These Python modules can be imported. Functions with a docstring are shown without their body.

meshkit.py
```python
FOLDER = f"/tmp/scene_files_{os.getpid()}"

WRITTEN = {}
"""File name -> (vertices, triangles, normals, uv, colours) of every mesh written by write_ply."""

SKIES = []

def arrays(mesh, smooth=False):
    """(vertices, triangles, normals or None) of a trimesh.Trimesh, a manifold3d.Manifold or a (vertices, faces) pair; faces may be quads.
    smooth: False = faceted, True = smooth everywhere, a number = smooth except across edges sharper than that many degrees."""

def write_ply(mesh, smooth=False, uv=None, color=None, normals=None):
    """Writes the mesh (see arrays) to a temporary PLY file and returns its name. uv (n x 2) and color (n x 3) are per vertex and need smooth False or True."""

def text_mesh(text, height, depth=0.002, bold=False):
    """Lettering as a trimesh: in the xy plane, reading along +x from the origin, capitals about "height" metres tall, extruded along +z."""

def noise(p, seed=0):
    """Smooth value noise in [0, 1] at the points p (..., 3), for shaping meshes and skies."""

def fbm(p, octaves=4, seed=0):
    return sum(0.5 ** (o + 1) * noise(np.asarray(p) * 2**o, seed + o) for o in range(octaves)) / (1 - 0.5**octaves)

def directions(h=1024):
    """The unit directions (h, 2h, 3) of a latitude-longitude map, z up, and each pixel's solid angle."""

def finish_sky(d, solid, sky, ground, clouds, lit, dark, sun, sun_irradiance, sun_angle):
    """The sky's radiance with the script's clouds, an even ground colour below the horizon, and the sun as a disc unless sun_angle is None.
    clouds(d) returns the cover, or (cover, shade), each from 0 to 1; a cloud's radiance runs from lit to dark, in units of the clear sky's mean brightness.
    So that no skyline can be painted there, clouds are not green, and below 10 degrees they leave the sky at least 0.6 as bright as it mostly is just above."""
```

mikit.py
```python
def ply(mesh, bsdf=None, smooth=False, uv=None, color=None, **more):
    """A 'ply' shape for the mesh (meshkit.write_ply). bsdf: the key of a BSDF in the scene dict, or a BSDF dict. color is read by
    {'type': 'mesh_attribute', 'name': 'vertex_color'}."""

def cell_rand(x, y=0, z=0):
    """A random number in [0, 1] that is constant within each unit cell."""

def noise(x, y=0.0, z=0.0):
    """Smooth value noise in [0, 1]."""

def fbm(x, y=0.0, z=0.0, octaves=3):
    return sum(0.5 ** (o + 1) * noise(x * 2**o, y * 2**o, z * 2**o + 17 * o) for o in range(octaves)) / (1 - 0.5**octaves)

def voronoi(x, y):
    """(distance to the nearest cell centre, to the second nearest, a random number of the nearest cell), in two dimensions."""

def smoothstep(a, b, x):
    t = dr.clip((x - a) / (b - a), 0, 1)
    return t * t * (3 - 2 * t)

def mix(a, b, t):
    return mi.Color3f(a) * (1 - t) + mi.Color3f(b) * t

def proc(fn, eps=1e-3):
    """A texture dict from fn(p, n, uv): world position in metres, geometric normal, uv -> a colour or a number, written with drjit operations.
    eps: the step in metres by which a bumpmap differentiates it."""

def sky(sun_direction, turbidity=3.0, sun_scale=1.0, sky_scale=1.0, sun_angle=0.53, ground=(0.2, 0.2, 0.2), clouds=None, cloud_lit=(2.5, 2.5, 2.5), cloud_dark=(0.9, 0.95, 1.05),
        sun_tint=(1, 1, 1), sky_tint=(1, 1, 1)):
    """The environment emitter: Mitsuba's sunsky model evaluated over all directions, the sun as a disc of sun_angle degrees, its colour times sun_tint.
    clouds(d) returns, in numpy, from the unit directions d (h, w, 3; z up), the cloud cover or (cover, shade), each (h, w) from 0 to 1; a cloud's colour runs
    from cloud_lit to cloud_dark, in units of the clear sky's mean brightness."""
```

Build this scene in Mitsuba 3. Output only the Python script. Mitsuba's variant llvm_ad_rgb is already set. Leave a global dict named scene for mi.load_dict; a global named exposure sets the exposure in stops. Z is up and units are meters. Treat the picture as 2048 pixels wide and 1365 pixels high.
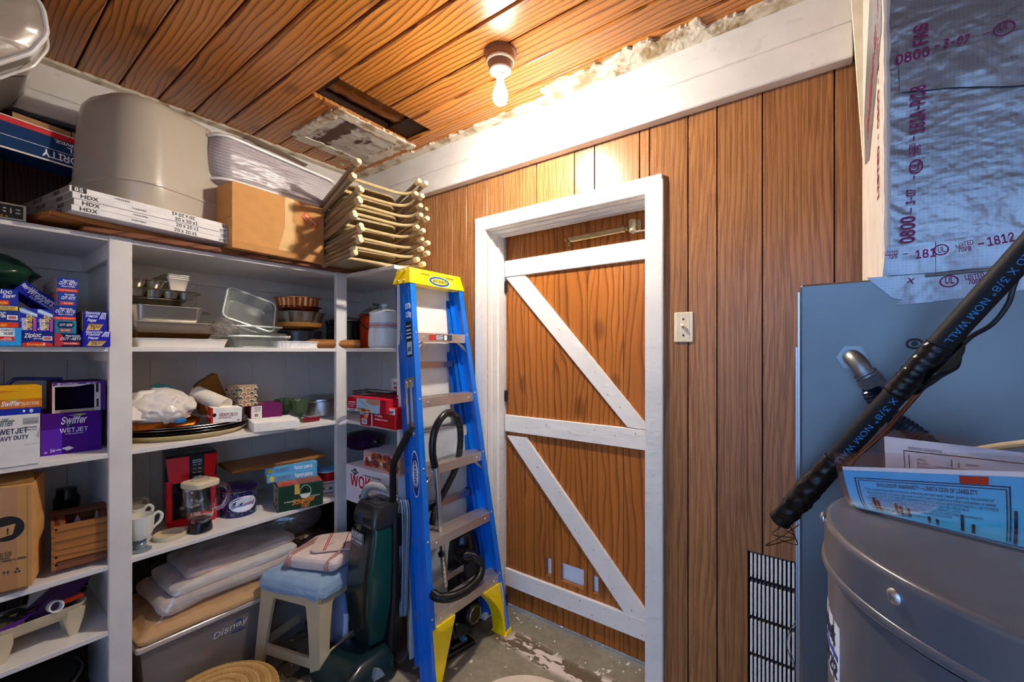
import math, random
import numpy as np, trimesh, drjit as dr, mitsuba as mi
import mikit, meshkit
from mikit import noise, fbm, voronoi, smoothstep, mix, cell_rand
from shapely.geometry import Polygon, Point, box as sbox
from manifold3d import Manifold

T = mi.ScalarTransform4f
scene, labels = {}, {}
rnd = random.Random(7)

# ------------------------------------------------------------------ camera, sky, exposure
F, CX, HY, EYE = 851.0, 1024.0, 704.0, 1.40            # focal length and principal point in pixels of the 2048 x 1365 frame
SN, CS = 626 / math.hypot(626, 851), 851 / math.hypot(626, 851)
FWD, RGT = np.array([-SN, CS, 0.0]), np.array([CS, SN, 0.0])
CAM = np.array([0.0, 0.0, EYE])
scene['camera'] = {'type': 'perspective', 'fov': 2 * math.degrees(math.atan(1024 / F)), 'fov_axis': 'x', 'near_clip': 0.02, 'far_clip': 200.0,
                   'principal_point_offset_y': -(HY - 682.5) / 1365.0,
                   'to_world': T().look_at(origin=CAM.tolist(), target=(CAM + FWD).tolist(), up=[0, 0, 1])}
scene['sky'] = mikit.sky((0.25, 0.75, 0.85), turbidity=2.5, sun_scale=0.05, sky_scale=1.0, sky_tint=(0.80, 0.96, 1.22), ground=(0.3, 0.3, 0.3))
scene['sky']['scale'] = 1.7
BULB = 330.0
exposure = 2.7


def ray(px, py): return FWD + RGT * (px - CX) / F + np.array([0, 0, 1.0]) * (HY - py) / F
def onX(px, py, x): r = ray(px, py); return CAM + r * (x / r[0])
def onY(px, py, y): r = ray(px, py); return CAM + r * (y / r[1])
def onZ(px, py, z): r = ray(px, py); return CAM + r * ((z - EYE) / r[2])
def onD(px, py, d): return CAM + ray(px, py) * d


# ------------------------------------------------------------------ materials
def lin(c):
    c = np.asarray(c, float) / 255.0
    return np.where(c <= 0.04045, c / 12.92, ((c + 0.055) / 1.055) ** 2.4)


def hexc(c):
    if isinstance(c, str):
        c = c.lstrip('#')
        return tuple(int(c[i:i + 2], 16) for i in (0, 2, 4))
    return tuple(int(round(x)) for x in c)


def L(c): return mi.Color3f(*[float(x) for x in lin(hexc(c))])
def rgb(c): return {'type': 'rgb', 'value': [float(x) for x in lin(hexc(c))]}


def unpack(uv):
    u = dr.floor(uv.x + 0.5); b = dr.floor(uv.y + 0.5)
    r = dr.floor(u / 256.0); g = u - r * 256.0
    return mi.Color3f(*[dr.power(dr.maximum(c, 0) / 255.0, 2.2) for c in (r, g, b)])


def flat(p, n, uv): return unpack(uv)
def worn(p, n, uv):
    k = fbm(p.x * 23, p.y * 23, p.z * 23, 3)
    return unpack(uv) * (0.86 + 0.28 * k)


def mat(key, base, rough=0.5, spec=0.4, metal=0.0, bump=None, bscale=0.001, two=True, eps=1e-3, **kw):
    d = {'type': 'principled', 'base_color': base if isinstance(base, dict) else mikit.proc(base), 'roughness': rough if not callable(rough) else mikit.proc(rough), 'metallic': metal, **kw}
    if not metal: d['specular'] = spec
    if bump is not None:
        d = {'type': 'bumpmap', 'scale': bscale, 'bump_texture': mikit.proc(bump, eps), 'nested': d}
    scene[key] = {'type': 'twosided', 'nested': d} if two else d


mat('m_paint', flat, 0.55, 0.3)
mat('m_gloss', flat, 0.22, 0.5)
mat('m_worn', worn, 0.6, 0.25)
mat('m_metal', flat, 0.28, metal=1.0)
mat('m_dull', worn, 0.45, metal=1.0)
scene['m_glass'] = {'type': 'thindielectric', 'int_ior': 1.52}
scene['m_solidglass'] = {'type': 'dielectric', 'int_ior': 1.5}
scene['m_film'] = {'type': 'thindielectric', 'int_ior': 1.55}
scene['m_cloudy'] = {'type': 'blendbsdf', 'weight': 0.22, 'bsdf_0': {'type': 'thindielectric', 'int_ior': 1.5},
                     'bsdf_1': {'type': 'twosided', 'nested': {'type': 'principled', 'base_color': rgb('cdbba9'), 'roughness': 0.3, 'specular': 0.5}}}
scene['m_dish'] = {'type': 'blendbsdf', 'weight': 0.12, 'bsdf_0': {'type': 'thindielectric', 'int_ior': 1.6},
                   'bsdf_1': {'type': 'twosided', 'nested': {'type': 'principled', 'base_color': rgb('dfe5da'), 'roughness': 0.15, 'specular': 0.8}}}
scene['m_greenglass'] = {'type': 'blendbsdf', 'weight': 0.4, 'bsdf_0': {'type': 'thindielectric', 'int_ior': 1.5, 'specular_transmittance': rgb('9fb896')},
                         'bsdf_1': {'type': 'twosided', 'nested': {'type': 'principled', 'base_color': rgb('6a8560'), 'roughness': 0.12, 'specular': 0.6}}}


def wave(p, n, uv): return fbm(p.x * 60, p.y * 60, p.z * 60, 2)


def whitewash(p, n, uv):
    k = fbm(p.x * 9, p.y * 9, p.z * 9, 4)
    spot = smoothstep(0.70, 0.76, fbm(p.x * 31 + 5, p.y * 31, p.z * 31, 3))
    return mix(mix(L('e7e5e1'), L('d6d3cd'), k), L('a79f92'), spot * 0.15)


def brush(p, n, uv): return fbm(p.x * 14, p.y * 14, p.z * 90, 3) + 0.8 * smoothstep(0.6, 0.7, fbm(p.x * 25, p.y * 25, p.z * 25, 3))


mat('m_white', whitewash, 0.5, 0.35, bump=brush, bscale=0.0012)


def shelfpaint(p, n, uv):
    k = fbm(p.x * 8, p.y * 8, p.z * 8, 4)
    return mix(L('e2dfda'), L('cfcbc5'), k)


mat('m_shelf', shelfpaint, 0.45, 0.35, bump=lambda p, n, uv: fbm(p.x * 40, p.y * 40, p.z * 40, 3), bscale=0.0006)


def grain(u, v, ring, warp, seed=0.0):
    """Rings of a sawn board: contour lines of a field stretched along the grain (u along, v across, in metres)."""
    w = fbm(u * 1.7 + seed, v * 7.0, 3.3, 3)
    f = v * ring + w * warp
    t = f - dr.floor(f)
    return smoothstep(0.35, 0.97, t) * smoothstep(0.0, 0.04, 1.0 - t), fbm(u * 6, v * 240, 1.0, 2)


def knots(u, v):
    d1, d2, w = voronoi(u * 2.2, v * 4.1)
    return smoothstep(0.16, 0.05, d1) * dr.select(w > 0.55, 1.0, 0.0)


def wood_fn(light, mid, dark, ring, warp, fine=0.35, knot=0.0, tint=0.0):
    a, b, c = L(light), L(mid), L(dark)
    def fn(p, n, uv):
        g, f = grain(uv.x, uv.y, ring, warp)
        col = mix(mix(a, b, g), c, smoothstep(0.6, 1.0, g) * 0.75)
        col = col * (1 - fine * 0.5 + fine * f) * (0.8 + 0.4 * fbm(uv.x * 0.9 + 9, uv.y * 3, 7.0, 2))
        if knot:
            col = mix(col, c * 0.5, knots(uv.x, uv.y) * knot)
        if tint:
            col = col * (1 - tint * 0.5 + tint * cell_rand(dr.floor(uv.x / 20.0), 3, 5))
        return col
    return fn


_pa, _pb, _pc = L('a9764a'), L('8a5a35'), L('6a4026')


def panel_fn(p, n, uv):
    u, v = uv.x, uv.y
    w = fbm(u * 1.1, v * 5.0, 3.3, 3); t = v * 46 + w * 7.0; t = t - dr.floor(t)
    ring = smoothstep(0.3, 0.95, t) * (1 - smoothstep(0.95, 1.0, t))
    pore = smoothstep(0.42, 0.75, fbm(u * 9, v * 420, 1.0, 3))
    col = mix(mix(_pa, _pb, ring * 0.75), _pc, pore * 0.6)
    return col * (0.85 + 0.3 * fbm(u * 0.9 + 9, v * 3, 7.0, 2)) * (0.92 + 0.16 * cell_rand(dr.floor(u / 20.0), 3, 5))


mat('m_ceilwood', wood_fn('b8752f', '965622', '5e2e10', 46, 5.0, 0.4, 0.45, 0.3), 0.33, 0.5)
mat('m_panel', panel_fn, 0.3, 0.4)
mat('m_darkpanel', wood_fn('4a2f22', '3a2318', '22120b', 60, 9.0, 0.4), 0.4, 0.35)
mat('m_doorwood', wood_fn('aa6429', '985821', '74401a', 30, 5.0, 0.3, 0.5, 0.35), 0.38, 0.4)
mat('m_prop_wood', wood_fn('a96d34', '98602b', '74471f', 40, 4.0, 0.3), 0.45, 0.35)
mat('m_old_wood', wood_fn('7a4a2e', '6a3d24', '4a2817', 40, 4.0, 0.4), 0.6, 0.25)


def concrete(p, n, uv):
    k = fbm(p.x * 5, p.y * 5, 1.0, 4); s = fbm(p.x * 60, p.y * 60, 4.0, 3)
    c = mix(L('9a917c'), L('746b57'), k) * (0.85 + 0.3 * s)
    c = mix(c, L('6f5f42'), smoothstep(0.52, 0.7, fbm(p.x * 3 + 8, p.y * 3, 2.0, 4)) * 0.55)
    strip = smoothstep(0.075, 0.03, dr.abs(p.y - 1.66 + 0.05 * (fbm(p.x * 6, 1.0, 1.0, 3) - 0.5)))
    bits = smoothstep(0.47, 0.53, fbm(p.x * 16, p.y * 34, 9.0, 4))
    c = mix(c, L('5e4c31'), strip * 0.8)
    c = mix(c, L('d8c9bb'), strip * bits * smoothstep(-1.3, -1.2, p.x))
    flecks = smoothstep(0.79, 0.81, fbm(p.x * 38, p.y * 38, 5.0, 3))
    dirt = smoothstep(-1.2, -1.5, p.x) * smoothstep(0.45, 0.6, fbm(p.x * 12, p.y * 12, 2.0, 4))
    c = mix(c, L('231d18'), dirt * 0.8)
    return mix(c, L('d9d2c8'), flecks)


mat('m_concrete', concrete, 0.7, 0.3, bump=lambda p, n, uv: fbm(p.x * 30, p.y * 30, 1.0, 4), bscale=0.004)


def plaster(p, n, uv):
    k = fbm(p.x * 22, p.y * 22, p.z * 22, 4)
    return mix(L('d9d0bd'), L('a08a68'), smoothstep(0.45, 0.72, k))


mat('m_plaster', plaster, 0.8, 0.2, bump=lambda p, n, uv: fbm(p.x * 55, p.y * 55, p.z * 55, 4), bscale=0.012)


def patchpaint(p, n, uv):
    k = fbm(p.x * 9, p.y * 16, 1.0, 4); s = fbm(p.x * 60, p.y * 20, 3.0, 3)
    edge = dr.maximum(dr.abs((p.x + 2.055) / 0.2), dr.abs((p.y - 1.34) / 0.2))
    m = smoothstep(0.45, 0.62, k + 0.25 * edge + 0.25 * (p.y - 1.34) / 0.2 + 0.15 * (s - 0.5))
    return mix(L('5d4339'), mix(L('cfccc8'), L('b3a58f'), s), m)


mat('m_patch', patchpaint, 0.7, 0.3, bump=lambda p, n, uv: fbm(p.x * 40, p.y * 25, 1.0, 3), bscale=0.006)


def cardboard(p, n, uv):
    k = fbm(p.x * 30, p.y * 30, p.z * 30, 3)
    return unpack(uv) * (0.9 + 0.2 * k)


mat('m_card', cardboard, 0.75, 0.2)


def fuzz(p, n, uv): return fbm(p.x * 170, p.y * 170, p.z * 170, 2) + 0.8 * fbm(p.x * 35, p.y * 35, p.z * 35, 2)


mat('m_cloth', worn, 0.9, 0.1, bump=fuzz, bscale=0.004, sheen=0.6)


def crinkle(p, n, uv):
    a = p.x + p.y
    return fbm(a * 18, p.z * 40, 1.0, 3) + 0.35 * fbm(a * 90, p.z * 90, 2.0, 2)


def scrim(p):
    a = (p.x + p.y) / 0.0058; b = p.z / 0.0058
    ga = dr.abs(a - dr.floor(a) - 0.5); gb = dr.abs(b - dr.floor(b) - 0.5)
    return dr.maximum(smoothstep(0.44, 0.5, ga), smoothstep(0.44, 0.5, gb))


def foilc(p, n, uv):
    k = fbm((p.x + p.y) * 7, p.z * 7, 1.0, 4)
    return mix(mix(L('b2b5ba'), L('82858b'), k), L('d6d9dc'), scrim(p) * 0.45)


mat('m_foil', foilc, 0.36, metal=0.7, bump=crinkle, bscale=0.0028)
mat('m_foilsmooth', foilc, 0.36, metal=0.7, bump=lambda p, n, uv: fbm((p.x + p.y) * 30, p.z * 30, 1.0, 3), bscale=0.004)


def kraft(p, n, uv):
    k = fbm(p.y * 20, p.z * 12, 1.0, 4)
    s = scrim(p)
    yel = smoothstep(1.95, 2.15, p.z)
    return mix(mix(mix(L('e6ddd2'), L('cfc0b0'), k), L('ded2c4'), s * 0.5), L('d9cfae'), yel * 0.0)


mat('m_jacket', kraft, 0.5, 0.4)


def galv(p, n, uv):
    k = fbm(p.x * 6, p.y * 6, p.z * 3, 4)
    return mix(L('7d8184'), L('64686c'), k)


mat('m_galv', galv, 0.36, metal=0.8, bump=lambda p, n, uv: fbm(p.x * 3, p.y * 3, p.z * 3, 2), bscale=0.02)


def scratch(p, n, uv):
    k = fbm(p.x * 300, p.y * 20, p.z * 20, 2)
    return 0.16 + 0.14 * k


mat('m_heater', lambda p, n, uv: L('565558') * (0.92 + 0.16 * fbm(p.x * 40, p.y * 40, p.z * 40, 2)), scratch, 0.6, clearcoat=0.5, clearcoat_gloss=0.9)
scene['m_bulb'] = {'type': 'diffuse', 'reflectance': rgb('ffffff')}


# ------------------------------------------------------------------ mesh helpers
def cat(*ms):
    ms = [m for m in (ms[0] if len(ms) == 1 and isinstance(ms[0], (list, tuple)) else ms)]
    return trimesh.util.concatenate([trimesh.Trimesh(m.vertices, m.faces, process=False) for m in ms])


def box(x0, x1, y0, y1, z0, z1, ch=0.0):
    x0, x1 = sorted((x0, x1)); y0, y1 = sorted((y0, y1)); z0, z1 = sorted((z0, z1))
    ch = min(ch, (x1 - x0) * .45, (y1 - y0) * .45, (z1 - z0) * .45)
    if ch <= 0:
        m = trimesh.creation.box((x1 - x0, y1 - y0, z1 - z0)); m.apply_translation(((x0 + x1) / 2, (y0 + y1) / 2, (z0 + z1) / 2)); return m
    lo, hi = np.array([x0, y0, z0]), np.array([x1, y1, z1])
    pts = []
    for s in np.ndindex(2, 2, 2):
        for k in range(3):
            p = np.where(np.array(s) == 0, lo + ch, hi - ch); p[k] = (lo, hi)[s[k]][k]; pts.append(p)
    return trimesh.convex.convex_hull(np.array(pts))


def hull(pts): return trimesh.convex.convex_hull(np.asarray(pts, float))


def mv(m, *, t=None, rz=0, rx=0, ry=0, M=None, s=None):
    m = m.copy()
    if s is not None: m.apply_scale(s)
    R = trimesh.transformations
    if rx: m.apply_transform(R.rotation_matrix(math.radians(rx), [1, 0, 0]))
    if ry: m.apply_transform(R.rotation_matrix(math.radians(ry), [0, 1, 0]))
    if rz: m.apply_transform(R.rotation_matrix(math.radians(rz), [0, 0, 1]))
    if M is not None: m.apply_transform(M)
    if t is not None: m.apply_translation(t)
    return m


def frame(o, u, v):
    u = np.asarray(u, float); v = np.asarray(v, float)
    u = u / np.linalg.norm(u); v = v - u * (u @ v); v = v / np.linalg.norm(v)
    M = np.eye(4); M[:3, 0], M[:3, 1], M[:3, 2], M[:3, 3] = u, v, np.cross(u, v), o
    return M


def tube(pts, r, n=10, closed=False):
    p = np.asarray(pts, float); k = len(p)
    r = np.broadcast_to(np.asarray(r, float), (k,))
    t = np.gradient(p, axis=0) if not closed else np.roll(p, -1, 0) - np.roll(p, 1, 0)
    t /= np.linalg.norm(t, axis=1, keepdims=True) + 1e-12
    a = np.cross(t[0], [0, 0, 1.0]);
    if np.linalg.norm(a) < 0.1: a = np.cross(t[0], [1.0, 0, 0])
    a /= np.linalg.norm(a); A = [a]
    for i in range(1, k):
        a = A[-1] - t[i] * (A[-1] @ t[i]); A.append(a / np.linalg.norm(a))
    A = np.array(A); B = np.cross(t, A)
    ang = np.arange(n) * 2 * math.pi / n
    v = (p[:, None] + r[:, None, None] * (np.cos(ang)[None, :, None] * A[:, None] + np.sin(ang)[None, :, None] * B[:, None])).reshape(-1, 3)
    f = []
    rng = k if closed else k - 1
    for i in range(rng):
        for j in range(n):
            a0, a1 = i * n + j, i * n + (j + 1) % n
            b0, b1 = ((i + 1) % k) * n + j, ((i + 1) % k) * n + (j + 1) % n
            f += [[a0, a1, b1], [a0, b1, b0]]
    if not closed:
        c0, c1 = len(v), len(v) + 1
        v = np.vstack([v, p[0], p[-1]])
        for j in range(n):
            f += [[c0, (j + 1) % n, j], [c1, (k - 1) * n + j, (k - 1) * n + (j + 1) % n]]
    return trimesh.Trimesh(v, f, process=False)


def smooth_path(pts, n=8, closed=False):
    p = np.asarray(pts, float); k = len(p); out = []
    g = lambda i: p[i % k] if closed else p[min(max(i, 0), k - 1)]
    for i in range(k if closed else k - 1):
        a, b, c, d = g(i - 1), g(i), g(i + 1), g(i + 2)
        for j in range(n):
            t = j / n
            out.append(0.5 * (2 * b + (c - a) * t + (2 * a - 5 * b + 4 * c - d) * t * t + (-a + 3 * b - 3 * c + d) * t ** 3))
    if not closed: out.append(p[-1])
    return np.array(out)


def cyl(p0, p1, r, r2=None, n=20): return tube([p0, p1], [r, r if r2 is None else r2], n)


def lathe(prof, n=32, at=(0, 0, 0)):
    """Turned body from (radius, height) pairs; open ends are closed to the axis."""
    prof = [tuple(q) for q in prof]; pr = np.array(prof, float)
    ang = np.arange(n) * 2 * math.pi / n
    v = np.stack([pr[:, None, 0] * np.cos(ang), pr[:, None, 0] * np.sin(ang), np.repeat(pr[:, 1:2], n, 1)], -1).reshape(-1, 3)
    f = []
    for i in range(len(pr) - 1):
        for j in range(n):
            a0, a1, b0, b1 = i * n + j, i * n + (j + 1) % n, (i + 1) * n + j, (i + 1) * n + (j + 1) % n
            if pr[i, 0] > 1e-9: f.append([a0, a1, b1])
            if pr[i + 1, 0] > 1e-9: f.append([a0, b1, b0])
    m = trimesh.Trimesh(v, f, process=False)
    m.apply_translation(at)
    return m


def prism(pts, depth, M=None):
    poly = pts if isinstance(pts, Polygon) else Polygon(pts)
    m = trimesh.creation.extrude_polygon(poly.buffer(0) if not poly.is_valid else poly, depth, engine='earcut')
    if M is not None: m.apply_transform(M)
    return m


def rrect(w, h, r, n=4):
    """Rounded rectangle centred on the origin, as a list of points."""
    out = []
    for cx, cy, a0 in ((w / 2 - r, h / 2 - r, 0), (-w / 2 + r, h / 2 - r, 90), (-w / 2 + r, -h / 2 + r, 180), (w / 2 - r, -h / 2 + r, 270)):
        for k in range(n + 1):
            a = math.radians(a0 + 90 * k / n); out.append((cx + r * math.cos(a), cy + r * math.sin(a)))
    return np.array(out)


def loft(rings, cap0=True, cap1=True):
    """Skin over closed rings (each an (n, 3) array)."""
    n = len(rings[0]); v = np.vstack(rings); f = []
    for i in range(len(rings) - 1):
        for j in range(n):
            a0, a1, b0, b1 = i * n + j, i * n + (j + 1) % n, (i + 1) * n + j, (i + 1) * n + (j + 1) % n
            f += [[a0, a1, b1], [a0, b1, b0]]
    vs = [v]
    for flag, base, flip in ((cap0, 0, True), (cap1, (len(rings) - 1) * n, False)):
        if flag:
            c = len(v) + len(vs) - 1; vs.append(v[base:base + n].mean(0)[None])
            for j in range(n):
                tri = [c, base + j, base + (j + 1) % n]; f.append(tri[::-1] if flip else tri)
    return trimesh.Trimesh(np.vstack(vs), f, process=False)


def ringz(pts2, z): return np.column_stack([pts2, np.full(len(pts2), z)])


def rough(m, amp, freq, seed=0, sub=None):
    if sub:
        m = m.subdivide_to_size(sub) if hasattr(m, 'subdivide_to_size') else m
    m = trimesh.Trimesh(m.vertices, m.faces, process=True)
    n = m.vertex_normals
    v = m.vertices + n * ((meshkit.fbm(m.vertices * freq, 3, seed) - 0.5) * 2 * amp)[:, None]
    return trimesh.Trimesh(v, m.faces, process=False)


# ------------------------------------------------------------------ scene helpers
def newkey(key):
    if key not in TAKEN:
        TAKEN.add(key); return key
    k = 1
    while f'{key}_{k:03d}' in TAKEN: k += 1
    key = f'{key}_{k:03d}'; TAKEN.add(key); return key


TAKEN = set()


def put(key, mesh, m='m_paint', col=None, smooth=30, uv=None, label=None, **kw):
    """One entry of the scene. Returns its key."""
    key = newkey(key)
    if uv is not None:
        scene[key] = mikit.ply(mesh, m, smooth=smooth if isinstance(smooth, bool) else False, uv=uv, **kw)
    else:
        v, f, _ = meshkit.arrays(mesh, smooth)
        c = hexc(col or 'ffffff')
        scene[key] = mikit.ply((v, f), m, smooth=bool(smooth), uv=np.tile([c[0] * 256.0 + c[1], float(c[2])], (len(v), 1)), **kw)
    if label: labels[key] = {'label': label}
    return key


def thing(name, label, category, group=None, kind=None):
    """A thing whose parts follow: only its labels."""
    key = newkey(name)
    labels[key] = {'label': label, 'category': category}
    if group: labels[key]['group'] = group
    if kind: labels[key]['kind'] = kind
    return key


def single(name, label, category, mesh, m='m_paint', col=None, group=None, smooth=30, **kw):
    key = put(name, mesh, m, col, smooth, **kw)
    labels[key] = {'label': label, 'category': category}
    if group: labels[key]['group'] = group
    return key


def struct(name, mesh=None, m='m_white', col=None, label=None, uv=None, smooth=False):
    key = put(name, mesh, m, col, smooth, uv=uv) if mesh is not None else newkey(name)
    labels[key] = {'kind': 'structure'}
    if label: labels[key]['label'] = label
    return key


def planked(mesh, along, across, off=None):
    """uv in metres for wood: along the grain and across it, with a shift of its own for every board."""
    v, f, _ = meshkit.arrays(mesh, False)
    v = v[f].reshape(-1, 3); f = np.arange(len(v)).reshape(-1, 3)
    off = off or (20 * rnd.randrange(1, 40) + rnd.random(), rnd.random() * 4)
    third = np.cross(along, across)
    return (v, f), np.column_stack([v @ np.asarray(along, float) + off[0], v @ np.asarray(across, float) + 0.7 * (v @ third) + off[1]])


def board(key, mesh, m, along, across, label=None, off=None):
    me, uv = planked(mesh, along, across, off)
    return put(key, me, m, uv=uv, label=label)


AX, AY, AZ = np.eye(3)


def _text(s, h, bold=True, depth=0.0006):
    k = (s, bold)
    if k not in _TXT: _TXT[k] = meshkit.text_mesh(s, 1.0, 1.0, bold)
    m = _TXT[k].copy(); m.apply_scale([h, h, depth]); return m


_TXT = {}


def text_on(s, M, u, v, h, w=None, bold=True, slant=0.0, rot=0.0, depth=0.0006, centre=False):
    """Lettering lying on the plane of the matrix M at (u, v), h tall, squeezed to the width w."""
    m = _text(s, h, bold, depth)
    x0, x1 = m.bounds[0][0], m.bounds[1][0]
    if w: m.apply_scale([w / (x1 - x0), 1, 1]); x0, x1 = m.bounds[0][0], m.bounds[1][0]
    if centre: m.apply_translation([-(x0 + x1) / 2, 0, 0])
    if slant: m.vertices[:, 0] += slant * m.vertices[:, 1]
    if rot: m.apply_transform(trimesh.transformations.rotation_matrix(math.radians(rot), [0, 0, 1]))
    m.apply_translation([u, v, 0]); m.apply_transform(M)
    return m


class Carton:
    """A box with printed faces. Local x runs along the front to the right, y away from the viewer, z up; p is the front bottom left corner."""
    def __init__(s, name, p, yaw, w, h, d, col, label, cat_='box', group=None, m='m_card', tilt=0.0, roll=0.0, ch=0.0012, key=None, body='body'):
        R = trimesh.transformations
        s.M = R.translation_matrix(p) @ R.rotation_matrix(math.radians(yaw), [0, 0, 1]) @ R.rotation_matrix(math.radians(roll), [0, 1, 0]) @ R.rotation_matrix(math.radians(tilt), [1, 0, 0])
        s.w, s.h, s.d = w, h, d
        s.key = key or thing(name, label, cat_, group)
        s.pk = s.key + '__' + body if body else s.key
        if body: put(s.key + '__' + body, mv(box(0, w, 0, d, 0, h, ch), M=s.M), m, col)
        l = 0.0004
        s.face = {'f': s.M @ frame([0, -l * 0, 0], [1, 0, 0], [0, 0, 1]), 'l': s.M @ frame([0, d, 0], [0, -1, 0], [0, 0, 1]), 'r': s.M @ frame([w, 0, 0], [0, 1, 0], [0, 0, 1]),
                  't': s.M @ frame([0, 0, h], [1, 0, 0], [0, 1, 0])}
        s.size = {'f': (w, h), 'l': (d, h), 'r': (d, h), 't': (w, d)}

    def patch(s, face, pts, col, name='printed_panel', lift=0.0, m='m_paint', th=0.0005, label=None):
        W, H_ = s.size[face]
        if len(pts) == 4 and not hasattr(pts[0], '__len__'):
            a, b, c, d = pts; pts = [(a, b), (c, b), (c, d), (a, d)]
        q = [(u * W, v * H_) for u, v in pts]
        me = prism(q, th); me.apply_translation([0, 0, lift])
        return put(s.pk + '__' + name, mv(me, M=s.face[face]), m, col, label=label)

    def ell(s, face, u, v, ru, rv, col, name='printed_panel', lift=0.0, n=24):
        return s.patch(face, [(u + ru * math.cos(a), v + rv * math.sin(a)) for a in np.linspace(0, 2 * math.pi, n, endpoint=False)], col, name, lift)

    def text(s, face, lines, col, name='lettering', lift=0.0005, m='m_paint', **kw):
        """lines: (text, u, v, height, width or None) in fractions of the face."""
        W, H_ = s.size[face]; ms = []
        for ln in lines:
            t, u, v, h, w = ln[:5]; o = {**kw, **(ln[5] if len(ln) > 5 else {})}
            me = text_on(t, np.eye(4), u * W, v * H_, h * H_, w * W if w else None, **o); me.apply_translation([0, 0, lift]); ms.append(me)
        return put(s.pk + '__' + name, mv(cat(ms), M=s.face[face]), m, col, smooth=False)
# ------------------------------------------------------------------ the room
XL, YW, ZC = -2.54, 1.72, 2.55          # left wall, back wall, ceiling
XS, S1, S2, S3, S4 = -2.06, 1.815, 1.418, 1.038, 0.638   # front of the left shelves and the heights of their boards
DOORY = 1.876
DX0, DX1, DZ1 = -1.428, -0.585, 2.038
struct('floor', box(-2.7, 1.1, -0.62, 2.0, -0.12, 0.0), 'm_concrete', label='bare stained concrete floor with a strip of peeled paint by the door')
struct('ground', box(-30, 30, -30, 30, -0.2, -0.13), 'm_paint', 'c9c6bd', label='pale paving outside the storeroom')

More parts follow.
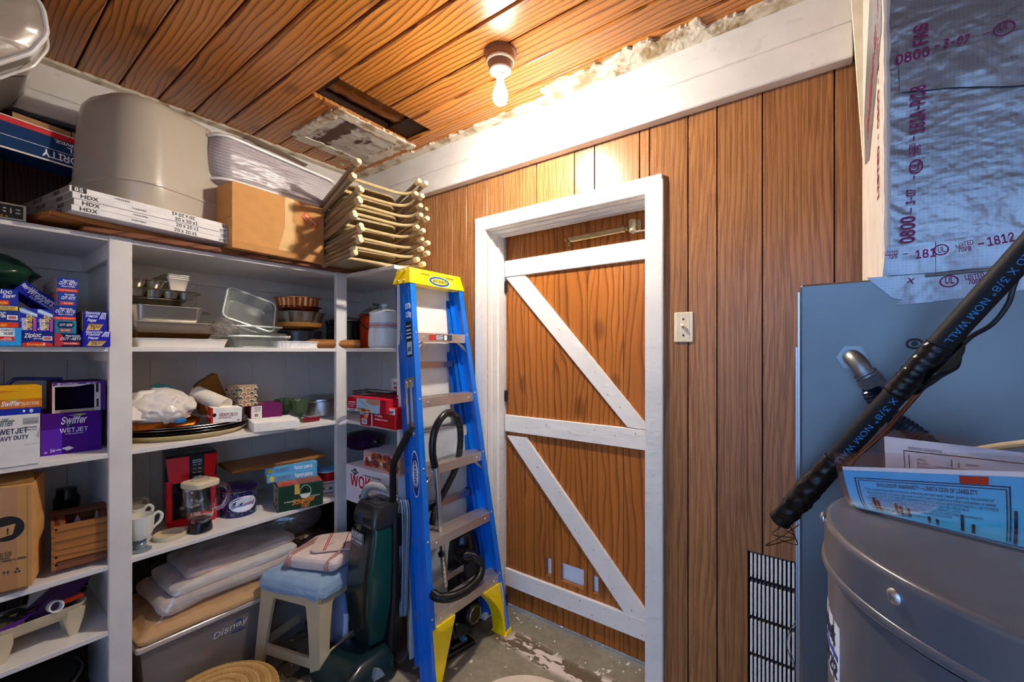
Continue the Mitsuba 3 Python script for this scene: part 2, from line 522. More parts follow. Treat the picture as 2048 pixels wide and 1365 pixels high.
ceil = struct('ceiling', label='ceiling of stained knotty pine planks')
HX0, HX1, HY0, HY1 = -1.845, -1.65, 1.035, 1.41      # torn hole
PX0, PX1, PY0, PY1 = -2.255, -1.875, 1.142, 1.54     # old plastered patch
edges = [-0.72 + 0.1325 * k for k in range(20)]
edges = [e - 0.72 + 0.7225 for e in edges if e < 1.72] + [1.74]
for a, b in zip(edges[:-1], edges[1:]):
    y0, y1 = a + 0.0035, b - 0.0035
    spans = [(-2.66, 1.1)]
    if y1 > HY0 and y0 < HY1: spans = [(s0, HX0) for s0, _ in spans] + [(HX1, 1.1)]
    for s0, s1 in spans:
        cuts = [(y0, y1)]
        for c0, c1 in cuts:
            board('ceiling__plank', box(s0, s1, c0, c1, ZC, ZC + 0.02, 0.004), 'm_ceilwood', AX, AY)
put('ceiling__backing', cat(box(-2.66, HX0, -0.72, 1.9, ZC + 0.021, ZC + 0.14), box(HX1, 1.1, -0.72, 1.9, ZC + 0.021, ZC + 0.14), box(HX0, HX1, -0.72, HY0, ZC + 0.021, ZC + 0.14),
    box(HX0, HX1, HY1, 1.9, ZC + 0.021, ZC + 0.14), box(HX0 - .01, HX1 + .01, HY0 - .01, HY1 + .01, ZC + 0.11, ZC + 0.15)), 'm_paint', '2a170b')
# brown paper faced insulation sagging in the hole
us, vs = np.meshgrid(np.linspace(0, 1, 14), np.linspace(0, 1, 26), indexing='ij')
px, py = HX0 + us * (HX1 - HX0), HY0 + vs * (HY1 - HY0)
pz = ZC + 0.075 - 0.05 * np.sin(math.pi * us) ** 0.7 + 0.012 * (meshkit.fbm(np.stack([px * 20, py * 35, px * 0], -1), 3) - 0.5)
gridf = [[i * 26 + j, i * 26 + j + 1, (i + 1) * 26 + j + 1, (i + 1) * 26 + j] for i in range(13) for j in range(25)]
put('ceiling__insulation_paper', (np.stack([px, py, pz], -1).reshape(-1, 3), np.array(gridf)), 'm_gloss', '6a3d1c', smooth=True, label='brown paper insulation showing in the torn hole')
board('ceiling__splintered_edge', rough(box(HX0 - 0.018, HX0 + 0.012, HY0 + 0.02, HY1, ZC - 0.006, ZC + 0.006), 0.004, 60, 3, 0.02), 'm_prop_wood', AY, AX)
# plastered patch: rough strips round a painted panel
put('ceiling__patch_panel', box(PX0, PX1, PY0, PY1, ZC - 0.006, ZC + 0.002), 'm_patch', smooth=False, label='blotchy painted patch panel')


def ragged(x0, x1, y0, y1, seed, amp=0.012, z0=ZC - 0.012, z1=ZC + 0.003):
    ps = []
    per = [((x0, y0), (x1, y0)), ((x1, y0), (x1, y1)), ((x1, y1), (x0, y1)), ((x0, y1), (x0, y0))]
    for (ax, ay), (bx, by) in per:
        n = max(2, int(math.hypot(bx - ax, by - ay) / 0.012))
        for k in range(n):
            t = k / n; ps.append((ax + (bx - ax) * t, ay + (by - ay) * t))
    ps = np.array(ps)
    d = np.stack([meshkit.fbm(np.column_stack([ps * 45, ps[:, :1] * 0 + seed]), 3) - 0.5, meshkit.fbm(np.column_stack([ps * 45, ps[:, :1] * 0 + seed + 9]), 3) - 0.5], -1)
    return mv(prism(Polygon(ps + d * 2 * amp).buffer(0) if Polygon(ps + d * 2 * amp).buffer(0).geom_type == 'Polygon' else Polygon(ps), z1 - z0), t=(0, 0, z0))


for k, q in enumerate([(PX0 - .03, PX0 + .035, PY0, PY1 + .02), (PX1 - .022, PX1 + .04, PY0 - .02, PY1 + .05), (PX0, PX1, PY0 - .03, PY0 + .022), (PX0 - .02, PX1, PY1 - .03, PY1 + .03)]):
    put('ceiling__plaster_strip', ragged(*q, k), 'm_plaster', smooth=False, label='rough plaster edge of the patch')
put('ceiling__plaster_smear', ragged(-2.49, -1.9, 1.615, 1.72, 11, 0.012), 'm_plaster', smooth=False)
put('ceiling__plaster_smear', ragged(-1.9, -0.95, 1.625, 1.72, 12, 0.014), 'm_plaster', smooth=False)
put('ceiling__plaster_smear', ragged(-1.0, -0.35, 1.56, 1.72, 13, 0.03), 'm_plaster', smooth=False)
put('ceiling__plaster_smear', ragged(-0.45, 0.2, 1.61, 1.72, 14, 0.016), 'm_plaster', smooth=False)
put('ceiling__plaster_smear', ragged(-2.54, -2.452, -0.4, 1.65, 15, 0.012), 'm_plaster', smooth=False)
put('ceiling__putty_dab', mv(rough(trimesh.creation.icosphere(2, 1.0), 0.2, 3, 4), s=[0.017, 0.012, 0.005], t=onZ(683, 329, ZC)), 'm_plaster')
put('ceiling__putty_dab', mv(rough(trimesh.creation.icosphere(2, 1.0), 0.2, 3, 5), s=[0.009, 0.012, 0.004], t=onZ(704, 339, ZC)), 'm_plaster')

# ---- back wall: grooved panelling, one strip per board
wb = struct('wall_back', cat(box(-2.7, DX0 - .02, YW + 0.007, 1.95, -0.1, 2.6), box(DX1 + .02, -0.232, YW + 0.007, 1.95, -0.1, 2.6), box(DX0 - .05, DX1 + .05, YW + 0.007, 1.95, DZ1 + .02, 2.6),
            box(-0.24, 1.1, YW + 0.007, 1.95, 0.69, 2.6), box(-0.24, 1.1, 1.90, 1.95, -0.1, 0.75)), 'm_paint', '1d1008', label='back wall clad in grooved brown wood panelling')
gx = [-2.54, -2.34, -2.2, -1.95, -1.80, onY(906, 400, YW)[0], onY(933.6, 400, YW)[0], onY(975, 400, YW)[0], onY(1006, 400, YW)[0], onY(1073, 400, YW)[0], onY(1148.5, 400, YW)[0], onY(1189, 400, YW)[0],
      onY(1279, 400, YW)[0], onY(1299, 400, YW)[0], onY(1376, 400, YW)[0], onY(1434, 400, YW)[0], onY(1525, 400, YW)[0], onY(1669, 400, YW)[0], 0.13, 0.30, 0.46, 0.62, 0.80, 1.0]
for a, b in zip(gx[:-1], gx[1:]):
    a, b = a + 0.0022, b - 0.0022
    if a > -0.23: parts = [(a, b, 0.69, 2.40)]
    elif b > -0.222: parts = [(a, -0.222, 0, 2.4), (-0.222, b, 0.69, 2.4)]
    elif a > DX1: parts = [(a, b, 0, 2.4)]
    elif b < DX0: parts = [(a, b, 0, 2.4)]
    else:
        parts = [(a, b, DZ1, 2.4)]
        if a < DX0: parts.append((a, DX0, 0, DZ1))
        if b > DX1: parts.append((DX1, b, 0, DZ1))
    off = (20 * rnd.randrange(1, 40) + rnd.random(), rnd.random() * 4)
    for x0, x1, z0, z1 in parts:
        if x1 - x0 > 0.004: board('wall_back__panel_strip', box(x0, x1, YW, YW + 0.008, z0, z1, 0.0012), 'm_panel', AZ, AX, off=off)
# white beam along the top, two boards
tb = struct('trim_1', label='white painted beam along the top of the back wall')
put('trim_1__beam_board', box(-2.49, 0.07, 1.67, YW, 2.308, 2.418, 0.004), 'm_white', smooth=False)
put('trim_1__beam_board', box(-2.49, 0.07, 1.672, YW, 2.420, ZC, 0.003), 'm_white', smooth=False)

# ---- left wall
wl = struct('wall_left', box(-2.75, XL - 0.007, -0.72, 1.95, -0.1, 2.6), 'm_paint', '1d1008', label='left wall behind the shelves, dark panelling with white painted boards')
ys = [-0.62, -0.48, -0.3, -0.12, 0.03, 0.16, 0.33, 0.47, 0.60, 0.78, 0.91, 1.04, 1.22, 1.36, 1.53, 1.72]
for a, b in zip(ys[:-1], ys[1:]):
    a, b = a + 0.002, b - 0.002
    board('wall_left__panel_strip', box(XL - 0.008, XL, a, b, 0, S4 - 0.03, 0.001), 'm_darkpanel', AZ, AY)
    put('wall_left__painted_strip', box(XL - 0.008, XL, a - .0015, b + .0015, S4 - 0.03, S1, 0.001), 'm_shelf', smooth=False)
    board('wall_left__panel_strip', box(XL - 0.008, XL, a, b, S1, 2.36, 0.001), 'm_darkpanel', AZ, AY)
struct('trim_2', label='white painted beam along the top of the left wall with flaking paint')
put('trim_2__beam_board', box(-2.54, -2.49, -0.62, YW, 2.333, 2.425, 0.003), 'm_white', smooth=False)
put('trim_2__beam_board', box(-2.54, -2.492, -0.62, YW, 2.427, ZC, 0.003), 'm_white', smooth=False)

# ---- unseen sides: right wall, near wall with the open doorway that lets the daylight in
struct('wall_right', box(1.0, 1.1, -0.72, 1.95, -0.1, 2.6), 'm_shelf')
ND0, ND1, NDZ = -0.95, 0.92, 2.25
struct('wall_near', cat(box(-2.7, ND0, -0.72, -0.62, -0.1, 2.6), box(ND1, 1.1, -0.72, -0.62, -0.1, 2.6), box(ND0 - .01, ND1 + .01, -0.72, -0.62, NDZ, 2.6)), 'm_shelf')

# ---- door: casing, jamb, boards, ledges, braces
door = struct('door_1', label='ledged and braced plank door of amber wood with white painted ledges')
cw = 0.066
def casing(poly): return prism(poly, 0.02, frame([0, YW, 0], [1, 0, 0], [0, 0, 1]))
cf = frame([0, YW, 0], [1, 0, 0], [0, 0, 1])
O0, O1, OZ = DX0 - cw, DX1 + cw, DZ1 + cw
struct('trim_3', label='white painted door casing')
for poly in ([(O0, 0), (DX0, 0), (DX0, DZ1), (O0, OZ)], [(DX1, 0), (O1, 0), (O1, OZ), (DX1, DZ1)], [(O0, OZ), (DX0, DZ1), (DX1, DZ1), (O1, OZ)]):
    put('trim_3__casing_board', prism(poly, 0.02, cf), 'm_white', smooth=False)
put('trim_3__jamb', cat(box(DX0 - 0.02, DX0, YW - 0.004, DOORY + 0.05, 0, DZ1 + .02), box(DX0, DX0 + 0.006, 1.755, 1.80, 0, DZ1, .002), box(DX0, DX0 + 0.014, 1.80, 1.85, 0, DZ1, .004)), 'm_white', smooth=False)
put('trim_3__jamb', box(DX1, DX1 + 0.02, YW - 0.004, DOORY + 0.05, 0, DZ1 + .02), 'm_white', smooth=False)
put('trim_3__head_jamb', cat(box(DX0, DX1, YW - 0.004, DOORY + 0.05, DZ1, DZ1 + .02), box(DX0, DX1, 1.755, 1.80, DZ1 - .006, DZ1, .002), box(DX0, DX1, 1.80, 1.85, DZ1 - 0.016, DZ1, .004)), 'm_white', smooth=False)
put('trim_3__chipped_edge', box(O1, O1 + 0.004, YW - 0.019, YW - .002, 0.0, OZ - 0.02), 'm_shelf', smooth=False)
bx = [DX0 + 0.008] + [onY(p, 600, DOORY)[0] for p in (1049.4, 1108.8, 1175, 1246.7)] + [DX1 - 0.004]
holes = [(1091.5, 1115, 1102.5, 1156), (1121.5, 1127, 1168, 1180), (1184.5, 1151, 1196.5, 1193)]
HO = []
for xa, ya, xb, yb in holes:
    p, q = onY(xa, ya, DOORY), onY(xb, yb, DOORY); HO.append((p[0], q[0], q[2], p[2]))
HO[1] = (HO[1][0], HO[1][1], onY(1144, 1170, DOORY)[2] - 0.005, onY(1144, 1133, DOORY)[2])
df = frame([0, DOORY + 0.022, 0], [1, 0, 0], [0, 0, 1])
for a, b in zip(bx[:-1], bx[1:]):
    poly = sbox(a + 0.0012, 0.016, b - 0.0012, DZ1 - 0.002)
    for h in HO: poly = poly.difference(sbox(h[0], h[2], h[1], h[3]))
    gs = getattr(poly, 'geoms', [poly])
    board('door_1__plank', cat([prism(g, 0.022, df) for g in gs]), 'm_doorwood', AZ, AX)
    board('door_1__plank_edge', box(a - 0.004, a + 0.004, DOORY + 0.018, DOORY + 0.022, 0.016, DZ1 - .002), 'm_old_wood', AZ, AX)
bf = frame([0, DOORY, 0], [1, 0, 0], [0, 0, 1])
def dpoly(pts, y=DOORY - 0.018): return [tuple(onY(x, yy, y)[[0, 2]]) for x, yy in pts]
rails = [[(1010, 522.5), (1294, 478), (1294, 518), (1010, 554)], [(1010, 833), (1294, 858), (1294, 897), (1010, 867)], [(1010, 1136), (1294, 1246), (1294, 1284), (1010, 1172)]]
for r in rails:
    q = dpoly(r); zt, zb = (q[0][1] + q[1][1]) / 2, (q[2][1] + q[3][1]) / 2
    put('door_1__ledge', box(DX0 + 0.012, DX1 - .004, DOORY - 0.018, DOORY, zb, zt, 0.0015), 'm_white', smooth=False)
for b in ([(1012, 556), (1049, 551.5), (1292, 851), (1292, 860), (1255, 855)], [(1014, 872), (1051, 876), (1292, 1226), (1292, 1245), (1250, 1229)]):
    put('door_1__brace', prism(dpoly(b, DOORY - 0.017), 0.017, bf), 'm_white', smooth=False)
nail = [(1029, 528), (1060, 521), (1100, 517), (1136, 511), (1206, 499), (1270, 491), (1018, 543), (1053, 541), (1089, 537), (1133, 530), (1185, 522), (1226, 512), (1276, 506), (1030, 560), (1061, 579), (1091, 645), (1118, 660), (1160, 740), (1190, 745), (1215, 790), (1240, 815),
        (1022, 846), (1053, 856), (1093, 850), (1140, 865), (1189, 861), (1230, 872), (1271, 868), (1040, 890), (1075, 935), (1120, 985), (1150, 1060), (1187, 1101), (1224, 1178), (1263, 1222), (1037, 1155), (1022, 1169), (1074, 1170), (1055, 1182), (1118, 1187), (1095, 1198), (1160, 1202), (1139, 1216), (1209, 1220), (1184, 1232), (1259, 1240), (1231, 1252), (1284, 1271)]
for i, (x, y) in enumerate(nail):
    p = onY(x, y, DOORY - 0.0178); put('door_1__nail_head', cyl(p, p + [0, -0.0012, 0], 0.0032, n=8), 'm_dull', 'b9b7b2')
for y in (574, 792):
    p = onY(1012, y, DOORY); put('door_1__hinge', box(p[0] - .004, p[0] + 0.012, DOORY - 0.012, DOORY, p[2] - 0.03, p[2] + 0.03, .002), 'm_paint', '2c2a2c')
p = onY(1014, 1199, DOORY); put('door_1__hinge', box(p[0] - .004, p[0] + 0.008, DOORY - 0.012, DOORY, p[2] - 0.03, p[2] + 0.03, .002), 'm_paint', '2c2a2c')
for h in HO:   # louvre slats behind each cut-out
    z = h[2] - 0.004
    put('door_1__louvre_backing', box(h[0] - .02, h[1] + .02, DOORY + 0.045, DOORY + 0.05, h[2] - .02, h[3] + .02), 'm_paint', '0d0d10')
    while z < h[3] + .004:
        put('door_1__louvre_slat', mv(box(h[0] - .01, h[1] + .01, -0.0042, 0.0042, -0.0008, 0.0008), rx=62, t=(0, DOORY + 0.032, z)), 'm_paint', 'fbfbfb', smooth=False); z += 0.0095
    board('door_1__cut_edge', box(h[0], h[1], DOORY + .001, DOORY + 0.022, h[2] - .001, h[2] + 0.003), 'm_prop_wood', AX, AY)
# door closer
dc = thing('door_closer', 'dull brass pneumatic door closer across the top of the plank door', 'door closer')
a, b = onY(1141, 480, DOORY - 0.035), onY(1256, 457, DOORY - 0.035)
ax = (b - a) / np.linalg.norm(b - a)
put(dc + '__cylinder', mv(lathe([(0, 0), (.011, 0.0), (.0125, .004), (.0125, .012), (.0115, .016), (.0135, .02), (.0135, np.linalg.norm(b - a) - .03), (.015, np.linalg.norm(b - a) - .028), (.015, np.linalg.norm(b - a) - .012), (0.009, np.linalg.norm(b - a) - .008), (.009, np.linalg.norm(b - a)), (0, np.linalg.norm(b - a))], 20), M=frame(a, np.cross([0, 1.0, 0], ax), np.cross(ax, np.cross([0, 1.0, 0], ax)))), 'm_dull', 'c9b184')
c = onY(1266, 452, DOORY - 0.04)
put(dc + '__spring_housing', lathe([(0, -.026), (.017, -.026), (.019, -.022), (.019, .02), (.016, .026), (0, .026)], 20, c), 'm_dull', 'cdbd9a')
put(dc + '__arm', cat(hull(np.vstack([cyl(c + [0, 0, -.03], c + [0, 0, -.026], .012, n=14).vertices, cyl(c + [.06, 0.01, -.03], c + [.06, .01, -.026], .009, n=14).vertices])), cyl(c + [0, 0, -.034], c + [0, 0, -.02], .006)), 'm_dull', 'd0c6b0')
p = onY(1138, 484, DOORY)
put(dc + '__bracket', cat(box(p[0] - .006, p[0] + .006, DOORY - .003, DOORY, p[2] - .022, p[2] + .022, .001), box(p[0] - .004, p[0] + .008, DOORY - .04, DOORY, p[2] - .005, p[2] + .005, .001)), 'm_dull', 'bfae8a')
put(dc + '__bracket', box(c[0] - .012, c[0] + .03, DOORY - .025, DOORY, c[2] - .02, c[2] + .03, .002), 'm_dull', 'bfae8a')

# ---- air grille low in the back wall: rows of white fins
vg = thing('air_grille', 'white air grille with rows of upright fins set low in the panelling', 'air grille')
put(vg + '__dark_duct', box(-0.222, 0.3, 1.80, 1.81, 0, 0.69), 'm_paint', '0a0a0c')
zt = 0.685; rowh = 0.128
for r in range(6):
    z1 = zt - r * 0.133; z0 = z1 - 0.115
    if r == 0: z0 = z1 - 0.085
    else: z1, z0 = zt - 0.09 - (r - 1) * 0.131 - 0.016, zt - 0.09 - r * 0.131
    if z0 < 0: break
    put(vg + '__cross_bar', box(-0.222, 0.02, YW + 0.012, YW + 0.03, z0 - 0.013, z0 - 0.003), 'm_paint', '16181c')
    x = -0.215
    while x < 0.02:
        put(vg + '__fin', box(x, x + 0.0062, YW + 0.002, YW + 0.03, z0, z1), 'm_paint', 'f2f1ee', smooth=False); x += 0.0125

# ---- light switch
sp = onY(1367.5, 655, YW)
sw = thing('light_switch', 'ivory ribbed light switch plate beside the door casing', 'light switch')
put(sw + '__wall_plate', cat(box(sp[0] - .035, sp[0] + .035, YW - .005, YW, sp[2] - .058, sp[2] + .058, .003), *[box(sp[0] + dx - .001, sp[0] + dx + .001, YW - .0062, YW - .004, sp[2] - .055, sp[2] + .055) for dx in np.linspace(-.022, .02, 8)]), 'm_gloss', 'e6d9bb')
put(sw + '__toggle', mv(box(-.0045, .0045, -.018, .004, -.005, .005, .001), rx=-28, t=(sp[0], YW - .004, sp[2])), 'm_gloss', 'dccfae')
for dz in (-.031, .031): put(sw + '__screw', cyl([sp[0], YW - .0078, sp[2] + dz], [sp[0], YW - .004, sp[2] + dz], .0035, n=10), 'm_metal', '4b3f30')

# ---- ceiling lamp
lamp = thing('ceiling_lamp', 'bare lit bulb in an old brown and cream porcelain ceiling lamp holder', 'lamp')
LX, LY = -1.005, 1.290
put(lamp + '__canopy', lathe([(0, ZC + .0), (.060, ZC + .0), (.060, ZC - .006), (.056, ZC - .010), (.055, ZC - .03), (.051, ZC - .032)], 40, (LX, LY, 0)), 'm_gloss', '8a5f42')
put(lamp + '__rim', lathe([(.051, ZC - .030), (.0535, ZC - .034), (.0535, ZC - .040), (.049, ZC - .044)], 40, (LX, LY, 0)), 'm_gloss', 'd8cdb6')
put(lamp + '__holder', lathe([(.049, ZC - .042), (.044, ZC - .05), (.043, ZC - .066), (.0405, ZC - .068)], 40, (LX, LY, 0)), 'm_gloss', '8c6a52')
put(lamp + '__socket_ring', lathe([(.0405, ZC - .066), (.041, ZC - .074), (.036, ZC - .078), (.030, ZC - .072), (.022, ZC - .07), (.019, ZC - .084), (.0165, ZC - .084), (.0165, ZC - .06), (0, ZC - .06)], 40, (LX, LY, 0)), 'm_gloss', 'efe9da')
put(lamp + '__screw_cap', lathe([(.0135, ZC - .07), (.0138, ZC - .100), (.0142, ZC - .103)], 24, (LX, LY, 0)), 'm_metal', 'd8d4cc')
zb = ZC - .102
prof = [(.0142, zb), (.0150, zb - .012), (.0185, zb - .027), (.0250, zb - .042), (.0290, zb - .056), (.0300, zb - .066), (.0285, zb - .078), (.0235, zb - .089), (.0150, zb - .097), (.006, zb - .1005), (0, zb - .101)]
for nm, pr, k in (('bulb_neck', prof[:6], 0.06), ('bulb_shoulder', prof[5:7], 0.16), ('bulb', prof[6:], 1.25)):      # an LED bulb: the neck round its driver is dimmer than the tip
    key = newkey(lamp + '__' + nm)
    v, f, n = meshkit.arrays(lathe(pr[::-1], 32, (LX, LY, 0)), True)
    scene[key] = mikit.ply((v, f), 'm_bulb', smooth=True, emitter={'type': 'area', 'radiance': {'type': 'rgb', 'value': [BULB * k * 1.0, BULB * k * 0.92, BULB * k * 0.80]}})
    labels[key] = {'label': 'glowing white ' + ('neck' if 'neck' in nm else 'shoulder' if 'shoulder' in nm else 'tip') + ' of the bulb'}
# ------------------------------------------------------------------ built-in shelves
TH = 0.018
su = thing('shelving_unit', 'white painted built-in shelves along the left wall with two upright posts', 'shelves')
for y0, y1, nm in ((0.370, 0.434, 'post'), (1.247, 1.3085, 'post')):
    put(su + '__post', box(-2.079, -2.056, y0, y1, 0, S1 + (0.02 if y0 < 1 else 0.004), 0.002), 'm_shelf', smooth=False)
put(su + '__partition', box(XL, -2.079, 0.392, 0.412, 0, S1 - TH), 'm_shelf', smooth=False)
put(su + '__partition', box(XL, -2.07, -0.035, -0.015, 0, S1 - TH), 'm_shelf', smooth=False)
for z in (S1, S2, S3, S4):
    put(su + '__shelf_board', box(XL, XS, -0.62, 0.392 if z < S1 else 0.40, z - TH, z, 0.0015), 'm_shelf', smooth=False)
    put(su + '__shelf_board', box(XL, XS, 0.412, YW, z - TH, z, 0.0015), 'm_shelf', smooth=False)
    hh = 0.062 if z == S1 else 0.035
    put(su + '__cleat', box(XL, XL + 0.02, -0.62, 0.392, z - TH - hh, z - TH, 0.001), 'm_shelf', smooth=False)
    put(su + '__cleat', box(XL, XL + 0.02, 0.412, YW, z - TH - hh, z - TH, 0.001), 'm_shelf', smooth=False)
    put(su + '__cleat', box(XL + .02, -2.085, 0.372, 0.392, z - TH - hh, z - TH, 0.001), 'm_shelf', smooth=False)
put(su + '__shelf_board', box(XL, XS, -0.62, 0.392, 0.385, 0.403, 0.0015), 'm_shelf', smooth=False)
put(su + '__cleat', box(XL, -2.09, 0.372, 0.392, 0.325, 0.385, 0.001), 'm_shelf', smooth=False)
sv = thing('shelving_unit_001', 'short white shelves in the back corner with an end panel beside the blue ladder', 'shelves')
RY = 1.303
for z in (S1, S2, S3, S4):
    put(sv + '__shelf_board', box(-2.058, -1.655, RY, YW, z - TH, z, 0.0015), 'm_shelf', smooth=False)
    put(sv + '__cleat', box(-2.058, -1.655, YW - 0.02, YW, z - TH - 0.045, z - TH, 0.001), 'm_shelf', smooth=False)
put(sv + '__end_panel', box(-1.652, -1.632, RY + 0.012, YW, 0, S1 - TH, 0.001), 'm_white', smooth=False)
for a, b in ((-2.54, -2.3), (-2.296, -2.1), (-2.096, -1.92), (-1.916, -1.79), (-1.786, -1.655)):
    put(sv + '__back_board', box(a, b, YW - 0.008, YW, S4 - .04, S1 - TH, 0.001), 'm_shelf', smooth=False)
put(sv + '__back_board', box(-1.66, -1.45, YW - 0.012, YW - .0005, 0.0, 0.27, 0.001), 'm_paint', '2f9fd0', smooth=False, label='blue painted board at the foot of the wall')


# ------------------------------------------------------------------ boxes and cartons on the left shelves
def dep(p): return (np.asarray(p) - CAM) @ FWD
def car(name, label, xl, yb, xr, yt, z, depth, col, yaw=90.0, cat_='box', X=None, Y=None, p=None, **kw):
    """A carton whose front bottom left corner is seen at (xl, yb), standing at height z; its front reaches to column xr and its top to row yt."""
    p = np.asarray(p, float) if p is not None else onZ(xl, yb, z) if X is None and Y is None else (onX(xl, yb, X) if X is not None else onY(xl, yb, Y))
    p = np.array([p[0], p[1], z])
    u = np.array([math.cos(math.radians(yaw)), math.sin(math.radians(yaw)), 0]); k = (xr - CX) / F; q = p - CAM
    w = (k * (q @ FWD) - q @ RGT) / (u @ RGT - k * (u @ FWD))
    h = (HY - yt) / F * dep(p) + EYE - z
    c = Carton(name, p, yaw, w, h, depth, col, label, cat_, **kw); c.top = z + h; c.p = p
    return c


NAVY, RED, YEL, WHT = '1a2a8c', 'cf2a22', 'e9c23c', 'f2f1ee'
XB = -2.043
G1 = 'wax paper boxes in one pile'
# bottom row on the second board
c = car('food_bag_box', 'bright cyan storage bag box with a white label, at the left edge of the photo', -30, 690, 43, 654, S2, 0.2, '2f9be6', X=XB)
c.patch('f', (.0, .52, .80, .95), WHT, 'label_panel'); c.patch('f', (.0, .27, .80, .50), RED, 'label_panel')
c.text('f', [('COMPLETE', .42, .80, .11, .36), ('HOME', .50, .60, .15, .27)], '3c4a5a'); c.text('f', [('sliding', .5, .40, .06, .2), ('storage bags', .40, .31, .06, .32)], WHT)
z1 = c.top
c2 = car('food_bag_box', 'dark blue storage bag box with red strip lying on the cyan box', -30, 654, 40, 618.6, z1, 0.2, '24408f', X=XB)
c2.patch('f', (0, 0, .95, .3), 'd8401f'); c2.patch('f', (.62, .45, .93, .72), WHT); c2.patch('f', (.66, .5, .89, .67), 'b06a70', lift=.0003)
c2.text('f', [('Ziploc', .05, .68, .26, .5, {'slant': .2}), ('easy zipper', .3, .55, .1, .3, {'rot': 6})], WHT); c2.text('f', [('Storage', .20, .06, .18, .42)], 'f4b13a')
c3 = car('food_bag_box', 'dark blue storage bag box with yellow strip, topmost at the edge of the photo', -30, 618.6, 37, 575, c2.top, 0.2, '2238a0', X=XB)
c3.patch('f', (0, 0, .98, .2), 'f0cf3a'); c3.patch('f', (0, .25, .72, .47), RED)
c3.text('f', [('Ziploc', .05, .78, .18, .72, {'slant': .2}), ('Zipper', .5, .58, .14, .4, {'slant': .3, 'rot': 8})], WHT); c3.text('f', [('Storage!', .15, .29, .14, .5)], 'f6c04a'); c3.text('f', [('25% MORE BAGS', .3, .11, .06, .6), ('FOR THE PRICE OF 12', .3, .03, .05, .6)], '1c2a6c')
zs = car('food_bag_box', 'dark blue storage bag box with red curved band under the two oven bag boxes', 43.5, 695, 107.5, 664, S2, 0.22, '1c2d7e', X=XB)
zs.patch('f', [(0, 0), (.98, 0), (.96, .2), (.7, .3), (.3, .32), (0, .22)], 'd8321f'); zs.patch('f', (.64, .42, .95, .72), WHT); zs.patch('f', (.67, .47, .92, .67), 'b06a70', lift=.0003)
zs.text('f', [('Ziploc', .06, .60, .28, .52, {'slant': .25, 'rot': 5}), ('easy zipper', .34, .48, .10, .34, {'rot': 5, 'slant': .3})], WHT); zs.text('f', [('Storage', .14, .04, .17, .48)], 'f4b13a'); zs.patch('f', (.64, .03, .72, .24), 'e8b0a0', lift=.0006)
for k, (a, b, yt) in enumerate(((38.5, 75, 616), (75, 108, 618.6))):
    o = car('oven_bag_box', ('left' if k == 0 else 'right') + ' of the two upright blue oven bag boxes with yellow lettering', a, 662, b, yt, zs.top, 0.19, '2430a8', X=XB - .002, group=None)
    o.patch('f', [(0, 1), (0, .83), (1, .62), (1, .78), (.2, 1)], '8fb4e4'); o.patch('f', [(0, .97), (0, .90), (1, .68), (1, .74)], 'dfeaf6', lift=.0002)
    o.patch('f', (.76, .04, .93, .60), 'b0509a', lift=.0002)
    t1 = text_on('Reynolds', np.eye(4), 0, 0, .2 * o.h, .50 * o.h, slant=.2); t2 = text_on('Oven Bags', np.eye(4), 0, 0, .2 * o.h, .62 * o.h, slant=.2)
    R90 = trimesh.transformations.rotation_matrix(math.pi / 2, [0, 0, 1])
    put(o.key + '__lettering', mv(mv(t1, M=R90, t=(.43 * o.w, .06 * o.h, .0006)), M=o.face['f']), 'm_paint', WHT, smooth=False)
    put(o.key + '__lettering', mv(mv(t2, M=R90, t=(.68 * o.w, .08 * o.h, .0006)), M=o.face['f']), 'm_paint', 'f3d23e', smooth=False)


def cutrite(label, xl, yb, xr, yt, z, col, band, X=XB, left='8a8680', **kw):
    o = car('wax_paper_box', label, xl, yb, xr, yt, z, 0.30, col, X=X, **kw)
    o.patch('l', (0, 0, 1, 1), left, 'printed_side')
    if band == 'hex':
        o.patch('f', [(.1, .62), (.2, .88), (.8, .88), (.9, .62), (.8, .4), (.2, .4)], '0e2a58'); o.patch('f', (.18, .12, .78, .34), '9a3a2c')
        o.text('f', [('CUT-RITE', .2, .56, .16, .58, {'slant': .2})], WHT); o.text('f', [('WAX PAPER', .24, .18, .11, .46)], 'f0dcc8')
    else:
        o.patch('f', (0, .0, 1, .24) if band == 'full' else (.12, .12, .85, .34), 'd43a20')
        o.text('f', [('Reynolds', .26, .78, .12, .56, {'slant': .2}), ('CUT-RITE', .06, .52, .22, .86, {'slant': .3}), ('WAX PAPER', .2, .36, .09, .66)] if band == 'full' else [('Reynolds', .34, .78, .11, .5, {'slant': .2}), ('CUT-RITE', .16, .50, .2, .7, {'slant': .3})], 'f4f4f4')
        o.text('f', [('75 SQ FT  25 YD X 11.9 IN', .08, .09, .07, .84)] if band == 'full' else [('WAX PAPER', .3, .18, .1, .45)], 'f6e4d0')
    return o


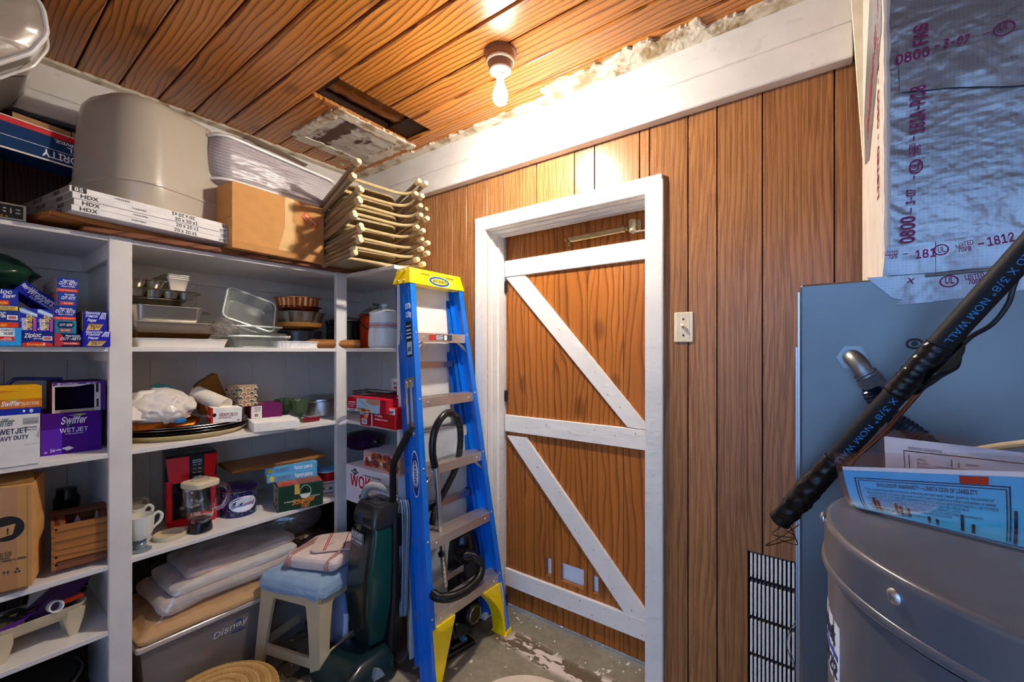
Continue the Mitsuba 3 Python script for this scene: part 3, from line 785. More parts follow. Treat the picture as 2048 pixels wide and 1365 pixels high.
w1 = cutrite('lowest wax paper box of the pile, dark navy with a red rounded end', 109, 695, 169, 667, S2, '151b52', 'part', left='a03040')
w1.patch('f', [(0, 0), (.2, 0), (.27, .2), (.27, .8), (.2, 1), (0, 1)], 'b03446')
w2 = cutrite('teal wax paper box with a dark hexagon, second from the bottom of its pile', 109.5, 667, 153, 639.5, w1.top, '2a7fa6', 'hex')
w3 = cutrite('blue wax paper box with a red strip, in the middle of the wax paper pile', 106.5, 639.5, 152, 612, w2.top, '20318f', 'full')
w4 = cutrite('blue wax paper box with a short red strip, second from the top of its pile', 115, 612, 154, 583, w3.top, '2448a4', 'part', left='b07060')
w5 = cutrite('topmost wax paper box of the pile, blue with a red strip', 113.6, 583, 155.5, 555, w4.top, '24389c', 'full')
f1 = None
for k, (xl, yb, xr, yt) in enumerate(((166, 696, 221, 661.6), (166, 661, 214, 622.6))):
    f1 = car('freezer_paper_box', 'lower freezer paper box beside the white post, blue with tan corner' if k == 0 else 'upper freezer paper box lying on another one, blue with tan corner', xl, yb, xr, yt, S2 if k == 0 else f1.top, 0.3, '2026a2', X=-2.035 if k == 0 else -2.05)
    f1.patch('f', [(.12, .04), (.66, .04), (.86, .38), (.26, .38)], 'd9b45c'); f1.patch('f', [(.14, .3), (.8, .3), (.86, .38), (.26, .38)], '8a6a58', lift=.0003)
    f1.patch('l', (0, 0, 1, 1), 'c0894e' if k else '2026a2', 'printed_side')
    for q in range(4): f1.patch('f', [(.66 + .075 * q, .62), (.69 + .075 * q, .62), (.83 + .045 * q, .97), (.80 + .045 * q, .97)], 'e8ecf4')
    f1.text('f', [('Reynolds', .08, .86, .14, .6, {'slant': .2}), ('Freezer', .1, .70, .14, .5, {'slant': .2}), ('Paper', .16, .48, .15, .38, {'slant': .2})], 'dfe9fb'); f1.text('f', [('75', .28, .09, .19, .2), ('SQ FT', .52, .18, .08, .22)], '1b1f5e', lift=.0007)
# tilted box resting on the oven bags
pa = onX(27, 579, -2.10)
wr = Carton('food_wrap_box', pa + np.array([0, .0, .0]), 90, 0.135, 0.038, 0.2, '20289a', 'blue food wrap box with a round yellow sticker, leaning askew over the oven bag boxes', roll=39)
wr.text('f', [('Reynolds', .02, .55, .3, .3), ('Wrappers', .18, .36, .55, .52), ], 'eef0f6'); wr.text('f', [('foil sheets', .28, .1, .2, .45)], 'b8c4e8'); wr.ell('f', .86, .5, .11, .34, 'e8c52c')
single('plastic_bag', 'dark green plastic bag behind the storage bag boxes', 'bag', mv(rough(trimesh.creation.icosphere(3, 1), .25, 2, 4), s=[.09, .10, .06], t=onX(-14, 545, -2.3)), 'm_gloss', '1f3a2a', smooth=True)

# third board, left bay
Z3 = 1.050
sb = car('cleaning_pad_box', 'white cardboard cleaning pad box with dark lettering at the edge of the photo', -60, 934, 80, 838, Z3 - .012, 0.2, 'd9d8d6', X=-2.055)
sb.patch('f', (.74, .80, .98, .93), '9a9a9c'); sb.patch('f', [(.94, .55), (.99, .72), (.99, .5)], 'a9a9aa')
sb.text('f', [('WETJET', .38, .64, .1, .43), ('HEAVY DUTY', .30, .52, .08, .52)], '3a3350'); sb.text('f', [('Swiffer', .25, .80, .14, .34, {'slant': .2})], '5d6a72'); sb.patch('f', (.4, .885, .62, .91), '9cc04a'); sb.text('f', [('contains 24 pads', .75, .83, .03, .2), ('tap box to open flap', .75, .73, .03, .2), ('keep dry', .75, .68, .03, .2)], '77747c')
sb.patch('f', (.74, .405, .99, .412), '8a8888', lift=.0002)
pb = car('cleaning_pad_box', 'closed purple cleaning pad box with white lettering, right of the white one', 82, 914, 203, 830, Z3 - .012, 0.22, '4a1687', yaw=84)
pb.patch('f', [(0, 0), (.33, 0), (.33, .62), (0, .62)], '5a22b4'); pb.patch('l', (0, 0, 1, 1), '6a2a7a', 'printed_side')
pb.text('f', [('WETJET', .29, .52, .105, .47)], 'dcd2ea'); pb.text('f', [('Swiffer', .30, .73, .17, .42, {'slant': .2})], 'f2f2f2'); pb.patch('f', [(.42, .93), (.62, .96), (.75, .95), (.66, .92)], 'b6cf3a'); pb.patch('f', [(.40, .71), (.47, .73), (.43, .64)], '3aa06a')
pb.text('f', [('24', .14, .075, .07, .07), ('refills', .22, .10, .03, .1), ('mopping pad refills', .38, .47, .02, .3)], 'e8e4ee'); pb.patch('f', [(.33, .14), (.42, .07), (.53, .12), (.44, .18)], 'e6e2ea'); pb.patch('f', (.05, .05, .10, .10), 'c9bfda')
ob = car('cleaning_pad_box', 'open purple cleaning pad box lying empty on the closed purple one', 104, 828, 211, 766, pb.top, 0.18, '4b2a6a', yaw=88, body=None)
w, h, d, t = ob.w, ob.h, ob.d, .003
put(ob.key + '__body', mv(cat(box(0, w, 0, d, 0, t), box(0, w, 0, d, h - t, h), box(0, t, 0, d, 0, h), box(w - t, w, 0, d, 0, h), box(0, w, d - t, d, 0, h)), M=ob.M), 'm_card', '432458')
for a in ((0, .0, .05, 1), (.78, .0, 1, 1), (.05, .9, .78, 1), (.05, 0, .78, .10)): ob.patch('f', a, 'd6d0c8' if a[0] != .05 or a[1] else 'b9a894', 'torn_flap')
ob.patch('f', [(.02, .88), (.5, .86), (.75, .92), (.98, .93), (1, 1), (0, 1)], '5b2b8a', 'torn_flap', lift=.001); ob.patch('f', [(.05, .86), (.4, .84), (.7, .91), (.7, .93), (.05, .9)], 'e6e2ea', 'torn_flap', lift=.0015)
ob.patch('f', (.90, .0, 1, 1), '4b2378', 'torn_flap', lift=.001); ob.text('f', [('Swiffer', .08, .92, .055, .4, {'slant': .2}), ('WETJET', .62, .93, .04, .2)], 'f2f2f2', lift=.002); ob.patch('f', (.81, .62, .86, .92), '2a2a3a', lift=.001); ob.patch('f', (.82, .12, .86, .4), '2a2a3a', lift=.001)
ob.patch('l', (0, 0, 1, 1), '4a2145', 'printed_side')
bl = car('mop_pad_pack', 'flat blue packet between the yellow box and the white box', -60, 836, 81, 824, sb.top, 0.16, '1c2f9c', X=-2.06)
bl.ell('f', .86, .5, .03, .3, 'b9cdf2'); bl.ell('f', .75, .5, .02, .2, 'd8e4f8')
yb = car('duster_box', 'yellow and orange duster refill box at the edge of the photo', -60, 826, 84, 778, bl.top, 0.18, 'd9a01c', X=-2.065)
yb.patch('f', (0, 0, 1, .42), 'c06a18'); yb.patch('f', [(.0, .8), (.4, .84), (.7, .78), (.4, .74)], 'c8741a')
yb.text('f', [('DUSTERS', .69, .12, .14, .26)], 'f0d8b0'); yb.text('f', [('Swiffer', .40, .12, .22, .27, {'slant': .2})], 'e8eef4'); yb.patch('f', [(.45, .40), (.68, .44), (.66, .36), (.5, .35)], '8ab03a')
q = [onX(x, y, -2.2) for x, y in ((-20, 779), (12, 779), (22, 771), (40, 765), (125, 765))]
single('duster', 'thin dark blue duster handle lying over the yellow and purple boxes', 'duster', tube(smooth_path([p + [0, 0, .012] for p in q], 6), .006, 8), 'm_gloss', '18306e')

# fourth board, left bay
Z4 = 0.655
cb = car('shipping_carton', 'tall brown shipping carton with a black cup emblem and clear tape', -70, 1230, 64, 990, Z4, 0.2, 'b98a55', yaw=76, p=[-2.075, 0.035, Z4])
cb.patch('f', (.52, .0, .80, 1), 'b07a3c', 'tape', m='m_gloss', th=.0002); cb.patch('f', (.93, .0, .945, 1), 'a0753f')
cb.ell('f', .66, .60, .24, .12, '23211f', lift=.0004); cb.patch('f', [(.56, .52), (.74, .54), (.78, .64), (.52, .62)], 'b98a55', lift=.001); cb.text('f', [('!', .65, .55, .055, None)], '23211f', lift=.0016)
cb.text('f', [('Capacity: 5 oz', .42, .36, .018, .3), ('Quantity: 200', .42, .335, .018, .3), ('Color: Ivory', .42, .31, .018, .28), ('Country: Made in China', .40, .285, .018, .52)], '2a2723')
cb.text('f', [('Y', .50, .16, .035, .06), ('↑↑', .60, .16, .035, .09)], '2a2723')
for k in range(3):
    a = math.radians(90 + 120 * k); cx_, cy_ = .80 + .028 * math.cos(a), .175 + .018 * math.sin(a)
    cb.patch('f', [(cx_ - .022, cy_ - .008), (cx_ + .022, cy_ - .008), (cx_ + .012, cy_ + .010), (cx_ - .010, cy_ + .010)], '2a2723')
put(cb.key + '__flap', mv(hull([(0, .03, cb.h + .002), (cb.w, .03, cb.h + .002), (cb.w - .02, .14, cb.h + .045), (.0, .14, cb.h + .045), (0, .032, cb.h + .005), (cb.w, .032, cb.h + .005)]), M=cb.M), 'm_card', '8e673c')
# crate
p0 = onZ(102, 1146, Z4); cr = Carton('wooden_crate', [p0[0], p0[1], Z4], 84, .152, .150, .2, 'a4672f', 'small slatted wooden crate with nailed corners beside the brown carton', 'crate', body=None)
w, h, d = cr.w, cr.h, cr.d
def cbd(nm, m, al, ac, mt='m_prop_wood'): 
    me, uv = planked(mv(m, M=cr.M), cr.M[:3, :3] @ al, cr.M[:3, :3] @ ac); put(cr.key + '__' + nm, me, mt, uv=uv)
cbd('front_board', box(.005, w - .005, 0, .012, .03, h, .001), AX, AZ); cbd('front_board', box(.005, w - .005, .002, .012, 0, .028, .001), AX, AZ, 'm_old_wood')
cbd('end_board', box(0, .012, .0, d, .0, h - .004, .001), AY, AZ); cbd('end_board', box(w - .012, w, .0, d, .0, h - .004, .001), AY, AZ)
cbd('back_board', box(0, w, d - .012, d, 0, h, .001), AX, AZ); cbd('bottom', box(.012, w - .012, .012, d - .012, .005, .015), AX, AY)
cbd('corner_block', box(.012, .035, .012, d - .012, h - .012, h - .001, .001), AY, AX, 'm_old_wood'); cbd('corner_block', box(w - .035, w - .012, .012, d - .012, h - .012, h - .001, .001), AY, AX, 'm_old_wood')
cbd('top_slat', box(-.005, w + .003, d - .075, d - .03, h, h + .014, .001), AX, AY, 'm_old_wood')
for x, z in ((.012, .02), (.012, .14), (w - .012, .02), (.012, .045)): put(cr.key + '__nail', mv(cyl([x, -.001, z], [x, .002, z], .0035, n=8), M=cr.M), 'm_dull', '3a2c20')
for k, (x, y, s) in enumerate(((.05, .06, .03), (.10, .05, .028))):
    single('cloth_scrap', ('larger' if k == 0 else 'smaller') + ' crumpled grey scrap sticking up inside the wooden crate', 'cloth', mv(mv(rough(hull([(0, 0, 0), (s, 0, 0), (s, .02, 0), (0, .02, 0), (s * .5, .01, .06)]).subdivide().subdivide().subdivide(), .004, 60, k), t=(x, y, .105)), M=cr.M), 'm_cloth', '8a8580', smooth=True)
single('black_jar', 'black jar standing behind the wooden crate', 'jar', lathe([(.0, 0), (.036, 0), (.038, .01), (.038, .17), (.03, .185), (.03, .21), (0, .212)], 28, onX(133, 1080, -2.40) * [1, 1, 0] + [0, 0, Z4]), 'm_gloss', '131212')

# low board, left bay: moulded pulp tray with odds and ends, and the tub below
ZT = 0.403
tr = thing('pulp_tray', 'cream moulded pulp tray with splayed feet holding odds and ends', 'tray')
pt = onX(80, 1290, -2.17); TM = frame([pt[0], pt[1] - .01, ZT], [-.10, .995, 0], [-.995, -.10, 0])
R = []
for (ww, hh, z) in ((.185, .09, .066), (.205, .115, .08), (.222, .135, .105), (.232, .142, .112)): R.append(ringz(rrect(ww, hh, .025), z))
for (ww, hh, z) in ((.222, .132, .112), (.212, .125, .105), (.195, .105, .085), (.165, .08, .072)): R.append(ringz(rrect(ww, hh, .022), z))
put(tr + '__bowl', mv(loft(R), M=TM), 'm_worn', 'd2c19d')
for sx in (-1, 1):
    for sy in (-1, 1):
        put(tr + '__foot', mv(loft([ringz(rrect(.022, .022, .006, 2) + [sx * .082, sy * .04], 0), ringz(rrect(.05, .035, .01, 2) + [sx * .083, sy * .042], .055), ringz(rrect(.052, .04, .01, 2) + [sx * .086, sy * .046], .095)]), M=TM), 'm_worn', 'd2c19d')
single('purple_scraper', 'long dark purple plastic blade sticking up out of the pulp tray', 'tool', mv(hull([(-.03, -.04, .10), (-.03, .02, .11), (.04, .02, .09), (.04, -.04, .09), (.13, -.01, .25), (.15, .04, .255), (.185, .03, .215), (.165, -.02, .205)]), M=TM), 'm_gloss', '3b1c44')
single('purple_scraper', 'short bright purple plastic piece in the front of the pulp tray', 'tool', mv(hull([(-.09, -.065, .1), (-.06, -.07, .112), (-.0, -.035, .125), (-.02, -.02, .12), (-.09, -.05, .112)]), M=TM), 'm_gloss', '5e2f8a')
single('black_cable', 'coiled black cable in the pulp tray', 'cable', mv(tube(smooth_path([(-.09 + .05 * math.cos(a) * (1 + .3 * math.sin(3 * a)) + .012 * a, .025 * math.sin(a), .115 + .012 * math.sin(2 * a)) for a in np.linspace(0, 14, 40)], 3), .007, 8), M=TM), 'm_gloss', '141316')
single('white_ring', 'white plastic pipe ring lying in the pulp tray', 'ring', mv(mv(lathe([(.015, -.02), (.019, -.02), (.019, .02), (.015, .02), (.015, -.02)], 24), rx=75, t=(.035, -.05, .125)), M=TM), 'm_gloss', 'e8e6e2')
single('lighter', 'orange-red plastic lighter in the pulp tray', 'lighter', mv(mv(box(-.03, .03, -.01, .01, -.008, .008, .004), rz=10, t=(.08, -.035, .125)), M=TM), 'm_gloss', 'e0401c')
single('crumpled_paper', 'crumpled pale paper behind the purple blade in the pulp tray', 'paper', mv(rough(hull([(-.02, .02, .1), (.04, .05, .1), (.1, .03, .12), (.11, .0, .16), (.02, .04, .2), (.0, .05, .19)]).subdivide().subdivide().subdivide(), .006, 40, 3), M=TM), 'm_worn', '9a8f84')
tb_ = thing('galvanised_tub', 'dark galvanised tub on the floor under the lowest left shelf', 'tub')
TBX, TBY = -2.27, 0.06
R = []
for a, b, z in ((.20, .15, 0), (.262, .205, .20), (.268, .21, .21), (.272, .214, .218), (.268, .21, .224), (.258, .20, .218), (.245, .19, .19), (.19, .14, .01)):
    an = np.linspace(0, 2 * math.pi, 48, endpoint=False); R.append(np.column_stack([TBX + b * np.cos(an), TBY + a * np.sin(an), np.full(48, z)]))
put(tb_ + '__bowl', loft(R), 'm_dull', '6e6c66'); put(tb_ + '__rim', tube(np.column_stack([TBX + .213 * np.cos(an), TBY + .271 * np.sin(an), np.full(48, .221)]), .005, 8, True), 'm_dull', '8d8a84')
put(tb_ + '__cover', loft([np.column_stack([TBX + .2 * np.cos(an), TBY + .258 * np.sin(an), np.full(48, .222)]), np.column_stack([TBX + .1 * np.cos(an), TBY + .13 * np.sin(an), np.full(48, .227)])]), 'm_worn', '38352f', label='dark lid of the tub')
# ------------------------------------------------------------------ second board: pans, glass, pots
def turned(name, label, cat_, prof, at, m='m_gloss', col=None, n=36, **kw): return single(name, label, cat_, lathe(prof, n, at), m, col, **kw)
def pan_mesh(cx, cy, lx, ly, z, h, flare=.015, r=.02, rim=.006, t=.002, n=5):
    R = [ringz(rrect(lx - 2 * flare, ly - 2 * flare, max(r - flare, .004), n) + [cx, cy], z), ringz(rrect(lx, ly, r, n) + [cx, cy], z + h - .002),
         ringz(rrect(lx + 2 * rim, ly + 2 * rim, r + rim, n) + [cx, cy], z + h - .001), ringz(rrect(lx + 2 * rim, ly + 2 * rim, r + rim, n) + [cx, cy], z + h + .001),
         ringz(rrect(lx - 2 * t, ly - 2 * t, r, n) + [cx, cy], z + h), ringz(rrect(lx - 2 * flare - 2 * t, ly - 2 * flare - 2 * t, max(r - flare, .004), n) + [cx, cy], z + t)]
    return loft(R)


def crumple(m, amp, freq, seed):
    m = trimesh.Trimesh(m.vertices, m.faces, process=True).subdivide(); f = meshkit.fbm(m.vertices * freq, 3, seed)
    return trimesh.Trimesh(m.vertices + m.vertex_normals * (amp * (.35 - 2.2 * np.abs(f - .5)))[:, None], m.faces, process=False)


def yx(px, x): return onX(px, 700, x)[1]


YA = 0.432
e = yx(459, -2.09)
single('enamel_tray', 'flat white enamel tray under the metal pans', 'tray', pan_mesh(-2.27, (YA + e) / 2 + .004, .38, e - YA - .02, S2, .034, .012, .02, .004), 'm_gloss', 'e3ded4')
e = yx(430, -2.09)
single('baking_pan', 'dark brown stained baking pan, lowest of the metal pans', 'pan', pan_mesh(-2.27, (YA + e) / 2 + .002, .36, e - YA - .022, S2 + .035, .022, .012, .015, .006), 'm_dull', '6e5236')
e = yx(434, -2.10)
single('baking_pan', 'rectangular silver baking pan with stained lower edge, between the roasting pan and the dark pan', 'pan', pan_mesh(-2.28, (YA + e) / 2 + .004, .33, e - YA - .03, S2 + .058, .042, .012, .012, .007), 'm_dull', 'c9c2b4')
e = yx(421, -2.10); cy = (YA + e) / 2 + .002; ly = e - YA - .026
rp = thing('roasting_pan', 'deep polished roasting pan with a folding handle, holding the oval pan', 'pan')
put(rp + '__body', pan_mesh(-2.27, cy, .30, ly, S2 + .102, .062, .012, .035, .008), 'm_metal', 'd6d2c8')
put(rp + '__handle', tube(smooth_path([(-2.2, cy + ly / 2 + .004, S2 + .158), (-2.19, cy + ly / 2 + .035, S2 + .152), (-2.27, cy + ly / 2 + .045, S2 + .150), (-2.35, cy + ly / 2 + .035, S2 + .152), (-2.34, cy + ly / 2 + .004, S2 + .158)], 5), .003, 8), 'm_metal', 'a8a296')
e = yx(396, -2.12); cy = (YA + e) / 2
an = np.linspace(0, 2 * math.pi, 40, endpoint=False)
def oval(a, b, z, cx=-2.28): return np.column_stack([cx + b * np.cos(an), cy + a * np.sin(an), np.full(40, z)])
a0 = (e - YA) / 2 - .004
single('oval_pan', 'oval steel pan nested inside the roasting pan', 'pan', loft([oval(a0 - .03, .09, S2 + .15), oval(a0 - .006, .12, S2 + .192), oval(a0, .126, S2 + .194), oval(a0, .126, S2 + .197), oval(a0 - .008, .118, S2 + .195), oval(a0 - .03, .09, S2 + .153)]), 'm_metal', 'b5aea0', smooth=40)


def muffin(name, label, y0, y1, xf, nx, ny, z, cups=.03, key=None):
    t = thing(name, label, 'muffin tin'); lx = .075 * nx + .03; ly = y1 - y0; cx_, cy_ = xf - lx / 2, (y0 + y1) / 2
    put(t + '__tray', loft([ringz(rrect(lx, ly, .015) + [cx_, cy_], z - .002), ringz(rrect(lx + .006, ly + .006, .018) + [cx_, cy_], z), ringz(rrect(lx, ly, .015) + [cx_, cy_], z + .002)]), 'm_metal', 'cfcabd')
    for i in range(nx):
        for j in range(ny):
            put(t + '__cup', lathe([(0, z - cups), (.023, z - cups), (.033, z - .001)], 20, (cx_ + (i - (nx - 1) / 2) * .075, cy_ + (j - (ny - 1) / 2) * (ly - .01) / ny, 0)), 'm_metal', 'b9b3a4')
    return t
m1 = muffin('muffin_tin', 'lower muffin tin with a wire loop, above the oval pan', YA + .004, yx(398, -2.11), -2.11, 3, 4, S2 + .228, .029)
put(m1 + '__wire_loop', tube(smooth_path([(-2.14, yx(398, -2.11), S2 + .228), (-2.15, yx(408, -2.11), S2 + .226), (-2.21, yx(408, -2.11), S2 + .226), (-2.22, yx(398, -2.11), S2 + .228)], 4), .002, 6), 'm_metal', '8d887c')
muffin('muffin_tin', 'upper muffin tin on top of the whole stack of pans', YA + .004, yx(335, -2.11), -2.11, 3, 2, S2 + .262, .028)
for k in range(3):
    y0, y1 = yx(331, -2.18), yx(383, -2.18)
    single('loaf_pan', ('lowest', 'middle', 'topmost')[k] + ' of the three nested tin loaf pans beside the upper muffin tin', 'pan', pan_mesh(-2.29, (y0 + y1) / 2, .22, y1 - y0 - .012, S2 + .234 + .008 * k, .052, .012, .008, .004), 'm_dull', 'd8d4cb', group='nested loaf pans')


def glass_dish(label, cx, cy, lx, ly, z, h, M=None, name='glass_dish', r=.03):
    me = pan_mesh(0, 0, lx, ly, 0, h, .02, r, .01, .004)
    return single(name, label, 'glass dish', mv(me, M=M) if M is not None else mv(me, t=(cx, cy, z)), 'm_dish', smooth=40)
def rim_of(key, lx, ly, z, M, r=.03, zb=None):
    for q, (zz, sx, rr) in enumerate(((z, 1.0, .0042), (zb if zb is not None else z, .82, .003))): put(key + '__rim', mv(tube(ringz(rrect(lx * sx + .016 * (q == 0), ly * sx + .016 * (q == 0), r, 5), zz), rr, 8, True), M=M), 'm_gloss', 'dbe3d6' if q == 0 else 'bcc7ba')
y0 = yx(500, -2.2)
glass_dish('lowest clear glass baking dish, on the board beside the enamel tray', -2.23, y0 + .015, .24, .24, S2 + .001, .052)
glass_dish('middle clear glass baking dish, stacked on the lowest one', -2.23, y0 + .01, .215, .20, S2 + .054, .045)
rim_of('glass_dish', .24, .24, .052, frame([-2.23, y0 + .015, S2 + .001], [1, 0, 0], [0, 1, 0]), zb=.003); rim_of('glass_dish_001', .215, .20, .045, frame([-2.23, y0 + .01, S2 + .054], [1, 0, 0], [0, 1, 0]), zb=.003)
pt = onX(497, 627, -2.21)
single('glass_dish', 'square clear glass dish leaning tilted on top of the glass stack', 'glass dish', mv(pan_mesh(0, 0, .20, .20, -.03, .055, .02, .03, .01, .004), M=frame(pt, [.15, .93, -.32], [-.62, .36, .70])), 'm_dish', smooth=40); rim_of('glass_dish_002', .20, .20, .025, frame(pt, [.15, .93, -.32], [-.62, .36, .70]), zb=-.027)
single('glass_cover', 'clear glass lid lying across the lowest glass dish', 'lid', mv(loft([ringz(rrect(.13, .07, .03) * k, z) for k, z in ((1, 0), (1, .004), (.8, .012), (.3, .016))]), t=(-2.12, yx(548, -2.12) + .01, S2 + .055)), 'm_dish')
single('plastic_bag', 'clear plastic bag with a white packet between the pans and the glass dishes', 'bag', mv(rough(trimesh.creation.icosphere(4, 1), .3, 2.3, 8), s=[.05, .055, .045], t=onX(450, 655, -2.17)), 'm_cloudy', smooth=False)


def fluted(r0, r1, z0, h, nf, amp, at, tube_=True):
    n = nf * 8; an_ = np.linspace(0, 2 * math.pi, n, endpoint=False); fl = amp * np.abs(np.cos(an_ * nf / 2)) - amp * .5
    def rg(r, z, k): rr = r + fl * k; return np.column_stack([at[0] + rr * np.cos(an_), at[1] + rr * np.sin(an_), np.full(n, z)])
    R = [rg(r0, z0, 1), rg(r1, z0 + h - .003, 1), rg(r1 + .012, z0 + h - .002, 0), rg(r1 + .012, z0 + h, 0), rg(r1 - .002, z0 + h - .001, 1), rg(r0 - .002, z0 + .003, 1)]
    m = loft(R)
    if tube_: m = cat(m, lathe([(.028, z0), (.02, z0 + h + .012), (.017, z0 + h + .012), (.024, z0)], 20, (at[0], at[1], 0)))
    return m


bc = onX(597, 690, -2.25); at = (bc[0], bc[1])
sf = thing('springform_pan', 'black springform cake pan with a clasp, under the bundt pans', 'pan')
put(sf + '__ring', lathe([(0, S2), (.115, S2), (.117, S2 + .004), (.113, S2 + .008), (.113, S2 + .086), (.117, S2 + .09), (.111, S2 + .09), (.110, S2 + .01), (0, S2 + .01)], 44, (*at, 0)), 'm_gloss', '14161c')
cl = onX(566, 675, -2.145); put(sf + '__clasp', cat(box(cl[0], cl[0] + .012, cl[1] - .02, cl[1] + .015, S2 + .03, S2 + .05, .002), cyl(cl + [.006, .015, -.004], cl + [.006, .03, .002], .009)), 'm_metal', 'c9c2ae')
single('stoneware_bowl', 'shallow tan bowl squeezed between the grey bundt pan and the black springform pan', 'bowl', lathe([(0, S2 + .094), (.07, S2 + .094), (.118, S2 + .112), (.128, S2 + .130), (.124, S2 + .132), (.07, S2 + .1), (0, S2 + .1)], 40, (at[0], at[1] - .01, 0)), 'm_gloss', 'a5713a')
single('bundt_pan', 'grey dull fluted bundt pan, widest of the stack', 'bundt pan', mv(fluted(.088, .118, 0, .082, 10, .012, (0, 0)), t=(at[0], at[1] + .004, S2 + .106)), 'm_dull', 'a39a86')
single('bundt_pan', 'red brown smooth ring pan between the copper and the grey bundt pans', 'bundt pan', mv(fluted(.085, .100, 0, .045, 6, .003, (0, 0)), t=(at[0], at[1] + .002, S2 + .172)), 'm_metal', '8a4126')
single('bundt_pan', 'copper fluted mould on top of the stack of cake pans', 'bundt pan', mv(fluted(.094, .102, 0, .052, 20, .008, (0, 0)), t=(at[0], at[1] - .004, S2 + .212), rx=1.5), 'm_metal', 'd08a5a')
e0, e1 = yx(553, -2.10), yx(647, -2.10); cy = (e0 + e1) / 2; n = 96; an2 = np.linspace(0, 2 * math.pi, n, endpoint=False)
def flo(a, b, z, k=.002): rr = 1 + k / .1 * np.cos(an2 * 36); return np.column_stack([-2.15 + b * rr * np.cos(an2), cy + a * rr * np.sin(an2), np.full(n, z)])
A_ = (e1 - e0) / 2
single('quiche_dish', 'white oval dish with a fluted side in front of the black springform pan', 'dish', loft([flo(A_ - .012, .065, S2), flo(A_ - .004, .073, S2 + .03), flo(A_, .078, S2 + .031, 0), flo(A_, .078, S2 + .034, 0), flo(A_ - .006, .072, S2 + .034, 0), flo(A_ - .016, .06, S2 + .006, 0)]), 'm_gloss', 'eceae6')
sp_ = onX(692, 690, -2.27)
st = thing('stock_pot', 'black enamel stock pot behind the post', 'pot')
put(st + '__body', lathe([(0, S2), (.10, S2), (.108, S2 + .01), (.108, S2 + .15), (.114, S2 + .156), (.104, S2 + .156), (.104, S2 + .01), (0, S2 + .008)], 40, (sp_[0], sp_[1], 0)), 'm_gloss', '14161c')
put(st + '__lid', lathe([(.113, S2 + .157), (.113, S2 + .163), (.09, S2 + .175), (.03, S2 + .185), (.0, S2 + .186)], 40, (sp_[0], sp_[1], 0)), 'm_metal', '9c9a94')
ha = onX(659, 645, -2.2); put(st + '__handle', box(ha[0] - .03, ha[0] + .01, ha[1] - .012, ha[1] + .03, S2 + .135, S2 + .15, .004), 'm_gloss', '16171c')
a, b = np.array([-2.165, 1.12, S2 + .0235]), np.array([-2.022, 1.362, S2 + .0235])
ux = (b - a) / np.linalg.norm(b - a); me, uv = planked(cyl(a, b, .023, n=24), ux, np.cross(ux, AZ)); rk = thing('rolling_pin', 'thick wooden rolling pin with a worn round end, lying beside the post', 'rolling pin')
put(rk + '__barrel', me, 'm_prop_wood', uv=uv); put(rk + '__end_disc', cat(cyl(b, b + ux * .002, .021), cyl(b, b + ux * .003, .006)), 'm_worn', '8d6a54')
rpX, rpY = -2.11, 1.53
rd = thing('bail_pot', 'orange red pot with a dark lid and wire bail behind the white jar', 'pot')
put(rd + '__body', lathe([(0, S2), (.085, S2), (.09, S2 + .01), (.092, S2 + .19), (.097, S2 + .195), (.088, S2 + .195), (.086, S2 + .012), (0, S2 + .01)], 40, (rpX, rpY, 0)), 'm_gloss', 'c8401a')
put(rd + '__lid', lathe([(.096, S2 + .196), (.092, S2 + .205), (.05, S2 + .232), (.012, S2 + .24), (.012, S2 + .25), (.022, S2 + .256), (.02, S2 + .264), (0, S2 + .266)], 36, (rpX, rpY, 0)), 'm_gloss', '6d7068')
put(rd + '__bail', tube(smooth_path([(rpX + .05, rpY - .085, S2 + .19), (rpX + .0, rpY - .11, S2 + .17), (rpX + .05, rpY - .115, S2 + .12), (rpX + .12, rpY - .09, S2 + .09)], 6), .003, 8), 'm_gloss', '1c1a1a')
jp = onY(769, 690, 1.44)
jr = thing('lidded_jar', 'white glazed jar with blue and pink bands and a knobbed lid beside the ladder', 'jar')
put(jr + '__body', lathe([(0, S2), (.074, S2), (.083, S2 + .012), (.084, S2 + .05), (.078, S2 + .13), (.076, S2 + .178), (.079, S2 + .184), (.07, S2 + .186)], 44, (jp[0], jp[1], 0)), 'm_gloss', 'dfe9ea')
put(jr + '__lid', lathe([(.08, S2 + .184), (.08, S2 + .190), (.06, S2 + .203), (.025, S2 + .214), (.012, S2 + .217), (.010, S2 + .222), (.017, S2 + .229), (.015, S2 + .237), (0, S2 + .239)], 44, (jp[0], jp[1], 0)), 'm_gloss', 'dfe7e8')
for z0, z1, c in ((.112, .128, 'b98a9a'), (.106, .109, '3a86a8'), (.131, .134, '3a86a8')):
    rr = lambda z: .0838 - (z - .05) / .08 * .006 + .0004
    put(jr + '__glaze_band', lathe([(rr(z0), S2 + z0), (rr(z1), S2 + z1)], 44, (jp[0], jp[1], 0)), 'm_gloss', c)

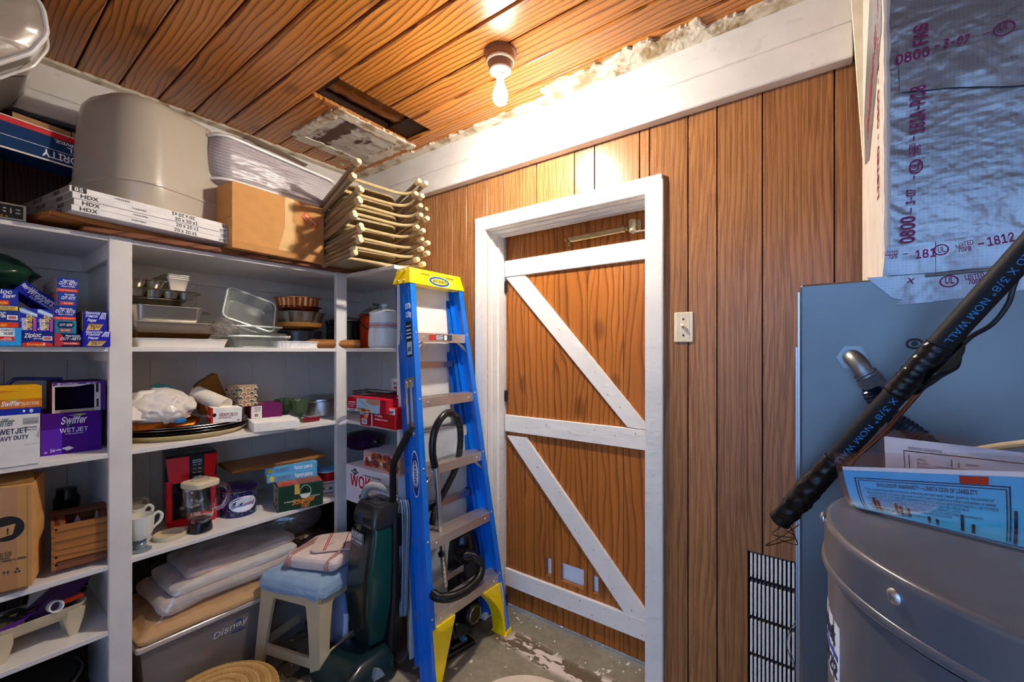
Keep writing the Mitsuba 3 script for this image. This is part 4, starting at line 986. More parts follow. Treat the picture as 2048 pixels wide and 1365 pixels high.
# ------------------------------------------------------------------ third board
cx_, cyy = -2.29, 0.665
def platter(name, label, a, b, z, h, m, col, rim=.03, **kw):
    def o(k, zz): return np.column_stack([cx_ + (b - k) * np.cos(an), cyy + (a - k) * np.sin(an), np.full(40, zz)])
    return single(name, label, 'platter', loft([o(rim, z), o(0, z + h), o(.001, z + h + .002), o(rim, z + .003)]), m, col, smooth=25, **kw)
platter('platter', 'beige oval platter with a scalloped edge, at the bottom of the tray stack', .232, .215, S3, .022, 'm_gloss', 'c8b57e')
platter('platter', 'black oval tray second from the bottom of the tray stack', .238, .21, S3 + .016, .018, 'm_gloss', '131313')
platter('platter', 'lower bright silver oval tray in the tray stack', .240, .212, S3 + .030, .016, 'm_metal', 'c9c9c4')
platter('platter', 'upper bright silver oval tray in the tray stack', .236, .208, S3 + .040, .015, 'm_metal', 'd5d5d0')
y0, y1 = YA + .002, yx(413, -2.11)
single('serving_tray', 'rectangular copper coloured tray on top of the tray stack', 'tray', pan_mesh(-2.26, (y0 + y1) / 2, .27, y1 - y0 - .02, S3 + .057, .024, .008, .03, .004), 'm_metal', 'a55a26')
for k in range(4):
    single('paper_plate', 'white paper plate in the bagged stack, ' + ('lowest', 'second from the bottom', 'second from the top', 'topmost')[k], 'plate', lathe([(0, 0), (.07, 0), (.105, .014), (.107, .015), (.07, .003), (0, .003)], 32, (-2.24, YA + .125, S3 + .07 + .016 * k)), 'm_paint', 'e9e4d8', group='paper plates in the plastic bag')
bag = mv(rough(trimesh.creation.icosphere(4, 1), .16, 2.0, 21), s=[.135, .118, .078], t=(-2.235, YA + .118, S3 + .128)); bag.vertices[:, 2] = np.maximum(bag.vertices[:, 2], S3 + .062); bag.vertices[:, 1] = np.maximum(bag.vertices[:, 1], YA - .012)
bg = thing('grocery_bag', 'white plastic grocery bag bunched over the paper plates', 'bag')
put(bg + '__bag', crumple(bag, .022, 16, 5), 'm_gloss', 'ded6cb', smooth=True)
put(bg + '__tie', mv(rough(trimesh.creation.icosphere(2, 1), .5, 2, 3), s=[.01, .02, .01], t=onX(361, 842, -2.1)), 'm_gloss', '2a7fc0')
put(bg + '__teal_print', mv(prism([(-.03, 0), (0, .012), (.035, .0), (.05, -.012), (.02, -.008), (-.005, -.012)], .001), M=frame(onX(318, 772, -2.2), [0, 1, 0], [.5, 0, .8])), 'm_paint', '1f5a5c')
put(bg + '__crumpled_sheet', rough(hull([(-2.12, YA + .0, S3 + .1), (-2.13, YA + .16, S3 + .085), (-2.16, YA + .20, S3 + .17), (-2.17, YA + .05, S3 + .2), (-2.2, YA + .1, S3 + .21), (-2.2, YA + .18, S3 + .12), (-2.2, YA + .0, S3 + .12)]).subdivide().subdivide().subdivide().subdivide(), .016, 17, 6), 'm_paint', 'eae6df', smooth=True)
a, b = onX(392, 787, -2.3), onX(452, 812, -2.16)
ux = (b - a); Lc = np.linalg.norm(ux); prof = [(0, 0)]
for k in range(26): prof += [(.031, Lc * k / 26), (.034, Lc * (k + .35) / 26), (.031, Lc * (k + .7) / 26)]
prof += [(.032, Lc), (.034, Lc), (.029, Lc - .002), (.02, Lc - .02), (0, Lc - .02)]
ux /= Lc; vv = np.cross(AZ, ux)
single('paper_cups', 'ribbed sleeve of nested white paper cups lying on its side', 'paper cups', mv(lathe(prof, 24), M=frame(a, vv, np.cross(ux, vv))), 'm_paint', 'e2d9c8')
tip = onX(424, 746, -2.36)
bb = hull([onX(385, 772, -2.40), onX(396, 768, -2.34), tip, tip + [.02, .012, -.01], onX(464, 815, -2.30), onX(452, 820, -2.36), onX(392, 815, -2.4), onX(400, 830, -2.3), onX(440, 775, -2.36), onX(430, 830, -2.30)])
single('paper_bag', 'crumpled brown paper bag with a pointed top behind the paper cups', 'bag', rough(bb.subdivide().subdivide().subdivide(), .012, 15, 2), 'm_card', '8a5a26', smooth=40)
hd = car('bag_box', 'white box with a red end and dark red lettering, lying on the trays', 422, 843, 483, 817, S3 + .056, .09, 'e9e6e0', yaw=81, X=-2.115, roll=3)
hd.patch('l', (0, 0, 1, 1), 'cf2f24', 'printed_side'); hd.patch('f', [(0, 0), (.06, 0), (.04, 1), (0, 1)], 'd8261c'); hd.ell('f', .09, .52, .06, .13, '1a1a1a', lift=.0006); hd.text('f', [('HEAVY DUTY', .24, .42, .22, .60, {'slant': .15}), ('slow cooker liners', .22, .3, .08, .42), ('48', .85, .08, .13, .08)], '7a2a30')
hd.text('l', [('HEAVY DUTY', .1, .3, .14, .7)], 'f0d8d0')
w1_ = car('white_box', 'lower of the two flat white boxes under the purple box', 507.5, 866, 600, 856.5, S3, .20, 'e4e1db', yaw=76)
w2_ = car('white_box', 'upper of the two flat white boxes under the purple box', 507.5, 856.5, 599.5, 848, w1_.top, .20, 'e6e3dd', yaw=76, p=w1_.p + [0, 0, w1_.h])
pp = car('purple_box', 'torn purple carton with a white barcode label, on the white boxes', 500, 838.5, 564.5, 812, w2_.top, .155, '6a2458', yaw=77)
pp.patch('f', (.04, .02, .36, .93), 'e6e0d8'); pp.patch('l', (0, 0, 1, 1), '4b2230', 'printed_side'); pp.text('f', [('BETTER', .12, .75, .08, .2), ('HOME', .14, .62, .08, .16), ('GLASS SET', .1, .5, .07, .22)], '3a3438')
for k in range(7): pp.patch('f', (.13 + .017 * k, .12, .13 + .017 * k + .006 + .004 * (k % 3), .34), '2a2628', lift=.0005)
pp.patch('t', (.05, .3, .5, .8), '7d5a5a', 'torn_flap', lift=.001)
tn = onX(478, 806, -2.19); TW = .092
ti = thing('patterned_tin', 'tall square tin patterned with red and grey flower fans, standing on the purple box', 'tin')
TM2 = frame([tn[0], tn[1], pp.top], [-.22, .975, 0], [-.975, -.22, 0])
put(ti + '__body', mv(loft([ringz(rrect(TW, TW, .012) + [TW / 2, TW / 2], 0), ringz(rrect(TW, TW, .012) + [TW / 2, TW / 2], .098)]), M=TM2), 'm_gloss', 'bfa37e')
put(ti + '__lid', mv(loft([ringz(rrect(TW + .003, TW + .003, .013) + [TW / 2, TW / 2], .08), ringz(rrect(TW + .003, TW + .003, .013) + [TW / 2, TW / 2], .099), ringz(rrect(TW - .004, TW - .004, .012) + [TW / 2, TW / 2], .101)]), M=TM2), 'm_gloss', 'b59a78')
fans, darks, lights = [], [], []
for fc, MM in (('f', TM2 @ frame([0, 0, 0], [1, 0, 0], [0, 0, 1])), ('l', TM2 @ frame([0, TW, 0], [0, -1, 0], [0, 0, 1]))):
    for r in range(5):
        for c_ in range(-1, 4):
            u, v = .006 + c_ * .036 + (r % 2) * .018, .001 + r * .0185
            if u < .001 or u > TW - .012: continue
            fanp = [(u + rr * math.cos(a), v + rr * math.sin(a)) for rr, a in [(.019, a) for a in np.linspace(.1, math.pi - .1, 9)]] + [(u, v)]
            inn = [(u + .010 * math.cos(a), v + .010 * math.sin(a)) for a in np.linspace(.2, math.pi - .2, 7)] + [(u, v)]
            if max(q[0] for q in fanp) > TW - .001 or min(q[0] for q in fanp) < .001: fanp = [(min(max(q[0], .001), TW - .001), q[1]) for q in fanp]
            m_ = prism(fanp, .0003 + .00005 * (4 - r)); m_.apply_transform(MM @ frame([0, 0, .0016], [1, 0, 0], [0, 1, 0])); darks.append(m_)
            m_ = prism([(u + .9 * (x - u), v + .9 * (y - v)) for x, y in fanp], .0004 + .00005 * (4 - r)); m_.apply_transform(MM @ frame([0, 0, .0017], [1, 0, 0], [0, 1, 0])); lights.append(m_)
            m_ = prism(inn, .0005 + .00005 * (4 - r)); m_.apply_transform(MM @ frame([0, 0, .0019], [1, 0, 0], [0, 1, 0])); (fans if (r + c_) % 2 else darks).append(m_)
for ms_, c_ in ((darks, '3f4246'), (lights, 'd3c09c'), (fans, 'c0605a')): labels[put(ti + '__body__printed_pattern', cat(ms_), 'm_paint', c_, smooth=False)] = {'kind': 'stuff'}


def goblet(label, px, py, x):
    g = onX(px, py, x); n = 80; a_ = np.linspace(0, 2 * math.pi, n, endpoint=False); R = []
    for r, z, k in ((.030, 0, 0), (.031, .004, 0), (.008, .014, 0), (.007, .024, 0), (.02, .034, 0), (.033, .05, .03), (.037, .085, .04), (.046, .108, .06), (.049, .112, .06), (.045, .108, .06), (.035, .085, .04), (.031, .052, .03), (.012, .038, 0)):
        rr = r * (1 + k * np.cos(a_ * 14)); R.append(np.column_stack([g[0] + rr * np.cos(a_), g[1] + rr * np.sin(a_), np.full(n, S3 + z + (.0025 * np.cos(a_ * 14) if .1 < z else 0))]))
    return single('glass_goblet', label, 'goblet', loft(R), 'm_greenglass', smooth=50)
goblet('rear green glass goblet with a ruffled rim, left of the other', 569, 846, -2.30); goblet('front green glass goblet with a ruffled rim, beside the steel pot', 600, 852, -2.20)
pc = onX(644, 842, -2.31)
po = thing('steel_pot', 'low steel pot with a glass lid in the corner beside the green goblets', 'pot')
put(po + '__body', lathe([(0, S3), (.10, S3), (.108, S3 + .012), (.11, S3 + .085), (.116, S3 + .09), (.106, S3 + .09), (.105, S3 + .01), (0, S3 + .008)], 44, (pc[0], pc[1], 0)), 'm_metal', 'c3c8ce')
put(po + '__lid', lathe([(.115, S3 + .091), (.114, S3 + .100), (.08, S3 + .114), (.02, S3 + .122), (.0, S3 + .123)], 44, (pc[0], pc[1], 0)), 'm_metal', 'a9b2ba')
a, b = onX(606, 851, -2.14), onX(638, 845, -2.14); a[2] = b[2] = S3 + .012
single('red_roll', 'short dark red roll lying in front of the goblets', 'roll', tube([a, a * .97 + b * .03, a * .03 + b * .97, b], [.009, .012, .012, .009], 16), 'm_gloss', '7c1c28')
# right-hand bay, third board
gb = car('cardboard_box', 'plain grey blue box under the wider red box in the corner bay', 700, 846, 722, 823, S3, .2, '8aa0b0', yaw=0, Y=1.45)
fs = car('sealer_box', 'red vacuum sealer bag box with a white name strip, standing beside the ladder', 740, 851.5, 790, 811, S3, .16, 'b41f22', yaw=-3)
fs.patch('f', (.0, .70, 1, .98), 'eef0f0'); fs.text('f', [('FoodSaver', .06, .74, .17, .88)], '26313c', lift=.0012); fs.patch('l', (0, 0, 1, 1), 'c22a36', 'printed_side'); fs.patch('f', (.0, .0, .10, .6), 'e6d2d0'); fs.text('f', [('5 rolls', .2, .50, .09, .3), ('keeps food', .2, .34, .07, .5)], 'f0dede'); fs.ell('f', .26, .58, .05, .06, '6c8cc4', lift=.0008)
sr = car('sealer_box', 'small upright red box with a white code panel, left of the vacuum sealer box', 720.5, 850, 737, 822, S3, .08, 'a01c34', yaw=0)
sr.patch('f', (.0, .76, 1, .98), 'e9ecec'); sr.text('f', [('FoodSaver', .08, .81, .11, .84)], '26313c', lift=.001); sr.patch('f', (.2, .10, .8, .50), 'e4e4e8'); sr.patch('f', (.3, .16, .7, .45), '8a98a8', lift=.0003); sr.patch('f', (.5, .55, .95, .74), 'd9903a')
ra = car('sealer_box', 'wide red box with a pale blue picture panel, on top of the smaller red boxes', 694.8, 820.5, 772, 793.5, sr.top, .2, 'b0182c', yaw=2)
ra.patch('f', (.0, .0, .25, .17), 'e9ecec'); ra.text('f', [('FoodSaver', .05, .04, .1, .18)], '26313c', lift=.001); ra.patch('f', [(.25, .0), (.85, .0), (.85, .98), (.25, .95)], 'a9c3d6'); ra.patch('f', [(.27, .0), (.62, .0), (.6, .26), (.28, .28)], 'd3ad72', lift=.0004); ra.patch('f', [(.5, .7), (.72, .5), (.84, .6), (.84, .98), (.55, .98)], 'b98a72', lift=.0004)
ra.patch('f', [(.3, .85), (.52, .4), (.54, .42), (.33, .87)], '5a7fa0', lift=.0006); ra.patch('f', (.38, .03, .5, .24), '8a4326', lift=.0008); ra.text('f', [('VALUE', .3, .18, .08, .16), ('PACK', .52, .10, .1, .08)], '3a2a20', lift=.001); ra.text('f', [('vacuum sealing', .02, .6, .08, .2), ('bags and rolls', .02, .45, .08, .2), ('for freshness', .02, .3, .07, .18)], 'f0d0d4')
wk = thing('wire_rack', 'black wire cooling rack lying on the wide red box', 'rack')
o = ra.p + [.01, .02, 0]; zz = ra.top + .012; rk_ = []
for dz, sc in ((0, 1), (.014, .92)):
    loop = smooth_path([(o[0] + x * sc, o[1] + y * sc, zz + dz + .5 * x * dz) for x, y in ((0, 0), (.15, -.01), (.26, .02), (.27, .09), (.15, .12), (0, .11))], 5, True); put(wk + '__frame_wire', tube(loop, .0028, 8, True), 'm_gloss', '16171a')
for k in range(7): put(wk + '__bar', tube([(o[0] + .02 + .035 * k, o[1] + .0, zz), (o[0] + .02 + .035 * k, o[1] + .055, zz + .012), (o[0] + .02 + .035 * k, o[1] + .115, zz)], .0018, 6), 'm_gloss', '16171a')
for x, y in ((.03, 0), (.2, 0), (.1, .11)): put(wk + '__foot', cyl((o[0] + x, o[1] + y, ra.top), (o[0] + x, o[1] + y, zz + .002), .002, n=6), 'm_metal', 'c9ccd0')
ap = onY(781, 840, 1.315)
single('white_appliance', 'white plastic kitchen appliance with a rounded top between the red box and the ladder', 'appliance', loft([np.column_stack([ap[0] + x, np.full(x.shape, 0) + ap[1] + y, z]) for y in (-.0, .1) for x, z in [(np.array([-.048, .05, .06, .06, .04, .0, -.02, -.045]), np.array([S3, S3, S3 + .02, S3 + .06, S3 + .082, S3 + .078, S3 + .062, S3 + .042]))]]), 'm_gloss', 'e4e8ea', smooth=40)
pk = car('food_pouch', 'white and purple pouch standing behind the red boxes next to the ladder', 783, 818, 800, 757, ra.top - .06, .06, 'e2dfe4', yaw=0, Y=1.44)
pk.patch('f', (.2, .2, 1, .55), '54304f'); pk.text('f', [('POP', .25, .76, .10, .7)], '26242a'); pk.patch('f', (.3, .62, 1, .70), 'a02a3a')

# ------------------------------------------------------------------ fourth board
def cup(label, x, y):
    c = thing('pedestal_cup', label, 'cup')
    put(c + '__foot', lathe([(0, 0), (.036, 0), (.036, .004), (.018, .012), (.021, .017), (.018, .022), (.022, .027), (.018, .032), (.021, .037), (.017, .041), (0, .042)], 32, (x, y, S4)), 'm_gloss', '76828a')
    put(c + '__bowl', lathe([(.015, .041), (.032, .05), (.040, .07), (.043, .10), (.045, .132), (.047, .134), (.044, .135), (.040, .10), (.036, .07), (.0, .055)], 36, (x, y, S4)), 'm_gloss', 'd8d8cd')
    put(c + '__handle', tube(smooth_path([(x, y + .043, S4 + .122), (x, y + .055, S4 + .132), (x, y + .068, S4 + .118), (x, y + .062, S4 + .095), (x, y + .048, S4 + .082), (x, y + .038, S4 + .07)], 5), np.concatenate([np.linspace(.005, .006, 13), np.linspace(.006, .004, 13)]), 8), 'm_gloss', 'd8d8cd')
for k, (px, py, x, n) in enumerate(((267, 1104, -2.115, 'nearest'), (262, 1080, -2.24, 'middle'), (256, 1060, -2.36, 'farthest'))):
    g = onX(px, py, x); cup(n + ' of the three white pedestal cups with grey feet behind the left post', x, max(g[1], .468))
cm = car('coffee_maker', 'black and red coffee maker with a glass carafe and a keypad', 331, 1061, 435, 917, S4, .25, '17161a', yaw=79, cat_='coffee maker', body=None)
w, h, d = cm.w, cm.h, cm.d
def cmp_(nm, m, col, mt='m_gloss', **k): return put(cm.key + '__' + nm, mv(m, M=cm.M), mt, col, **k)
cmp_('housing', cat(box(.004, w - .004, .12, d, 0, h, .008), box(.004, w - .004, .02, .13, h * .62, h, .008), box(.0, .02, .02, .14, .01, h, .004), box(w - .02, w, .02, .14, .01, h, .004), box(.01, w - .01, .02, .14, 0, .025, .004)), '19181b')
cmp_('red_fascia', cat(hull([(.0, .0, h - .006), (w * .44, -.004, h - .006), (w * .44, .012, h - .006), (.0, .012, h - .006), (.012, .002, h * .62), (w * .44, -.006, h * .62), (w * .44, .012, h * .62), (0.012, .012, h * .62)]), hull([(w * .73, -.004, h - .006), (w, .0, h - .006), (w, .012, h - .006), (w * .73, .012, h - .006), (w * .73, -.006, h * .62), (w - .012, .002, h * .62), (w - .012, .012, h * .62), (w * .73, .012, h * .62)]),
    box(0, .024, .0, .016, .012, h * .66, .004), box(w - .024, w, .0, .016, .012, h * .66, .004), hull([(.0, -.004, .03), (w, -.004, .03), (w, .02, .03), (0, .02, .03), (.01, -.004, 0), (w - .01, -.004, 0), (w - .01, .02, 0), (.01, .02, 0)])), 'cc1722')
cmp_('keypad', hull([(w * .44, -.005, h - .004), (w * .73, -.005, h - .004), (w * .73, .01, h - .004), (w * .44, .01, h - .004), (w * .44, -.006, h * .60), (w * .73, -.006, h * .60), (w * .73, .01, h * .6), (w * .44, .01, h * .6)]), '101013')
cmp_('display', cat(box(w * .50, w * .68, -.0085, -.004, h * .885, h * .925)), 'b9c2c6'); cmp_('display', box(w * .51, w * .67, -.009, -.004, h * .892, h * .918), '34536a')
kf = cm.M @ frame([0, -.0062, 0], [1, 0, 0], [0, 0, 1]); ts = []
for r in range(4):
    for c_ in range(2): ts.append(text_on(('brew', 'clean', 'on off', 'delay', 'hour', 'minute', '1-4 cups', 'auto')[r * 2 + c_], kf, w * (.50 + .1 * c_), h * (.845 - .055 * r), .006, w * .075, bold=False))
put(cm.key + '__lettering', cat(ts), 'm_paint', 'd4d6d6', smooth=False)
cc = (w * .5, .072)
put(cm.key + '__carafe', mv(lathe([(.0, .03), (.062, .03), (.066, .036), (.066, .075), (.05, .115), (.042, .135), (.044, .142)], 40, (*cc, 0)), M=cm.M), 'm_glass')
put(cm.key + '__carafe_band', mv(cat(lathe([(.067, .07), (.0675, .07), (.0675, .082), (.067, .082)], 40, (*cc, 0)), lathe([(.044, .14), (.047, .14), (.047, .155), (0, .158)], 32, (*cc, 0))), M=cm.M), 'm_metal', 'b9b7b0')
cmp_('hot_plate', cat(lathe([(0, .024), (.066, .024), (.066, .03), (0, .03)], 36, (*cc, 0))), '202024'); cmp_('carafe_text', text_on('12 CUP', frame((w * .40, .003, .09), [1, 0, 0], [0, 0, 1]), 0, 0, .012), 'd9d9d6', smooth=False)
# blender
bp = onZ(406, 1066, S4); BX_, BY_ = bp[0] - .03, bp[1] + .0
bl_ = thing('blender', 'glass blender jar with a cream lid and black base in front of the coffee maker', 'blender')
def sq(s, z, r=.02): return ringz(rrect(s, s, r, 4) @ np.array([[.94, .34], [-.34, .94]]) + [BX_, BY_], S4 + z)
put(bl_ + '__base', loft([sq(.076, 0, .03), sq(.08, .006, .03), sq(.075, .036, .03), sq(.072, .042, .03)]), 'm_gloss', '17171a')
put(bl_ + '__jar', loft([sq(.068, .043, .03), sq(.082, .062, .03), sq(.096, .12, .024), sq(.102, .190, .022), sq(.104, .193, .022), sq(.098, .193, .02), sq(.090, .12, .022), sq(.074, .066, .026), sq(.054, .056, .024)]), 'm_solidglass', smooth=40)
hd_ = np.array([.34, .94, 0]); c0 = np.array([BX_, BY_, S4])
put(bl_ + '__handle', tube(smooth_path([c0 + hd_ * .048 + [0, 0, .18], c0 + hd_ * .08 + [0, 0, .182], c0 + hd_ * .10 + [0, 0, .16], c0 + hd_ * .095 + [0, 0, .12], c0 + hd_ * .078 + [0, 0, .09], c0 + hd_ * .042 + [0, 0, .08]], 5), .0085, 12), 'm_solidglass')
put(bl_ + '__lid', cat(loft([sq(.106, .192, .022), sq(.109, .197, .022), sq(.109, .211, .022), sq(.100, .216, .02)])), 'm_gloss', 'd9cba8')
put(bl_ + '__cap', lathe([(0, .215), (.03, .215), (.031, .224), (.026, .228), (0, .228)], 28, (BX_, BY_, S4)), 'm_cloudy')
put(bl_ + '__scale_mark', cat([text_on(t, frame(c0 + np.array([.94, -.34, 0]) * (.055 + .028 * z) + np.array([.34, .94, 0]) * -.03 + [0, 0, z], [.34, .94, 0], [0, 0, 1]), 0, 0, .008) for t, z in (('1 CUP', .09), ('2', .12), ('3', .15), ('4', .18))]), 'm_paint', 'c8ccca', smooth=False)
lc = onZ(340, 1075, S4)
single('canister_cover', 'round cream plastic lid lying upturned on the board beside the blender', 'lid', lathe([(0, 0), (.052, 0), (.055, .004), (.055, .018), (.052, .02), (.049, .018), (.049, .006), (0, .006)], 40, (lc[0], lc[1], S4)), 'm_gloss', 'cdbf9c')
tp = onZ(474, 1036, S4); TR = .072
sn = thing('winter_tin', 'round navy tin with a snowy village picture, next to the blender', 'tin')
sc_ = np.array([tp[0] - .06, tp[1] + .03, S4])
put(sn + '__body', lathe([(0, 0), (TR, 0), (TR + .001, .002), (TR, .005), (TR, .125)], 48, sc_), 'm_gloss', '1c1e4c')
put(sn + '__lid', lathe([(TR + .0012, .112), (TR + .002, .114), (TR + .002, .132), (TR - .006, .136), (0, .136)], 48, sc_), 'm_gloss', '20143a')
put(sn + '__lid_band', lathe([(TR + .0023, .114), (TR + .0025, .117)], 48, sc_), 'm_metal', 'c9c2b0')
def wrap(poly, r, a0, h0, th=.0005):
    """A flat outline (metres, x along the curve) bent round the tin."""
    pol = Polygon(poly); me = trimesh.creation.extrude_polygon(pol, th, engine='earcut').subdivide().subdivide()
    v = me.vertices; a = a0 + v[:, 0] / r; rr = r + v[:, 2]
    return trimesh.Trimesh(np.column_stack([rr * np.cos(a), rr * np.sin(a), v[:, 1] + h0]) + sc_, me.faces, process=False)
fa = math.atan2(-sc_[1], -sc_[0]) + .30
def ell2(cx0, cy0, a, b, n=28): return [(cx0 + a * math.cos(t), cy0 + b * math.sin(t)) for t in np.linspace(0, 2 * math.pi, n, endpoint=False)]
put(sn + '__picture', wrap(ell2(0, 0, .062, .036), TR, fa, .058, .0006), 'm_gloss', 'e6e4ec')
put(sn + '__picture', wrap(ell2(0, -.003, .058, .031), TR, fa, .058, .001), 'm_gloss', 'c3cfe4')
put(sn + '__picture', wrap([(-.05, -.016), (-.03, -.028), (.03, -.03), (.05, -.017), (.02, -.008), (-.02, -.010)], TR, fa, .058, .0014), 'm_gloss', 'e8edf6')
put(sn + '__picture', wrap([(-.045, -.003), (.05, -.001), (.045, -.008), (-.04, -.011)], TR, fa, .058, .0018), 'm_gloss', '6c84b8')
put(sn + '__picture', wrap([(-.0, .002), (.05, .006), (.05, .001), (0, -.004)], TR, fa, .058, .0020), 'm_gloss', 'b06a72')
put(sn + '__picture', wrap([(-.05, -.012), (-.04, -.012), (-.04, .002), (-.045, .006), (-.05, .002)], TR, fa, .058, .0022), 'm_gloss', '8d8a92')
labels[put(sn + '__body__snow_dots', cat([wrap(ell2(x, y, .0014, .0014, 6), TR, fa, .058, .0007) for x, y in [(rnd.uniform(-.11, .11), rnd.uniform(-.052, .052)) for _ in range(150)] if (x / .064) ** 2 + (y / .038) ** 2 > 1]), 'm_paint', 'd9dcec')] = {'kind': 'stuff'}
sc2 = car('cooker_box', 'worn dark green clay pot box with an orange script name', 555, 1027, 646, 975.5, S4, .15, '1f3a2e', yaw=72)
sc2.patch('l', (0, 0, 1, 1), '1d3328', 'printed_side'); sc2.patch('l', (.08, .1, .96, .92), 'cdbfa6', 'printed_side', lift=.0004); sc2.patch('l', (.68, .14, .94, .86), '2a1c16', 'printed_side', lift=.0008); sc2.patch('l', (.36, .14, .64, .86), '6a5a3c', 'printed_side', lift=.0008)
for u, v, r, c_ in ((.80, .35, .11, 'b0522a'), (.80, .60, .08, 'c8a05a'), (.50, .38, .10, '8a8a4a'), (.76, .72, .05, 'd8cfc0'), (.52, .6, .07, '9a7a4a')): sc2.ell('l', u, v, r * .9, r, c_, lift=.0012)
sc2.ell('f', .60, .66, .135, .27, '93a096'); sc2.ell('f', .60, .66, .118, .24, '1f3a2e', lift=.0004); sc2.patch('f', [(.50, .46), (.56, .40), (.64, .40), (.70, .48), (.71, .58), (.49, .58)], 'd6d2c6', lift=.0008); sc2.patch('f', [(.54, .62), (.66, .62), (.65, .80), (.55, .8)], '10201a', lift=.0008)
sc2.text('f', [('Schlemmer', .30, .20, .20, .50, {'rot': 4, 'slant': .3}), ('Topf', .48, .04, .18, .2, {'rot': 4, 'slant': .3})], 'e0822e', lift=.001); sc2.text('f', [('the original clay cooker', .14, .33, .05, .3), ('cooks in its own juices', .66, .42, .05, .26)], 'c9cdbf', lift=.001)
sc2.patch('f', (.36, .60, .47, 1), 'c9a052', 'tape', lift=.001); sc2.patch('t', (.02, .03, .98, .97), 'a8604e', 'printed_top'); sc2.patch('t', (.1, .06, .34, .3), 'c03a2a', 'printed_top', lift=.0004); sc2.patch('t', (.45, .06, .98, .6), '8a4a40', 'printed_top', lift=.0004)
for e_ in ((0, 0, .02, 1), (0, .97, 1, 1)): sc2.patch('f', e_, '4a5a48', 'worn_edge', lift=.0003)
bd = None
for k, (a, b, c_, d_) in enumerate(((534, 968, 634.5, 953), (530, 951.5, 634.8, 938))):
    bd = car('cake_pan_box', ('lower' if k == 0 else 'upper') + ' of two flat light blue cake pan boxes on the green box', a, b, c_, d_, sc2.top if k == 0 else bd.top, .16, '5aa0cc', yaw=73, p=None)
    bd.patch('l', (0, 0, 1, 1), '9a8e7c', 'printed_side'); bd.ell('f', .09, .5, .045, .38, 'e2c336'); bd.text('f', [('BUNDT', .18, .22, .5, .26)], '4c6478', lift=.0008, bold=True); bd.text('f', [('BUNDT', .18, .26, .5, .26)], 'c4d4dc', lift=.0004); bd.text('f', [('fanci pans', .54, .24, .55, .36)], 'f0f0ee', lift=.0008)
Q = [onZ(465, 950, bd.top + .001)]
cbX = [onZ(465, 950, bd.top + .001), onZ(651, 915, bd.top + .001), onZ(593, 899, bd.top + .001), onZ(435, 928, bd.top + .001)]
u_ = cbX[1] - cbX[0]; v_ = cbX[3] - cbX[0]
me, uv = planked(mv(box(0, np.linalg.norm(u_), 0, .23, 0, .016, .002), M=frame(cbX[0], u_, v_)), u_ / np.linalg.norm(u_), v_ / np.linalg.norm(v_))
k = put('shelf_plank', me, 'm_prop_wood', uv=uv); labels[k] = {'label': 'loose dark brown wooden board lying on the light blue cake pan boxes', 'category': 'board'}
hp = onX(662, 998, -2.13)
hk = thing('holiday_tin', 'round red and white holiday tin with holly, half behind the corner post', 'tin')
for r0, z0, z1, c_ in ((.05, 0, .07, 'dfe2ea'), (.05, .07, .115, 'c01a1e'), (.0505, .115, .125, 'cfd6e2')): put(hk + '__body', lathe([(0, z0), (r0, z0), (r0, z1), (0, z1)], 36, (hp[0] - .05, hp[1] + .01, S4)), 'm_gloss', c_)
put(hk + '__stripe', cat(lathe([(.0504, .006), (.0504, .010)], 36, (hp[0] - .05, hp[1] + .01, S4)), lathe([(.0504, .056), (.0504, .060)], 36, (hp[0] - .05, hp[1] + .01, S4))), 'm_paint', 'a01c1c')
put(hk + '__lid', lathe([(.0525, .122), (.0525, .132), (.045, .136), (0, .137)], 36, (hp[0] - .05, hp[1] + .01, S4)), 'm_gloss', '4d93c0')
hm = np.array([hp[0] - .05, hp[1] + .01, S4 + .032]); dv = np.array([.85, -.53, 0]); 
put(hk + '__holly', cat([mv(prism([(0, .010), (.006, .004), (.012, .008), (.009, 0), (.013, -.007), (.005, -.004), (0, -.009), (-.004, -.003), (-.011, -.006), (-.008, .001), (-.011, .008), (-.004, .004)], .001), M=frame(hm + dv * .0495 + np.array([.53, .85, 0]) * s, [.53, .85, 0], [0, 0, 1])) for s in (-.022, .016)]), 'm_paint', '5a6a40')
# right-hand bay
wb_ = car('wok_box', 'large white electric wok box with big red lettering in the corner bay', 692, 1000, 797, 928, S4, .25, 'dcdae0', yaw=0)
wb_.text('f', [('WOK', .09, .46, .30, .40)], 'c01f2a'); wb_.text('f', [('6-QUART ELECTRIC', .34, .80, .045, .36), ('with super', .66, .62, .045, .2), ('non-stick', .66, .54, .045, .18)], '26262c'); wb_.patch('f', [(.14, .88), (.19, .95), (.24, .88)], '26262c'); wb_.text('f', [('WEST BEND', .11, .83, .04, .15)], '26262c'); wb_.patch('f', [(.14, .82), (.19, .76), (.24, .82)], '26262c')
wb_.ell('f', .42, .20, .15, .13, '1a1416'); wb_.patch('f', [(.28, .20), (.30, .12), (.36, .05), (.47, .04), (.54, .12), (.56, .18), (.5, .2), (.36, .22)], 'b81c1c', lift=.0006); wb_.patch('f', [(.54, .18), (.75, .12), (.75, .09), (.54, .13)], '1a1416', lift=.0003)
gf = car('gift_box', 'flat gift box printed with red flowers, on top of the wok box', 727, 935, 800, 901, wb_.top, .19, 'c49a82', yaw=0, Y=wb_.p[1] + .035, m='m_gloss')
